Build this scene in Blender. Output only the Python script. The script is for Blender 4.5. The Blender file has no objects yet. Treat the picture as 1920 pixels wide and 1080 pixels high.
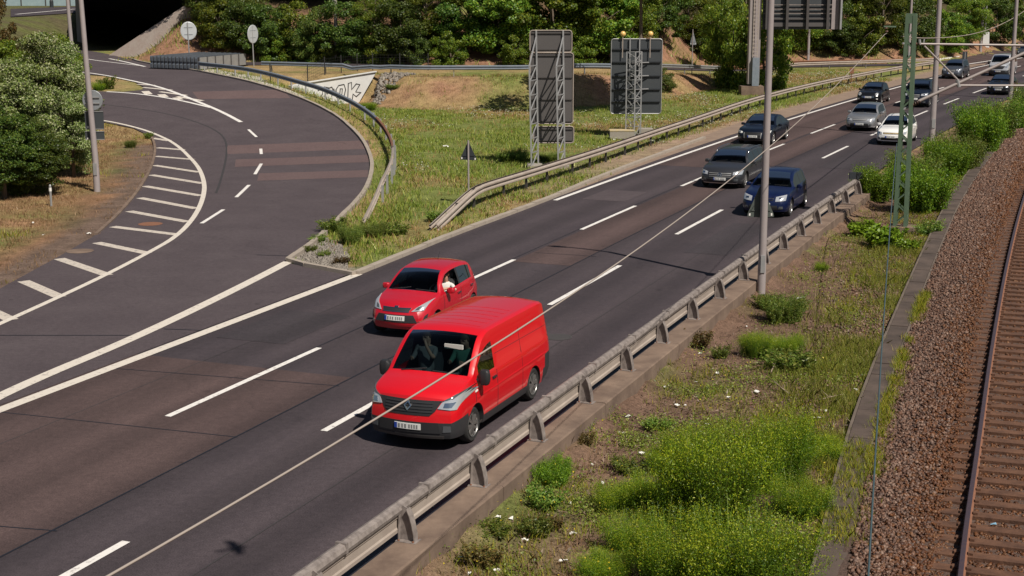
import bpy, bmesh, math, random
import numpy as np
from mathutils import Vector, Matrix
from mathutils.bvhtree import BVHTree

random.seed(7)
RNG = np.random.default_rng(11)
R = math.radians
PI = math.pi
scene = bpy.context.scene
COL = scene.collection

# ------------------------------------------------------------------ camera
FPX, CAMH = 2780.0, 8.4                      # focal length in photo pixels, eye height above the road
PITCH = math.atan(570.0 / FPX)
cam_d = bpy.data.cameras.new('camera')
cam = bpy.data.objects.new('camera', cam_d)
COL.objects.link(cam)
cam_d.sensor_width = 36.0
cam_d.lens = 36.0 * FPX / 1920.0
cam_d.clip_start = 0.1
cam_d.clip_end = 2000.0
cam.location = (0, 0, CAMH)
cam.rotation_euler = (PI / 2 - PITCH, 0, 0)
scene.camera = cam
cam_d.dof.use_dof = False

# ------------------------------------------------------------------ light
SUN_EL = R(52)
SH = (-0.60, 0.80)                           # direction the shadows fall on the ground
world = bpy.data.worlds.new('World')
scene.world = world
world.use_nodes = True
wn = world.node_tree
sky = wn.nodes.new('ShaderNodeTexSky')
sky.sky_type = 'NISHITA'
sky.sun_disc = False
sky.sun_elevation = SUN_EL
sky.sun_rotation = math.atan2(-SH[0], -SH[1])
sky.air_density = 1.0
sky.dust_density = 1.2
wn.nodes['Background'].inputs['Strength'].default_value = 0.040
wn.links.new(sky.outputs['Color'], wn.nodes['Background'].inputs['Color'])
sun_d = bpy.data.lights.new('sun', 'SUN')
sun_d.energy = 5.0
sun_d.angle = R(0.5)
sun_d.color = (1.0, 0.93, 0.82)
sun = bpy.data.objects.new('sun', sun_d)
COL.objects.link(sun)
sun.rotation_euler = Vector((SH[0] * math.cos(SUN_EL), SH[1] * math.cos(SUN_EL), -math.sin(SUN_EL))).to_track_quat('-Z', 'Y').to_euler()
sun.location = (20, -20, 40)
scene.view_settings.view_transform = 'Standard'
scene.view_settings.look = 'None'
scene.view_settings.exposure = 0.12
scene.view_settings.gamma = 1.0
scene.render.engine = 'CYCLES'
scene.cycles.max_bounces = 6
scene.cycles.transparent_max_bounces = 8

# ------------------------------------------------------------------ road axis and terrain height
def sstep(a, b, x):
    t = np.clip((np.asarray(x, float) - a) / (b - a), 0, 1)
    return t * t * (3 - 2 * t)

DS = 0.5
_S = np.arange(-60, 330, DS)
_K, _S1, _S2 = 0.057, 5.0, 140.0
_TH = np.radians(np.where(_S < _S1, 22.0, np.where(_S < _S2, 22 + _K * (_S - _S1), 22 + _K * (_S2 - _S1))))
_X = np.concatenate([[0], np.cumsum(np.sin(_TH) * DS)[:-1]])
_Y = np.concatenate([[0], np.cumsum(np.cos(_TH) * DS)[:-1]])
_i0 = int(60 / DS)
_X += 1.00 - _X[_i0]
_Y += 38.70 - _Y[_i0]

def uv(s, u):
    x = np.interp(s, _S, _X); y = np.interp(s, _S, _Y); t = np.interp(s, _S, _TH)
    return (float(x + u * np.cos(t)), float(y - u * np.sin(t)))

def heading(s):
    return float(np.interp(s, _S, _TH))

def su(x, y):
    x = np.atleast_1d(np.asarray(x, float)); y = np.atleast_1d(np.asarray(y, float))
    so = np.empty_like(x); uo = np.empty_like(x)
    for a in range(0, len(x), 20000):
        xs, ys = x[a:a + 20000], y[a:a + 20000]
        i = np.argmin((xs[:, None] - _X[None, ::4]) ** 2 + (ys[:, None] - _Y[None, ::4]) ** 2, axis=1) * 4
        dx, dy = xs - _X[i], ys - _Y[i]
        so[a:a + 20000] = _S[i] + dx * np.sin(_TH[i]) + dy * np.cos(_TH[i])
        uo[a:a + 20000] = dx * np.cos(_TH[i]) - dy * np.sin(_TH[i])
    return so, uo

_EX = [-80, -19, -6.5, 1, 8, 28, 44, 70, 110]
_EY = [115, 115, 108.5, 108.5, 113, 148, 157, 190, 250]
def edge_y(x):
    return np.interp(x, _EX, _EY)
def foot_y(x):
    return edge_y(x) + np.interp(x, [-30, 20, 44, 70], [13, 13, 4.5, 10])

U_BAR = 4.1                                  # barrier posts, metres right of the dashed line
def height(x, y):
    x = np.atleast_1d(np.asarray(x, float)); y = np.atleast_1d(np.asarray(y, float))
    a = 1.9 * (1 - sstep(4, 27, x))
    ey = edge_y(x)
    right = a * sstep(ey - 6.5, ey - 0.6, y)
    wy = 105.65 + (x + 14.8) * .816
    rw = np.minimum(a, 1.9 - .1 * np.clip(-9.9 - x, 0, 6)) * sstep(0, .3, y - wy)
    q = sstep(-9.5, -10.1, x) * (x > -20)
    right = right * (1 - q) + np.maximum(rw, np.where(y > wy + 3, a, 0)) * q
    left = 1.9 * sstep(72, 108, y)
    xb = np.interp(y, [60, 66, 80, 93, 99, 106, 118], [-4.2, -4.2, -6.6, -10.6, -14.0, -18.2, -20])
    w = sstep(-0.1, np.interp(y, [70, 95], [2.4, 1.3]), x - xb)
    h = left * (1 - w) + np.where(y > ey - 0.6, a, right) * w
    f = foot_y(x)
    back = 6.0 * sstep(0, 15, y - f) * sstep(-34, -29, x)
    h = h + back
    h = h + 3.0 * sstep(-43, -52, x) * sstep(118, 140, y)
    m = (x > -8) & (y < 110)
    if m.any():
        s_, u_ = su(x[m], y[m])
        h[m] += -0.3 * sstep(U_BAR + 0.30, U_BAR + 0.62, u_)
    return h

def hz(x, y):
    return float(height(x, y)[0])

_cp, _sp = math.cos(PITCH), math.sin(PITCH)
def ray(px, py):
    a, b = (px - 960) / FPX, -(py - 540) / FPX
    return (a, _cp + b * _sp, -_sp + b * _cp)

def Gz(px, py, z=0.0):
    d = ray(px, py); t = (z - CAMH) / d[2]
    return (d[0] * t, d[1] * t)

def G(px, py, dz=0.0):
    """where the line of sight through a photo pixel meets the terrain (world x, y)"""
    d = ray(px, py)
    ys = np.arange(12, 330, 0.5); t = ys / d[1]
    hh = height(d[0] * t, ys) + dz
    below = CAMH + d[2] * t <= hh
    i = int(np.argmax(below)) if below.any() else len(ys) - 1
    lo, hi = ys[max(i - 1, 0)], ys[i]
    for _ in range(10):
        m = (lo + hi) / 2; t = m / d[1]
        if CAMH + d[2] * t <= hz(d[0] * t, m) + dz: hi = m
        else: lo = m
    t = hi / d[1]
    return (d[0] * t, hi)

def Zat(py, y):
    """height of the point seen at picture row py when it stands at depth y"""
    d = ray(960, py)
    return CAMH + d[2] * y / d[1]

def Xat(px, py, y):
    d = ray(px, py)
    return d[0] * y / d[1]

# ------------------------------------------------------------------ mesh helpers
def link_mesh(name, v, f, mats, parent=None, mi=None, smooth=False, angle=None, uvs=None):
    me = bpy.data.meshes.new(name)
    me.from_pydata([tuple(p) for p in v], [], [tuple(q) for q in f])
    if not isinstance(mats, (list, tuple)): mats = [mats]
    for m in mats: me.materials.append(m)
    if mi is not None: me.polygons.foreach_set('material_index', mi)
    if smooth or angle:
        me.polygons.foreach_set('use_smooth', [True] * len(me.polygons))
        if angle: me.set_sharp_from_angle(angle=R(angle))
    if uvs is not None:
        ul = me.uv_layers.new(name='UVMap')
        li = np.empty(len(me.loops), np.int32); me.loops.foreach_get('vertex_index', li)
        ul.data.foreach_set('uv', np.asarray(uvs, np.float32)[li].ravel())
    me.update()
    o = bpy.data.objects.new(name, me)
    COL.objects.link(o)
    if parent is not None: o.parent = parent
    return o

def offset_of(o):
    p = Vector((0, 0, 0))
    while o is not None:
        p += o.location; o = o.parent
    return p

class MB:
    def __init__(s): s.v, s.f, s.m = [], [], []
    def add(s, v, f, m=0):
        n = len(s.v); s.v += [Vector(p) for p in v]; s.f += [[i + n for i in q] for q in f]; s.m += [m] * len(f); return s
    def box(s, c, d, rz=0.0, m=0, taper=1.0):
        c = Vector(c); M = Matrix.Rotation(rz, 3, 'Z')
        v = []
        for k in (-1, 1):
            t = 1.0 if k < 0 else taper
            for (i, j) in ((-1, -1), (1, -1), (1, 1), (-1, 1)):
                v.append(c + M @ Vector((i * d[0] / 2 * t, j * d[1] / 2 * t, k * d[2] / 2)))
        return s.add(v, [(3, 2, 1, 0), (4, 5, 6, 7), (0, 1, 5, 4), (1, 2, 6, 5), (2, 3, 7, 6), (3, 0, 4, 7)], m)
    def bar(s, a, b, w, h=None, up=(0, 0, 1), m=0):
        a, b = Vector(a), Vector(b); h = h or w
        d = (b - a).normalized(); u = Vector(up)
        if abs(d.dot(u)) > .98: u = Vector((0, 1, 0))
        x = d.cross(u).normalized(); y = x.cross(d)
        v = [p + x * (i * w / 2) + y * (j * h / 2) for p in (a, b) for (i, j) in ((-1, -1), (1, -1), (1, 1), (-1, 1))]
        return s.add(v, [(3, 2, 1, 0), (4, 5, 6, 7), (0, 1, 5, 4), (1, 2, 6, 5), (2, 3, 7, 6), (3, 0, 4, 7)], m)
    def tube(s, pts, r, n=10, m=0, cap=True):
        pts = [Vector(p) for p in pts]
        rr = r if isinstance(r, (list, tuple)) else [r] * len(pts)
        v, f = [], []
        u = None
        for i, p in enumerate(pts):
            d = (pts[min(i + 1, len(pts) - 1)] - pts[max(i - 1, 0)]).normalized()
            if u is None: u = d.cross(Vector((0, 0, 1)) if abs(d.z) < .9 else Vector((1, 0, 0))).normalized()
            u = (u - d * u.dot(d)).normalized(); w = d.cross(u)
            for k in range(n):
                a = 2 * PI * k / n
                v.append(p + (u * math.cos(a) + w * math.sin(a)) * rr[i])
        for i in range(len(pts) - 1):
            for k in range(n):
                k2 = (k + 1) % n
                f.append((i * n + k, i * n + k2, (i + 1) * n + k2, (i + 1) * n + k))
        if cap: f += [tuple(range(n - 1, -1, -1)), tuple((len(pts) - 1) * n + k for k in range(n))]
        return s.add(v, f, m)
    def lathe(s, prof, n=20, c=(0, 0, 0), axis='Z', m=0):
        c = Vector(c); v, f = [], []
        for (r, z) in prof:
            for k in range(n):
                a = 2 * PI * k / n
                if axis == 'Z': v.append(c + Vector((r * math.cos(a), r * math.sin(a), z)))
                elif axis == 'Y': v.append(c + Vector((r * math.sin(a), z, r * math.cos(a))))
        for i in range(len(prof) - 1):
            for k in range(n):
                k2 = (k + 1) % n
                f.append((i * n + k, i * n + k2, (i + 1) * n + k2, (i + 1) * n + k))
        return s.add(v, f, m)
    def prism(s, poly, axis, m=0):
        """poly: list of 3-D points in a plane; extruded along the vector axis"""
        n = len(poly); a = Vector(axis)
        v = [Vector(p) for p in poly] + [Vector(p) + a for p in poly]
        f = [tuple(range(n - 1, -1, -1)), tuple(range(n, 2 * n))] + [(i, (i + 1) % n, n + (i + 1) % n, n + i) for i in range(n)]
        return s.add(v, f, m)
    def sweep(s, path, prof, m=0, cap=True):
        """prof points (u to the right of travel, z) swept along the world path of (x, y, z)"""
        path = [Vector(p) for p in path]; n = len(prof); v, f = [], []
        for i, p in enumerate(path):
            d = path[min(i + 1, len(path) - 1)] - path[max(i - 1, 0)]; d.z = 0; d.normalize()
            r = Vector((d.y, -d.x, 0))
            v += [p + r * a + Vector((0, 0, b)) for (a, b) in prof]
        for i in range(len(path) - 1):
            for k in range(n):
                k2 = (k + 1) % n
                f.append((i * n + k, (i + 1) * n + k, (i + 1) * n + k2, i * n + k2))
        if cap: f += [tuple(range(n)), tuple((len(path) - 1) * n + k for k in range(n - 1, -1, -1))]
        return s.add(v, f, m)
    def build(s, name, mats, parent=None, world=False, smooth=False, angle=None):
        off = offset_of(parent) if world else Vector((0, 0, 0))
        o = link_mesh(name, [p - off for p in s.v], s.f, mats, parent, s.m, smooth, angle)
        bm = bmesh.new(); bm.from_mesh(o.data); bmesh.ops.recalc_face_normals(bm, faces=bm.faces); bm.to_mesh(o.data); bm.free()
        if angle: o.data.set_sharp_from_angle(angle=R(angle))
        return o

def tag(o, label=None, cat=None, group=None, kind=None):
    if label: o['label'] = label
    if cat: o['category'] = cat
    if group: o['group'] = group
    if kind: o['kind'] = kind
    return o

def empty(name, loc, label=None, cat=None, group=None, rz=0.0):
    o = bpy.data.objects.new(name, None); COL.objects.link(o)
    o.empty_display_size = .3
    o.location = loc; o.rotation_euler = (0, 0, rz)
    return tag(o, label, cat, group)

def copy_tree(o, parent=None):
    c = o.copy(); COL.objects.link(c); c.parent = parent
    for ch in list(o.children): copy_tree(ch, c)
    return c

def resample(pts, step):
    P = np.asarray(pts, float)
    d = np.concatenate([[0], np.cumsum(np.linalg.norm(np.diff(P, axis=0), axis=1))])
    n = max(2, int(d[-1] / step) + 1); t = np.linspace(0, d[-1], n)
    return [tuple(np.interp(q, d, P[:, k]) for k in range(P.shape[1])) for q in t]

def smooth_path(pts, n=3):
    P = [tuple(p) for p in pts]
    for _ in range(n):
        Q = [P[0]]
        for a, b in zip(P[:-1], P[1:]):
            Q.append(tuple(.75 * i + .25 * j for i, j in zip(a, b))); Q.append(tuple(.25 * i + .75 * j for i, j in zip(a, b)))
        Q.append(P[-1]); P = Q
    return P

# ------------------------------------------------------------------ materials
MAT = {}
def mat(name, color=(.5, .5, .5), rough=.7, metal=0.0, noise=None, bump=None, coat=0.0, spec=None):
    """plain surface with optional colour breakup: noise=(scale, amount, second colour)"""
    m = bpy.data.materials.new(name); m.use_nodes = True
    nt = m.node_tree; b = nt.nodes['Principled BSDF']
    b.inputs['Base Color'].default_value = (*color, 1); b.inputs['Roughness'].default_value = rough
    b.inputs['Metallic'].default_value = metal
    if coat: b.inputs['Coat Weight'].default_value = coat; b.inputs['Coat Roughness'].default_value = .04
    if spec is not None: b.inputs['Specular IOR Level'].default_value = spec
    if noise or bump:
        tc = nt.nodes.new('ShaderNodeTexCoord')
    if noise:
        n = nt.nodes.new('ShaderNodeTexNoise'); n.inputs['Scale'].default_value = noise[0]; n.inputs['Detail'].default_value = 5; n.inputs['Roughness'].default_value = .65
        r = nt.nodes.new('ShaderNodeValToRGB'); r.color_ramp.elements[0].position = .5 - noise[1] / 2; r.color_ramp.elements[1].position = .5 + noise[1] / 2
        r.color_ramp.elements[0].color = (*color, 1); r.color_ramp.elements[1].color = (*noise[2], 1)
        nt.links.new(tc.outputs['Object'], n.inputs['Vector']); nt.links.new(n.outputs['Fac'], r.inputs['Fac']); nt.links.new(r.outputs['Color'], b.inputs['Base Color'])
    if bump:
        n2 = nt.nodes.new('ShaderNodeTexNoise'); n2.inputs['Scale'].default_value = bump[0]; n2.inputs['Detail'].default_value = 4
        bp = nt.nodes.new('ShaderNodeBump'); bp.inputs['Strength'].default_value = bump[1]; bp.inputs['Distance'].default_value = bump[2] if len(bump) > 2 else .02
        nt.links.new(tc.outputs['Object'], n2.inputs['Vector']); nt.links.new(n2.outputs['Fac'], bp.inputs['Height']); nt.links.new(bp.outputs['Normal'], b.inputs['Normal'])
    MAT[name] = m
    return m

def road_mat(name, ca, cb, streak=.5, lanes=None, crack=.13):
    """asphalt: UV.x across in metres, UV.y along in metres"""
    m = bpy.data.materials.new(name); m.use_nodes = True
    nt = m.node_tree; N = nt.nodes.new; L = nt.links.new; b = nt.nodes['Principled BSDF']
    tc = N('ShaderNodeUVMap'); ob = N('ShaderNodeTexCoord')
    mp = N('ShaderNodeMapping'); mp.inputs['Scale'].default_value = (.9, .035, 1)
    L(tc.outputs['UV'], mp.inputs['Vector'])
    n1 = N('ShaderNodeTexNoise'); n1.inputs['Scale'].default_value = 1.0; n1.inputs['Detail'].default_value = 4
    L(mp.outputs['Vector'], n1.inputs['Vector'])
    n2 = N('ShaderNodeTexNoise'); n2.inputs['Scale'].default_value = .45; n2.inputs['Detail'].default_value = 12; n2.inputs['Roughness'].default_value = .72
    L(ob.outputs['Object'], n2.inputs['Vector'])
    n3 = N('ShaderNodeTexNoise'); n3.inputs['Scale'].default_value = 38; n3.inputs['Detail'].default_value = 3; n3.inputs['Roughness'].default_value = .8
    L(ob.outputs['Object'], n3.inputs['Vector'])
    ad = N('ShaderNodeMath'); ad.operation = 'MULTIPLY_ADD'; ad.inputs[1].default_value = streak; L(n1.outputs['Fac'], ad.inputs[0])
    sc = N('ShaderNodeMath'); sc.operation = 'MULTIPLY'; sc.inputs[1].default_value = 1 - streak; L(n2.outputs['Fac'], sc.inputs[0]); L(sc.outputs[0], ad.inputs[2])
    mix = N('ShaderNodeValToRGB'); mix.color_ramp.elements[0].position = .36; mix.color_ramp.elements[1].position = .64
    mix.color_ramp.elements[0].color = (*ca, 1); mix.color_ramp.elements[1].color = (*cb, 1)
    L(ad.outputs[0], mix.inputs['Fac'])
    g = N('ShaderNodeMapRange'); g.inputs[1].default_value = .3; g.inputs[2].default_value = .7; g.inputs[3].default_value = .60; g.inputs[4].default_value = 1.40
    L(n3.outputs['Fac'], g.inputs[0])
    mul = N('ShaderNodeMixRGB'); mul.blend_type = 'MULTIPLY'; mul.inputs[0].default_value = 1
    L(mix.outputs['Color'], mul.inputs[1]); L(g.outputs[0], mul.inputs[2])
    out = mul.outputs['Color']
    # thin sealed cracks
    vo = N('ShaderNodeTexVoronoi'); vo.feature = 'DISTANCE_TO_EDGE'; vo.inputs['Scale'].default_value = .11
    wv = N('ShaderNodeTexNoise'); wv.inputs['Scale'].default_value = .6; wv.inputs['Detail'].default_value = 3
    L(ob.outputs['Object'], wv.inputs['Vector'])
    mv = N('ShaderNodeMixRGB'); mv.inputs[0].default_value = .35; L(ob.outputs['Object'], mv.inputs[1]); L(wv.outputs['Color'], mv.inputs[2])
    mm = N('ShaderNodeVectorMath'); mm.operation = 'MULTIPLY_ADD'; L(wv.outputs['Color'], mm.inputs[0]); mm.inputs[1].default_value = (2.5, 2.5, 0); L(ob.outputs['Object'], mm.inputs[2])
    L(mm.outputs[0], vo.inputs['Vector'])
    cr = N('ShaderNodeMapRange'); cr.inputs[1].default_value = 0.0; cr.inputs[2].default_value = .0035; cr.inputs[3].default_value = 1 - crack; cr.inputs[4].default_value = 1
    L(vo.outputs['Distance'], cr.inputs[0])
    m2 = N('ShaderNodeMixRGB'); m2.blend_type = 'MULTIPLY'; m2.inputs[0].default_value = 1; L(out, m2.inputs[1]); L(cr.outputs[0], m2.inputs[2]); out = m2.outputs['Color']
    # rare darker oil and tar spots
    ns = N('ShaderNodeTexNoise'); ns.inputs['Scale'].default_value = 2.1; ns.inputs['Detail'].default_value = 2; L(ob.outputs['Object'], ns.inputs['Vector'])
    rs = N('ShaderNodeMapRange'); rs.inputs[1].default_value = .70; rs.inputs[2].default_value = .76; rs.inputs[3].default_value = 1; rs.inputs[4].default_value = .72; L(ns.outputs['Fac'], rs.inputs[0])
    m3 = N('ShaderNodeMixRGB'); m3.blend_type = 'MULTIPLY'; m3.inputs[0].default_value = 1; L(out, m3.inputs[1]); L(rs.outputs[0], m3.inputs[2]); out = m3.outputs['Color']
    # coarse aggregate and old surface wear
    na = N('ShaderNodeTexNoise'); na.inputs['Scale'].default_value = 7; na.inputs['Detail'].default_value = 9; na.inputs['Roughness'].default_value = .8; L(ob.outputs['Object'], na.inputs['Vector'])
    ra = N('ShaderNodeMapRange'); ra.inputs[1].default_value = .32; ra.inputs[2].default_value = .68; ra.inputs[3].default_value = .76; ra.inputs[4].default_value = 1.24; L(na.outputs['Fac'], ra.inputs[0])
    m5 = N('ShaderNodeMixRGB'); m5.blend_type = 'MULTIPLY'; m5.inputs[0].default_value = 1; L(out, m5.inputs[1]); L(ra.outputs[0], m5.inputs[2]); out = m5.outputs['Color']
    if lanes:
        # rubber wear in the wheel paths
        sx = N('ShaderNodeSeparateXYZ'); L(tc.outputs['UV'], sx.inputs[0])
        w = N('ShaderNodeMath'); w.operation = 'MULTIPLY_ADD'; w.inputs[1].default_value = 2 * PI / 1.75; w.inputs[2].default_value = lanes; L(sx.outputs['X'], w.inputs[0])
        c = N('ShaderNodeMath'); c.operation = 'COSINE'; L(w.outputs[0], c.inputs[0])
        nn = N('ShaderNodeTexNoise'); nn.inputs['Scale'].default_value = .6; L(mp.outputs['Vector'], nn.inputs['Vector'])
        w2 = N('ShaderNodeMath'); w2.operation = 'MULTIPLY'; L(c.outputs[0], w2.inputs[0]); L(nn.outputs['Fac'], w2.inputs[1])
        r2 = N('ShaderNodeMapRange'); r2.inputs[1].default_value = -.5; r2.inputs[2].default_value = .5; r2.inputs[3].default_value = .86; r2.inputs[4].default_value = 1.14; L(w2.outputs[0], r2.inputs[0])
        m4 = N('ShaderNodeMixRGB'); m4.blend_type = 'MULTIPLY'; m4.inputs[0].default_value = 1; L(out, m4.inputs[1]); L(r2.outputs[0], m4.inputs[2]); out = m4.outputs['Color']
    L(out, b.inputs['Base Color'])
    b.inputs['Roughness'].default_value = .82
    b.inputs['Specular IOR Level'].default_value = .3
    bp = N('ShaderNodeBump'); bp.inputs['Strength'].default_value = .35; bp.inputs['Distance'].default_value = .012
    L(n3.outputs['Fac'], bp.inputs['Height']); L(bp.outputs['Normal'], b.inputs['Normal'])
    MAT[name] = m
    return m

def paint_mat(name, color, wear=.5):
    """road paint, worn through to the asphalt in small chips"""
    m = bpy.data.materials.new(name); m.use_nodes = True
    nt = m.node_tree; N = nt.nodes.new; L = nt.links.new; b = nt.nodes['Principled BSDF']
    ob = N('ShaderNodeTexCoord')
    n = N('ShaderNodeTexNoise'); n.inputs['Scale'].default_value = 6; n.inputs['Detail'].default_value = 8; n.inputs['Roughness'].default_value = .75
    L(ob.outputs['Object'], n.inputs['Vector'])
    r = N('ShaderNodeValToRGB'); r.color_ramp.elements[0].position = .30 + .1 * wear; r.color_ramp.elements[1].position = .40 + .18 * wear
    r.color_ramp.elements[0].color = (.24, .21, .20, 1); r.color_ramp.elements[1].color = (*color, 1)
    L(n.outputs['Fac'], r.inputs['Fac']); L(r.outputs['Color'], b.inputs['Base Color'])
    b.inputs['Roughness'].default_value = .7
    MAT[name] = m
    return m

def leaf_mat(name, cols, trans=.3, tint=.38):
    """leaves: each leaf takes its own colour from the ramp"""
    m = bpy.data.materials.new(name); m.use_nodes = True
    nt = m.node_tree; N = nt.nodes.new; L = nt.links.new
    for n in list(nt.nodes): nt.nodes.remove(n)
    ge = N('ShaderNodeNewGeometry'); oi = N('ShaderNodeObjectInfo')
    r = N('ShaderNodeValToRGB')
    while len(r.color_ramp.elements) < len(cols): r.color_ramp.elements.new(.5)
    for i, c in enumerate(cols):
        r.color_ramp.elements[i].position = i / max(1, len(cols) - 1); r.color_ramp.elements[i].color = (*c, 1)
    L(ge.outputs['Random Per Island'], r.inputs['Fac'])
    hs = N('ShaderNodeHueSaturation')
    mr = N('ShaderNodeMapRange'); mr.inputs[3].default_value = .5 - .05 * tint; mr.inputs[4].default_value = .5 + .06 * tint; L(oi.outputs['Random'], mr.inputs[0]); L(mr.outputs[0], hs.inputs['Hue'])
    mv = N('ShaderNodeMapRange'); mv.inputs[3].default_value = 1 - tint; mv.inputs[4].default_value = 1 + tint; L(oi.outputs['Random'], mv.inputs[0]); L(mv.outputs[0], hs.inputs['Value'])
    L(r.outputs['Color'], hs.inputs['Color'])
    d = N('ShaderNodeBsdfDiffuse'); t = N('ShaderNodeBsdfTranslucent'); gl = N('ShaderNodeBsdfGlossy'); gl.inputs['Roughness'].default_value = .45; gl.inputs['Color'].default_value = (.5, .5, .5, 1)
    L(hs.outputs['Color'], d.inputs['Color']); L(hs.outputs['Color'], t.inputs['Color'])
    mx = N('ShaderNodeMixShader'); mx.inputs[0].default_value = trans; L(d.outputs[0], mx.inputs[1]); L(t.outputs[0], mx.inputs[2])
    m2 = N('ShaderNodeMixShader'); m2.inputs[0].default_value = .04; L(mx.outputs[0], m2.inputs[1]); L(gl.outputs[0], m2.inputs[2])
    o = N('ShaderNodeOutputMaterial'); L(m2.outputs[0], o.inputs['Surface'])
    MAT[name] = m
    return m

def ground_mat(name):
    """vertex colour gives the kind of ground (its own colour); noise breaks it into straw, soil and green specks"""
    m = bpy.data.materials.new(name); m.use_nodes = True
    nt = m.node_tree; N = nt.nodes.new; L = nt.links.new; b = nt.nodes['Principled BSDF']
    at = N('ShaderNodeVertexColor'); at.layer_name = 'kind'
    ob = N('ShaderNodeTexCoord')
    n1 = N('ShaderNodeTexNoise'); n1.inputs['Scale'].default_value = 1.3; n1.inputs['Detail'].default_value = 8; n1.inputs['Roughness'].default_value = .7; L(ob.outputs['Object'], n1.inputs['Vector'])
    n2 = N('ShaderNodeTexNoise'); n2.inputs['Scale'].default_value = 14; n2.inputs['Detail'].default_value = 4; n2.inputs['Roughness'].default_value = .8; L(ob.outputs['Object'], n2.inputs['Vector'])
    a = N('ShaderNodeMapRange'); a.inputs[1].default_value = .3; a.inputs[2].default_value = .7; a.inputs[3].default_value = .6; a.inputs[4].default_value = 1.45; L(n1.outputs['Fac'], a.inputs[0])
    c = N('ShaderNodeMapRange'); c.inputs[1].default_value = .3; c.inputs[2].default_value = .7; c.inputs[3].default_value = .55; c.inputs[4].default_value = 1.5; L(n2.outputs['Fac'], c.inputs[0])
    m1 = N('ShaderNodeMixRGB'); m1.blend_type = 'MULTIPLY'; m1.inputs[0].default_value = 1; L(at.outputs['Color'], m1.inputs[1]); L(a.outputs[0], m1.inputs[2])
    m2 = N('ShaderNodeMixRGB'); m2.blend_type = 'MULTIPLY'; m2.inputs[0].default_value = 1; L(m1.outputs[0], m2.inputs[1]); L(c.outputs[0], m2.inputs[2])
    L(m2.outputs[0], b.inputs['Base Color']); b.inputs['Roughness'].default_value = .95; b.inputs['Specular IOR Level'].default_value = .1
    bp = N('ShaderNodeBump'); bp.inputs['Strength'].default_value = .8; bp.inputs['Distance'].default_value = .08; L(n2.outputs['Fac'], bp.inputs['Height']); L(bp.outputs['Normal'], b.inputs['Normal'])
    MAT[name] = m
    return m

def glass_mat(name, tint, refl=1.0):
    m = bpy.data.materials.new(name); m.use_nodes = True
    nt = m.node_tree; N = nt.nodes.new; L = nt.links.new
    for n in list(nt.nodes): nt.nodes.remove(n)
    t = N('ShaderNodeBsdfTransparent'); t.inputs['Color'].default_value = (*tint, 1)
    g = N('ShaderNodeBsdfGlossy'); g.inputs['Roughness'].default_value = .02; g.inputs['Color'].default_value = (refl, refl, refl, 1)
    f = N('ShaderNodeFresnel'); f.inputs['IOR'].default_value = 1.22
    mx = N('ShaderNodeMixShader'); L(f.outputs[0], mx.inputs[0]); L(t.outputs[0], mx.inputs[1]); L(g.outputs[0], mx.inputs[2])
    o = N('ShaderNodeOutputMaterial'); L(mx.outputs[0], o.inputs['Surface'])
    MAT[name] = m
    return m

A_DARK, A_LITE = (.038, .030, .035), (.060, .047, .052)
road_mat('asphalt', A_DARK, A_LITE, .6, lanes=1.6)
road_mat('asphalt_ramp', (.062, .048, .053), (.081, .064, .069), .12)
road_mat('asphalt_brown', (.056, .037, .036), (.088, .058, .055), .6, lanes=1.6)
road_mat('asphalt_dark', (.034, .028, .032), (.050, .041, .046), .5, lanes=1.6)
mat('tar_faint', (.034, .030, .032), .8)
road_mat('asphalt_band', (.106, .070, .070), (.122, .083, .081), .4)
paint_mat('paint_white', (.70, .67, .64), .38)
paint_mat('paint_old', (.60, .545, .48), .30)
paint_mat('paint_worn', (.52, .46, .40), .55)
ground_mat('earth')
mat('concrete', (.24, .21, .18), .9, noise=(3, .5, (.34, .31, .27)), bump=(18, .4, .01))
mat('concrete_pale', (.36, .32, .27), .9, noise=(4, .5, (.46, .42, .36)), bump=(18, .3, .01))
mat('concrete_brown', (.10, .066, .050), .92, noise=(1.4, .42, (.22, .155, .115)), bump=(20, .4, .01))
mat('concrete_white', (.50, .50, .49), .85, noise=(1.2, .6, (.66, .66, .65)))
mat('kerb_stone', (.26, .215, .175), .9, noise=(2.5, .6, (.36, .31, .26)), bump=(15, .4, .01))
mat('kerb_white', (.62, .59, .53), .8, noise=(3, .6, (.75, .73, .68)))
mat('tar_and_shade', (.010, .011, .017), .6)  # road tar joints, and the painted shade strip below the barrier beam
mat('steel_galv', (.27, .27, .275), .5, .4, noise=(3, .6, (.39, .39, .39)))
mat('steel_dirty', (.13, .108, .10), .8, .05, noise=(6, .35, (.28, .24, .22)))
mat('steel_pale', (.27, .22, .19), .7, .1, noise=(1.6, .6, (.42, .36, .31)))
mat('steel_dark', (.075, .068, .066), .6, .3)
mat('steel_blue', (.20, .235, .28), .5, .4, noise=(3, .6, (.29, .32, .37)))
mat('steel_rust', (.15, .062, .036), .85, 0, noise=(8, .6, (.24, .11, .062)))
mat('rail_head', (.085, .065, .085), .4, .5, noise=(10, .5, (.13, .08, .08)))
mat('pole_paint', (.25, .215, .215), .6, 0, noise=(2, .7, (.33, .29, .285)))
mat('sign_back', (.085, .078, .078), .55, .15, noise=(.8, .7, (.105, .096, .094)))
mat('sign_back_cool', (.045, .052, .058), .55, .15, noise=(.8, .7, (.06, .066, .072)))
mat('sign_grey', (.24, .26, .28), .5, .4, noise=(2, .7, (.32, .34, .36)))
mat('sign_rib', (.10, .115, .14), .45, .4, noise=(2, .7, (.17, .19, .22)))
mat('sign_dark', (.026, .030, .036), .5)
mat('sign_green_grey', (.075, .088, .080), .5)
mat('mast_green', (.070, .115, .070), .6, 0, noise=(3, .6, (.11, .165, .105)))
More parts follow.
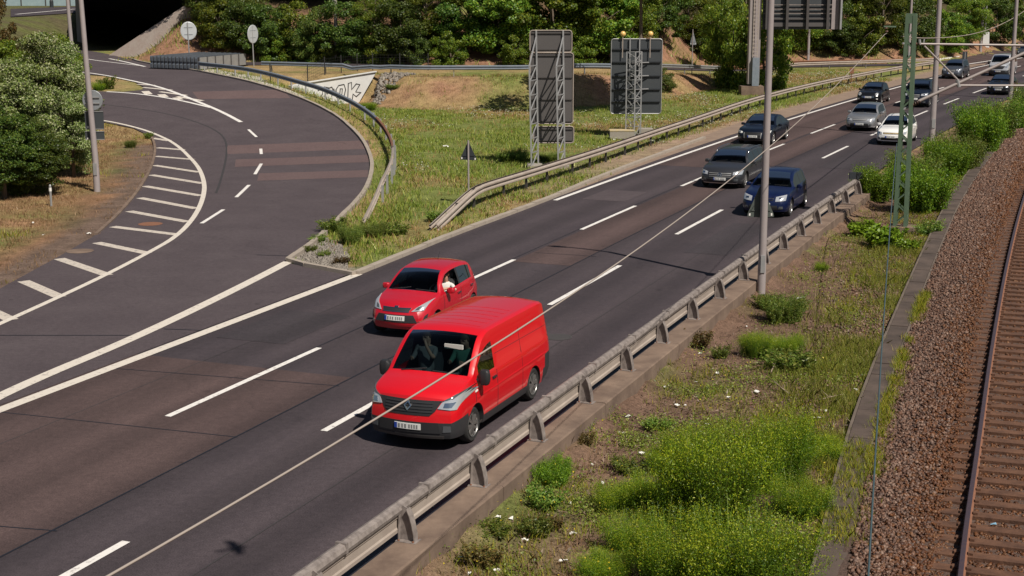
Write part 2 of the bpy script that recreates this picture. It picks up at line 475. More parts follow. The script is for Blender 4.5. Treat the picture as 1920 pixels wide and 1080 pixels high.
mat('lamp_yellow', (.72, .46, .15), .25, coat=.5)
mat('yellow_paint', (.52, .38, .14), .8, noise=(4, .4, (.38, .34, .28)))
mat('insulator', (.13, .07, .05), .25)
mat('cantilever', (.30, .26, .245), .5, .2)
mat('wire_rope', (.33, .28, .245), .7)
mat('wire_dark', (.05, .08, .09), .5)
mat('wood_sleeper', (.050, .022, .013), .95, noise=(3, .5, (.150, .070, .038)), bump=(14, .8, .02))
mat('trough_lid', (.046, .033, .027), .95, noise=(1.1, .35, (.10, .072, .058)), bump=(25, .4, .01))
mat('trough_edge', (.085, .064, .052), .95, noise=(2, .5, (.16, .125, .10)))
mat('bark', (.10, .075, .055), .95, noise=(8, .5, (.16, .125, .095)))
mat('black_plastic', (.022, .022, .024), .5)
mat('dark_trim', (.030, .031, .034), .45)
mat('tyre', (.018, .018, .018), .85)
mat('rim_grey', (.26, .255, .25), .35, .7)
mat('rim_bright', (.5, .49, .48), .3, .8)
mat('chrome', (.7, .7, .7), .12, 1.0)
mat('lamp_lens', (.55, .57, .60), .08, .45, coat=1)
mat('lamp_dark', (.10, .11, .12), .1, .3, coat=1)
mat('lamp_lit', (.85, .85, .82), .12, .2, coat=1)
mat('plate_white', (.66, .66, .64), .5)
mat('plate_grey', (.20, .20, .20), .6)
mat('plate_blue', (.015, .05, .30), .5)
mat('interior', (.016, .017, .019), .9)
mat('dash', (.05, .052, .055), .8)
mat('paper', (.45, .45, .42), .8)
mat('skin', (.48, .26, .18), .6)
mat('shirt_white', (.66, .63, .60), .9)
mat('shirt_green', (.06, .17, .12), .9)
mat('shirt_grey', (.16, .15, .15), .9)
mat('hair_brown', (.09, .045, .02), .7)
mat('amber', (.75, .28, .03), .3)
mat('litter_white', (.72, .70, .66), .8)
mat('litter_blue', (.18, .34, .46), .7)
mat('bird_dark', (.03, .03, .03), .8)
mat('graffiti', (.03, .03, .033), .7)
mat('panel_blue', (.22, .30, .33), .7, noise=(1.5, .5, (.3, .38, .4)))
mat('deck_concrete', (.34, .33, .32), .9)
mat('stone_slope', (.27, .205, .175), .95, noise=(1.5, .5, (.33, .285, .25)), bump=(6, .6, .05))
glass_mat('glass', (.24, .32, .345), .8)
glass_mat('glass_dark', (.05, .07, .08), .35)
glass_mat('glass_side', (.15, .19, .20), .35)
def car_paint(name, c, metal=0.0, rough=.35):
    return mat(name, c, rough, metal, coat=.55 if max(c) < .12 else .9, spec=.25 if max(c) < .12 else .5)
car_paint('paint_van_red', (.60, .004, .010))
car_paint('paint_hatch_red', (.46, .005, .016))
car_paint('paint_navy', (.004, .010, .048), .1)
car_paint('paint_graphite', (.050, .052, .060), .5)
car_paint('paint_black', (.006, .0065, .008))
car_paint('paint_midnight', (.004, .007, .016), .1)
car_paint('paint_silver', (.30, .305, .315), .6)
car_paint('paint_white_car', (.78, .77, .75))
car_paint('paint_slate', (.075, .082, .10), .5)
car_paint('paint_pale', (.48, .49, .52), .3)
# ------------------------------------------------------------------ ground
def vnoise(x, y, scale, seed=0):
    r = np.random.default_rng(seed); T = r.random((64, 64))
    fx, fy = np.asarray(x) / scale + 100, np.asarray(y) / scale + 100
    ix, iy = np.floor(fx).astype(int), np.floor(fy).astype(int); tx, ty = fx - ix, fy - iy
    tx, ty = tx * tx * (3 - 2 * tx), ty * ty * (3 - 2 * ty)
    g = lambda a, b: T[a % 64, b % 64]
    return (g(ix, iy) * (1 - tx) + g(ix + 1, iy) * tx) * (1 - ty) + (g(ix, iy + 1) * (1 - tx) + g(ix + 1, iy + 1) * tx) * ty
def fbm(x, y, scale, seed=0):
    return (vnoise(x, y, scale, seed) + .5 * vnoise(x, y, scale / 2.1, seed + 1) + .25 * vnoise(x, y, scale / 4.3, seed + 2)) / 1.75

def inside(poly, x, y):
    x = np.asarray(x); y = np.asarray(y); c = np.zeros(x.shape, bool); n = len(poly)
    for i in range(n):
        (x1, y1), (x2, y2) = poly[i][:2], poly[(i + 1) % n][:2]
        if y1 == y2: continue
        k = ((y1 > y) != (y2 > y)) & (x < (x2 - x1) * (y - y1) / (y2 - y1) + x1); c ^= k
    return c

TROUGH_PX = [(1500, 1250), (1556, 1080), (1604, 850), (1652, 700), (1716, 540), (1752, 455), (1792, 370), (1850, 290), (1880, 258)]
TROUGH = smooth_path([Gz(*q, -.22) for q in TROUGH_PX], 2)
_tx, _ty = np.array([p[0] for p in TROUGH]), np.array([p[1] for p in TROUGH])
GRAVEL_NOSE = [G(*q) for q in [(546, 488), (575, 462), (600, 440), (640, 458), (655, 480), (650, 505), (600, 502)]]

LEFT_DIRT = [G(*q) for q in [(0, 541), (110, 481), (180, 440), (228, 397), (265, 350), (286, 310), (292, 275)]]
C_GREEN, C_STRAW, C_SOIL = np.array((.150, .170, .050)), np.array((.29, .205, .10)), np.array((.245, .135, .085))
C_SAND, C_VERGE, C_WOOD = np.array((.29, .205, .15)), np.array((.155, .097, .070)), np.array((.060, .050, .028))
C_GRAVEL = np.array((.20, .175, .155))

def ground_kind(x, y):
    x = np.asarray(x, float); y = np.asarray(y, float)
    s_, u_ = su(x, y)
    n1, n2 = fbm(x, y, 7, 3), fbm(x, y, 2.2, 9)
    lerp = lambda a, b, t: a + (b - a) * np.clip(t, 0, 1)[:, None]
    ey, f = edge_y(x), foot_y(x)
    c = lerp(np.tile(C_STRAW, (len(x), 1)), C_GREEN, (n1 - .42) * 4)                       # far and left: straw
    xb = np.interp(y, [60, 66, 93, 105, 118], [-3.8, -3.8, -8.6, -9.9, -10.5])
    mead = lerp(np.tile(C_GREEN, (len(x), 1)), C_STRAW, (n1 - .47) * 3.4 + (n2 - .5) * 1.6)
    k = (u_ < -6) & (x > xb - 1) & (y < ey - 5); c[k] = mead[k]
    slope = lerp(np.tile(C_STRAW * .95, (len(x), 1)), C_SOIL * 1.05, (n2 - .35) * 3); slope = lerp(slope, C_GREEN, (n1 - .56) * 6)
    k = (x > xb - 2) & (y >= ey - 6.4) & (y < ey) & (x < 17); c[k] = slope[k]
    bank = lerp(np.tile(C_SOIL, (len(x), 1)), C_WOOD, (y - f - 7) / 5 + (n1 - .5)); bank = lerp(bank, C_GREEN, (n2 - .62) * 5)
    k = (y > f + .8) & (x > -34); c[k] = bank[k]
    k = (y > ey) & (y <= f + .8) & (x > 20); c[k] = lerp(c, C_GREEN, .6 + n2 - .5)[k]
    t = 1 - np.clip(np.abs(u_ + 8.3) - 1.2, 0, 1.0); k = (s_ > 14) & (s_ < 150) & (y < ey + 20)
    c[k] = lerp(c, C_SAND, t * np.clip((s_ - 14) / 20, 0, 1) * (.6 + n2 * .7))[k]
    verge = lerp(np.tile(C_VERGE, (len(x), 1)), np.array((.24, .155, .105)), (n1 - .42) * 2.5); verge = lerp(verge, C_GREEN * .9, (n2 - .60) * 4)
    k = u_ > 3.5; c[k] = verge[k]
    g = inside(GRAVEL_NOSE, x, y); c[g] = C_GRAVEL * (0.8 + .4 * n2[g, None])
    dl = np.full(len(x), 99.); k = (x < -8) & (x > -32) & (y < 105) & (y > 30)
    if k.any():
        L_ = np.array(resample(LEFT_DIRT, .5)); dl[k] = np.sqrt(((np.stack([x[k], y[k]], 1)[:, None] - L_[None]) ** 2).sum(2)).min(1)
    k = dl < 3; c[k] = lerp(c, np.array((.15, .105, .082)), (2.4 - dl) / 1.2 + (n2 - .5))[k]
    k = (dl >= 1) & (x < -11) & (y < 80) & (y > 30); c[k] = lerp(c, np.array((.29, .165, .095)), .35 + (n2 - .4) * 2)[k] * np.where(dl[k, None] < 2.4, .8, 1)
    k = (x < -40) & (y > 112); c[k] = lerp(np.tile(C_WOOD * 1.6, (len(x), 1)), C_GREEN * .7, (n2 - .35) * 2.2)[k]
    return np.clip(c, .01, .8)

def axis_pts(parts):
    out = []
    for a, b, st in parts: out += list(np.arange(a, b, st))
    return np.array(out + [parts[-1][1]])
gx = axis_pts([(-900, -200, 175), (-200, -92, 18), (-92, -26, 2), (-26, 34, .6), (34, 120, 2), (120, 200, 20), (200, 900, 175)])
gy = axis_pts([(-300, 4, 38), (4, 14, 2), (14, 128, .6), (128, 236, 1.6), (236, 300, 16), (300, 1000, 175)])
GX, GY = np.meshgrid(gx, gy); fx_, fy_ = GX.ravel(), GY.ravel()
gzv = height(fx_, fy_) - .05
nx, ny = len(gx), len(gy)
ii = (np.arange(ny - 1)[:, None] * nx + np.arange(nx - 1)[None, :]).ravel()
me = bpy.data.meshes.new('ground')
me.vertices.add(nx * ny); me.vertices.foreach_set('co', np.stack([fx_, fy_, gzv], 1).astype(np.float32).ravel())
me.loops.add(4 * len(ii)); me.polygons.add(len(ii))
me.loops.foreach_set('vertex_index', np.stack([ii, ii + 1, ii + nx + 1, ii + nx], 1).astype(np.int32).ravel())
me.polygons.foreach_set('loop_start', (np.arange(len(ii)) * 4).astype(np.int32))
me.polygons.foreach_set('use_smooth', np.ones(len(ii), bool))
ca = me.color_attributes.new('kind', 'FLOAT_COLOR', 'POINT')
ca.data.foreach_set('color', np.concatenate([ground_kind(fx_, fy_), np.ones((nx * ny, 1))], 1).astype(np.float32).ravel())
me.materials.append(MAT['earth']); me.update(); me.validate()
ground = bpy.data.objects.new('ground', me); COL.objects.link(ground); tag(ground, kind='structure')

# ------------------------------------------------------------------ roads
def ribbon_uv(name, s0, s1, ul, ur, z, m, parent=None, step=1.0, usteps=2):
    """sheet along the road axis between the offsets ul(s) and ur(s)"""
    S = np.linspace(s0, s1, max(2, int((s1 - s0) / step) + 1)); v, f, t = [], [], []
    fl = ul if callable(ul) else (lambda s: ul); fr = ur if callable(ur) else (lambda s: ur)
    for s in S:
        for k in range(usteps + 1):
            u = fl(s) + (fr(s) - fl(s)) * k / usteps
            x, y = uv(s, u); v.append((x, y, z)); t.append((u, s))
    n = usteps + 1
    for i in range(len(S) - 1):
        for k in range(usteps): f.append((i * n + k, i * n + k + 1, (i + 1) * n + k + 1, (i + 1) * n + k))
    return link_mesh(name, v, f, m, parent, uvs=t)

def strip(name, path, w, m, parent=None, z=.008, step=.8, w2=None):
    """painted or laid strip of width w along a world path, following the ground"""
    P = resample(path, step); v, f, t = [], [], []; d = 0
    for i, p in enumerate(P):
        a, b = P[max(i - 1, 0)], P[min(i + 1, len(P) - 1)]
        dx, dy = b[0] - a[0], b[1] - a[1]; l = math.hypot(dx, dy); rx, ry = dy / l, -dx / l
        ww = w if w2 is None else w + (w2 - w) * i / (len(P) - 1)
        if i: d += math.dist(p, P[i - 1])
        for k in (-1, 1):
            x, y = p[0] + rx * k * ww / 2, p[1] + ry * k * ww / 2
            v.append((x, y, hz(x, y) + z)); t.append((k * ww / 2, d))
        if i: f.append((2 * i - 2, 2 * i - 1, 2 * i + 1, 2 * i))
    return link_mesh(name, v, f, m, parent, uvs=t)

def area(name, poly, m, parent=None, z=0.0, step=2.0, cut=None):
    bm = bmesh.new()
    face = bm.faces.new([bm.verts.new((p[0], p[1], 0)) for p in poly])
    bmesh.ops.triangulate(bm, faces=[face], ngon_method='EAR_CLIP')
    ys = [p[1] for p in poly]; xs = [p[0] for p in poly]
    for lo, hi, no, ax in ((min(ys), max(ys), (0, 1, 0), 1), (min(xs), max(xs), (1, 0, 0), 0)):
        q = lo + step
        while q < hi:
            co = (0, q, 0) if ax else (q, 0, 0)
            bmesh.ops.bisect_plane(bm, geom=bm.verts[:] + bm.edges[:] + bm.faces[:], plane_co=co, plane_no=no, dist=1e-5); q += step * (1 if ax else 2)
    bm.normal_update()
    for fc in bm.faces:
        if fc.normal.z < 0: fc.normal_flip()
    hh = height([v.co.x for v in bm.verts], [v.co.y for v in bm.verts])
    for v, hv in zip(bm.verts, hh): v.co.z = hv + z
    ul = bm.loops.layers.uv.new('UVMap')
    for fc in bm.faces:
        for l in fc.loops: l[ul].uv = (l.vert.co.x, l.vert.co.y)
    me = bpy.data.meshes.new(name); bm.to_mesh(me); bm.free(); me.materials.append(m)
    o = bpy.data.objects.new(name, me); COL.objects.link(o)
    if parent: o.parent = parent
    return o

SEND = 300
highway = tag(ribbon_uv('highway', -36, SEND, lambda s: -7.0 - .3 * float(sstep(14, 40, s)), 3.42, 0.0, MAT['asphalt'], step=1.5, usteps=4), kind='structure')
M_ = MAT
ribbon_uv('road_patch', -36, -8.6, lambda s: -6.98, lambda s: -1.35, .004, M_['asphalt_brown'], highway)
ribbon_uv('road_patch', 5.5, 300, lambda s: -3.28, lambda s: -1.35 , .004, M_['asphalt_brown'], highway)
ribbon_uv('road_patch', 31, 300, lambda s: -6.9, lambda s: -3.42, .004, M_['asphalt_brown'], highway)
P0, P1 = 12.3, 6.1
for k in range(-3, 21):
    s0 = k * P0; ribbon_uv('lane_dash', s0, s0 + P1, -.075, .075, .009, M_['paint_white'], highway, 2, 1)
    s0 = k * P0 - .3; ribbon_uv('lane_dash', s0, s0 + P1, -3.425, -3.275, .009, M_['paint_white'], highway, 2, 1)
ribbon_uv('edge_line', -36, 1.9, -6.9, -6.6, .009, M_['paint_old'], highway, 2, 1)
ribbon_uv('edge_line', 18.3, 300, -6.85, -6.65, .009, M_['paint_white'], highway, 2, 1)
ribbon_uv('tar_joint', -36, 300, -1.385, -1.345, .007, M_['tar_and_shade'], highway, 2, 1)
ribbon_uv('tar_joint', -8, 60, -3.46, -3.43, .0075, M_['tar_and_shade'], highway, 2, 1)
for a, b in [((0, 773), (444, 820)), ((213, 691), (636, 724)), ((-20, 986), (107, 996)), ((1004, 474), (1118, 481))]:
    strip('tar_joint', [G(*a), G(*b)], .035, M_['tar_and_shade'], highway, .0072)
for s0, s1, ua, ub, m_ in [(-24, -20.5, .5, 2.3, 'asphalt_ramp'), (9, 15.5, 1.2, 2.6, 'asphalt_dark'), (-6.5, -3.2, -6.2, -4.3, 'asphalt_dark'), (33, 41, .6, 2.9, 'asphalt_dark'), (19, 22, -5.9, -4.1, 'asphalt_ramp')]: ribbon_uv('road_patch', s0, s1, ua, ub, .0055, M_[m_], highway)
ribbon_uv('tar_joint', -36, 120, 1.70, 1.725, .0065, M_['tar_faint'], highway, 2, 1)
ribbon_uv('tar_joint', -36, 1, -5.2, -5.18, .0065, M_['tar_faint'], highway, 2, 1)
# round iron covers let into the lane
def manhole(px, py, parent, r=.32):
    x, y = G(px, py); b = MB(); b.lathe([(0, 0), (r * .8, 0), (r * .82, -.003), (r * .88, -.003), (r, 0.001), (r + .03, -.004)], 24)
    o = b.build('manhole_cover', M_['steel_dark'], parent); o.location = (x, y, hz(x, y) + .011); return o
manhole(1046, 632, highway)

shoulder = tag(ribbon_uv('hard_shoulder', 17, 128, lambda s: -7.2 - 1.9 * float(sstep(17, 60, s)), lambda s: -6.97 - .3 * float(sstep(14, 40, s)), -.006,
                         mat('sand', (.175, .122, .092), .95, noise=(1.1, .5, (.265, .19, .14)), bump=(14, .5, .02)), step=2), kind='structure')

# the ramp: one polygon traced round its kerbs
KERB_OUT = [(150, 92), (200, 100), (270, 119), (364, 132), (420, 144), (479, 157), (530, 172), (580, 191), (620, 211), (647, 229), (683, 264), (698, 300), (697, 327), (687, 356), (668, 381), (644, 404), (596, 451), (541, 490)]
KO = [G(*q) for q in KERB_OUT]
LEFT_IN = [(-160, 640), (0, 541), (60, 508), (110, 481), (180, 440), (228, 397), (265, 350), (286, 310), (292, 275), (284, 256), (250, 240), (195, 229), (110, 227), (40, 228)]
LI = [G(*q) for q in LEFT_IN]
SIDE_TOP = [(40, 176), (110, 172), (180, 171), (230, 172), (262, 169), (272, 165), (250, 152), (210, 143), (160, 139), (110, 138)]
ST = [G(*q) for q in SIDE_TOP]
nose = [G(548, 495), G(660, 517)]
lline = [uv(s, -6.98) for s in np.arange(1.2, -36.1, -1.5)]
ramp_poly = LI + ST + [G(110, 88)] + smooth_path(KO, 2) + nose + lline + [(-30, 8)]
ramp = tag(area('ramp_road', ramp_poly, M_['asphalt_ramp'], None, 0.0, 2.0), kind='structure')
def px_path(pts, n=2): return smooth_path([G(*q) for q in pts], n)
strip('edge_line', px_path([(-60, 635), (0, 607), (100, 562), (194, 518), (280, 473), (333, 443), (369, 402), (384, 362), (382, 335), (369, 307), (333, 270), (283, 247), (240, 235), (197, 226), (150, 221)]), .19, M_['paint_old'], ramp, .008)
for a, b in [((-30, 576), (22, 600)), ((44, 527), (113, 557)), ((111, 485), (202, 516)), ((181, 455), (277, 475)), ((211, 425), (333, 440)), ((242, 396), (352, 416)), ((262, 371), (368, 391)), ((271, 349), (377, 367)), ((283, 328), (381, 344)), ((289, 310), (374, 323)), ((292, 293), (362, 299)), ((295, 277), (345, 281)), ((286, 259), (318, 264))]:
    strip('hatch_bar', [G(*a), G(*b)], .36, M_['paint_worn'], ramp, .005)
for a, b in [((378, 419), (419, 393)), ((443, 370), (467, 347)), ((478, 327), (490, 307)), ((490, 289), (489, 279)), ((481, 257), (466, 243))]:
    strip('lane_dash', [G(*a), G(*b)], .15, M_['paint_white'], ramp, .008)
strip('edge_line', px_path([(452, 229), (417, 210), (367, 189), (300, 163), (233, 149), (173, 137), (120, 132)]), .25, M_['paint_white'], ramp, .008)
strip('edge_line', px_path([(396, 202), (333, 187), (277, 178), (237, 174), (200, 172)]), .22, M_['paint_white'], ramp, .0085)
for a, b in [((258, 158), (290, 160)), ((268, 164), (322, 169)), ((300, 172), (350, 179)), ((332, 181), (380, 189))]:
    strip('hatch_bar', [G(*a), G(*b)], .3, M_['paint_old'], ramp, .005)
for a, b in [((272, 171), (279, 177)), ((302, 177), (309, 182)), ((330, 183), (337, 187))]:
    strip('hatch_bar', [G(*a), G(*b)], .5, M_['paint_old'], ramp, .0065)
strip('edge_line', px_path([(140, 106), (170, 112), (210, 117), (262, 123)]), .2, M_['paint_white'], ramp, .008)
strip('edge_line', px_path([(205, 110), (235, 116), (272, 125)]), .25, M_['paint_white'], ramp, .0085)
strip('edge_line', px_path([(-40, 764), (0, 742), (100, 697), (200, 656), (300, 611), (400, 563), (480, 523), (541, 491)]), .33, M_['paint_old'], ramp, .008)
for q in [[(426, 289), (426, 273), (690, 263), (694, 279)], [(440, 313), (442, 299), (692, 290), (694, 304)], [(482, 339), (486, 325), (690, 319), (690, 332)], [(372, 186), (360, 172), (530, 168), (545, 184)]]:
    area('road_patch', [G(*p) for p in q], M_['asphalt_band'], ramp, .004, 3)
for a, b in [((0, 629), (250, 629)), ((307, 617), (391, 620)), ((541, 480), (480, 478))]:
    strip('tar_joint', [G(*a), G(*b)], .05, M_['tar_and_shade'], ramp, .006)
strip('tar_joint', px_path([(195, 196), (270, 205), (340, 219), (400, 240), (426, 262), (424, 300), (412, 345), (405, 362)]), .10, M_['tar_faint'], ramp, .006)
for px, py in [(282, 420), (150, 471)]:
    o = manhole(px, py, ramp, .40); o.data.materials[0] = M_['steel_rust' if px > 200 else 'concrete_brown']; o.name = 'drain_cover'

# upper road along the wooded bank, partly hidden behind its rail
def bank_path(off, x0, x1, n=40):
    return [(x, float(edge_y(x)) + off) for x in np.linspace(x0, x1, n)]
bp_ = [(x, float(edge_y(x) + np.interp(x, [-30, 20, 44], [10, 10, 3.2]))) for x in np.linspace(-24, 44, 60)]
upper_road = tag(strip('upper_road', bp_, 4.6, M_['asphalt'], None, .0, 1.5, 3.5), kind='structure')
mpoly = [Gz(1742, 118), Gz(1800, 109), Gz(1860, 99), Gz(1925, 88), Gz(2010, 76), Gz(2200, 62)] + [uv(s, -6.98) for s in np.arange(290, 126, -8)]
merge_lane = tag(area('merge_lane', mpoly, M_['asphalt_brown'], None, -.004, 6), kind='structure')
strip('edge_line', [Gz(1810, 121), Gz(1856, 114), Gz(1925, 103)], .3, M_['paint_white'], merge_lane, .008)
area('grass_tongue', [Gz(1805, 126), Gz(1812, 122), Gz(1850, 119), Gz(1846, 122)], MAT['sand'], merge_lane, .02, 6)

# kerbs
def kerb(name, path, label, m, w=.18, h=.11, cat='kerb', blocks=1.0):
    """row of kerb stones with open joints"""
    root = empty(name, (*path[0][:2], hz(*path[0][:2])), label, cat)
    b = MB(); P = resample([p[:2] for p in path], blocks)
    for a, c in zip(P[:-1], P[1:]):
        A = Vector((*a, hz(*a))); C = Vector((*c, hz(*c))); d = (C - A).normalized()
        hh = h + random.uniform(-.008, .008)
        up = Vector((0, 0, hh / 2 - .05))
        b.bar(A + d * .008 + up, C - d * .008 + up, w + random.uniform(-.006, .006), hh + .1)
    b.build('stone_row', m, root, world=True)
    return root
kerb('kerb', smooth_path(KO, 2)[8:], 'curved stone kerb along the outer edge of the ramp', M_['kerb_stone'])
kerb('kerb', [G(541, 490), G(575, 500), G(620, 508), G(664, 516)], 'short kerb across the tip of the gravel island', M_['kerb_stone'], .16)
kerb('kerb', px_path([(668, 515), (760, 478), (852, 440), (969, 397), (1054, 364), (1100, 343), (1200, 304), (1320, 260)], 2), 'long stone kerb between the motorway lane and the grass island', M_['kerb_stone'], .22)
kerb('kerb', px_path([(180, 440), (228, 397), (265, 350), (286, 310), (292, 275), (284, 256)], 2), 'weedy low kerb beside the hatched strip', M_['concrete_brown'], .12, .05)
rt = empty('white_kerb', (*Gz(1742, 117), 0), 'row of bright white kerb blocks at the foot of the far bank', 'kerb')
b = MB(); P = resample([Gz(1742, 116), Gz(1800, 107), Gz(1860, 97), Gz(1925, 86), Gz(1990, 77)], 1.8)
for a, c in zip(P[:-1], P[1:]):
    A, C = Vector((*a, .1)), Vector((*c, .1)); b.bar(A + Vector((0, 0, -.06)), A + (C - A) * .8 + Vector((0, 0, -.06)), .4, .26)
b.build('stone_row', M_['kerb_white'], rt, world=True)

# ------------------------------------------------------------------ railway
RAIL_PX = [(1786, 1250), (1800, 1080), (1815, 960), (1832, 850), (1860, 645), (1890, 480), (1919, 368), (1955, 270), (2000, 190)]
RL = resample(smooth_path([Gz(*q, .02) for q in RAIL_PX], 2), 1.0)
def side_path(path, off):
    out = []
    for i, p in enumerate(path):
        a, c = path[max(i - 1, 0)], path[min(i + 1, len(path) - 1)]
        dx, dy = c[0] - a[0], c[1] - a[1]; l = math.hypot(dx, dy); out.append((p[0] + dy / l * off, p[1] - dx / l * off))
    return out
# ballast bed: shoulder from the cable trough up to the sleepers
bl = [TROUGH[i] for i in range(len(TROUGH))]
BL = resample(bl, 1.0)
def ballast_z(off): return np.interp(off, [-6, -2.6, -1.3, -.5, -.22, 0, 6], [-.27, -.22, -.12, -.122, -.19, -.19, -.185])
v, f = [], []
RLx = np.array([p[0] for p in RL]); RLy = np.array([p[1] for p in RL])
rows = []
for i, p in enumerate(RL):
    tx = float(np.interp(p[1], _ty, _tx)) if p[1] < _ty[-1] else p[0] - 4.0
    left = max(p[0] - 6, tx + .15)
    rows.append([left + (p[0] + 8 - left) * k / 16 for k in range(17)])
for i, p in enumerate(RL):
    for x in rows[i]: v.append((x, p[1], float(ballast_z(x - p[0]))))
for i in range(len(RL) - 1):
    for k in range(16): f.append((i * 17 + k, i * 17 + k + 1, (i + 1) * 17 + k + 1, (i + 1) * 17 + k))
ballast = link_mesh('ballast_bed', v, f, mat('ballast_ground', (.040, .023, .018), .95, noise=(18, .5, (.13, .080, .060)), bump=(22, .9, .05)), smooth=True)
tag(ballast, kind='structure')

track = empty('railway_track', (*RL[0], 0), 'rusty railway track on brown sleepers beside the ballast', 'railway track')
prof_base = [(-.065, -.155), (.065, -.155), (.065, -.143), (.012, -.125), (.010, -.045), (.036, -.033), (.036, -.010), (-.036, -.010), (-.036, -.033), (-.010, -.045), (-.012, -.125), (-.065, -.143)]
prof_head = [(-.037, -.0125), (.037, -.0125), (.037, -.002), (.030, .0), (-.030, .0), (-.037, -.002)]
for off in (0, 1.507):
    pth = [(*q, .02) for q in side_path(RL, off)]
    r = MB().sweep(pth, prof_base).build('rail', M_['steel_rust'], track, world=True)
    MB().sweep(pth, prof_head).build('rail_head', M_['rail_head'], r, world=True)
gpth = [(*q, .03) for q in side_path(RL, 1.25)]
iy = [i for i, p in enumerate(gpth) if 15 < p[1] < 26.6]
b = MB().sweep([gpth[i] for i in iy], prof_base)
b.bar(Vector(gpth[iy[-1]]) + Vector((-.16, -.02, -.06)), Vector(gpth[iy[-1]]) + Vector((.05, .05, -.06)), .06, .14)
b.build('guard_rail', M_['steel_rust'], track, world=True)
SL = resample(RL, .62)
slm = None; spots = []
for i, p in enumerate(SL[:-1]):
    q = SL[i + 1]; a = math.atan2(q[0] - p[0], q[1] - p[1]); spots.append((p, a))
spots = [t for t in spots if 14 < t[0][1] < 75]
far = spots[96:]
def sleeper_geo(b, p, a, jit=True):
    r = Vector((math.cos(a), -math.sin(a), 0)); c = Vector((*p, 0)) + r * .753
    j = random.uniform(-.02, .02) if jit else 0
    b.bar(c - r * (1.3 + j) + Vector((0, 0, -.215)), c + r * 1.3 + Vector((0, 0, -.215)), .25 + j * .4, .17)
    for o in (0, 1.507):
        for s in (-1, 1):
            d = Vector((math.sin(a), math.cos(a), 0))
            k = Vector((*p, -.115)) + r * (o + s * .105)
            b.box(k, (.07, .12, .05), -a)
for p, a in spots[:96]:
    b = MB(); sleeper_geo(b, p, a); b.build('sleeper', M_['wood_sleeper'], track, world=True)
b = MB()
for p, a in far: sleeper_geo(b, p, a)
tag(b.build('sleeper_row', M_['wood_sleeper'], track, world=True), kind='stuff')

tr = empty('cable_trough', (*TROUGH[0], -.25), 'brown concrete cable trough with flat lids along the ballast', 'cable trough')
TP = resample(TROUGH, 1.0)
b = MB(); wl = MB()
for a, c in zip(TP[:-1], TP[1:]):
    d = Vector((c[0] - a[0], c[1] - a[1], 0)).normalized()
    z = -.19 + random.uniform(-.012, .012)
    b.bar(Vector((*a, z)) + d * .008, Vector((*c, z + random.uniform(-.008, .008))) - d * .008, .42, .06)
b.build('lid_row', M_['trough_lid'], tr, world=True)
for off in (-.25, .25):
    wl.sweep([(*q, -.21) for q in side_path(TP, off)], [(-.03, -.2), (.03, -.2), (.03, .04), (-.03, .04)])
wl.build('side_wall', M_['trough_edge'], tr, world=True)
# ------------------------------------------------------------------ barrier on the right
def w_profile(side, z0, hh=.31, d=.085, t=.008):
    """W-beam outline; side=-1 puts the crests to the left of travel"""
    k = hh / .31
    fr = [(0, -.155), (.02, -.15), (d, -.115), (d, -.062), (.004, -.022), (.004, .022), (d, .062), (d, .115), (.02, .15), (0, .155)]
    out = [(side * a, z0 + b * k) for a, b in fr] + [(side * (a - t) , z0 + b * k) for a, b in reversed(fr)]
    return out

bar = empty('crash_barrier', (*uv(-17.1, U_BAR), 0), 'weathered crash barrier on a brown concrete footing between road and railway verge', 'crash barrier')
S_END = 25.4
def bpath(s0, s1, u, z, st=1.36): return [(*uv(s, u), z) for s in np.arange(s0, s1 + .01, st)]
b = MB(); s = -36.0
while s < S_END:
    e = min(s + 5.44, S_END); dz = random.uniform(-.012, .012)
    b.sweep(bpath(s + .012, e - .012, U_BAR, dz, (e - s - .024) / 4), [(-.15, -.75), (.42, -.75), (.42, .085), (.395, .11), (-.13, .11), (-.15, .09)])
    s = e
b.build('footing', M_['concrete_brown'], bar, world=True)
MB().sweep(bpath(-36, S_END, U_BAR - .27, 0), [(-.14, -.1), (.13, -.1), (.13, .035), (-.14, .035)]).build('rail_shade_strip', M_['tar_and_shade'], bar, world=True)  # near-black strip that paints the shadow band below the beam
b = MB(); s = -36.0
while s < S_END:
    e = min(s + 2.72, S_END)
    b.sweep(bpath(s + .006, e - .006, U_BAR - .60, random.uniform(-.006, .006), (e - s - .012) / 2), [(-.16, -.1), (.16, -.1), (.16, .05), (-.12, .055), (-.16, .01)]); s = e
b.build('gutter_kerb', M_['concrete_pale'], bar, world=True)
b = MB(); s = -36.0; j = 0
while s < S_END - .5:
    e = min(s + 2.74, S_END + 1.2); dz = random.uniform(-.015, .015)
    b.sweep(bpath(s + .004, e - .004, U_BAR - .13, dz, (e - s - .008) / 2), [(-.03, .245), (.015, .245), (.015, .30), (-.005, .325), (-.005, .45), (.015, .475), (.015, .53), (-.03, .53), (-.055, .42), (-.055, .35)]); s = e
b.build('beam', M_['steel_pale'], bar, world=True)
b = MB()
b.sweep(bpath(-36, S_END + 1.6, U_BAR - .145, 0, 1.36), [(-.09, .545), (.07, .545), (.085, .60), (.06, .665), (-.02, .69), (-.08, .665), (-.10, .60)])
for k in range(24):
    p = Vector((*uv(-35.2 + 2.72 * k, U_BAR - .15), .62)); q = Vector((*uv(-35.2 + 2.72 * k + .06, U_BAR - .15), .62)); b.bar(p, q, .178, .156)
b.build('top_rail', M_['steel_dirty'], bar, world=True)
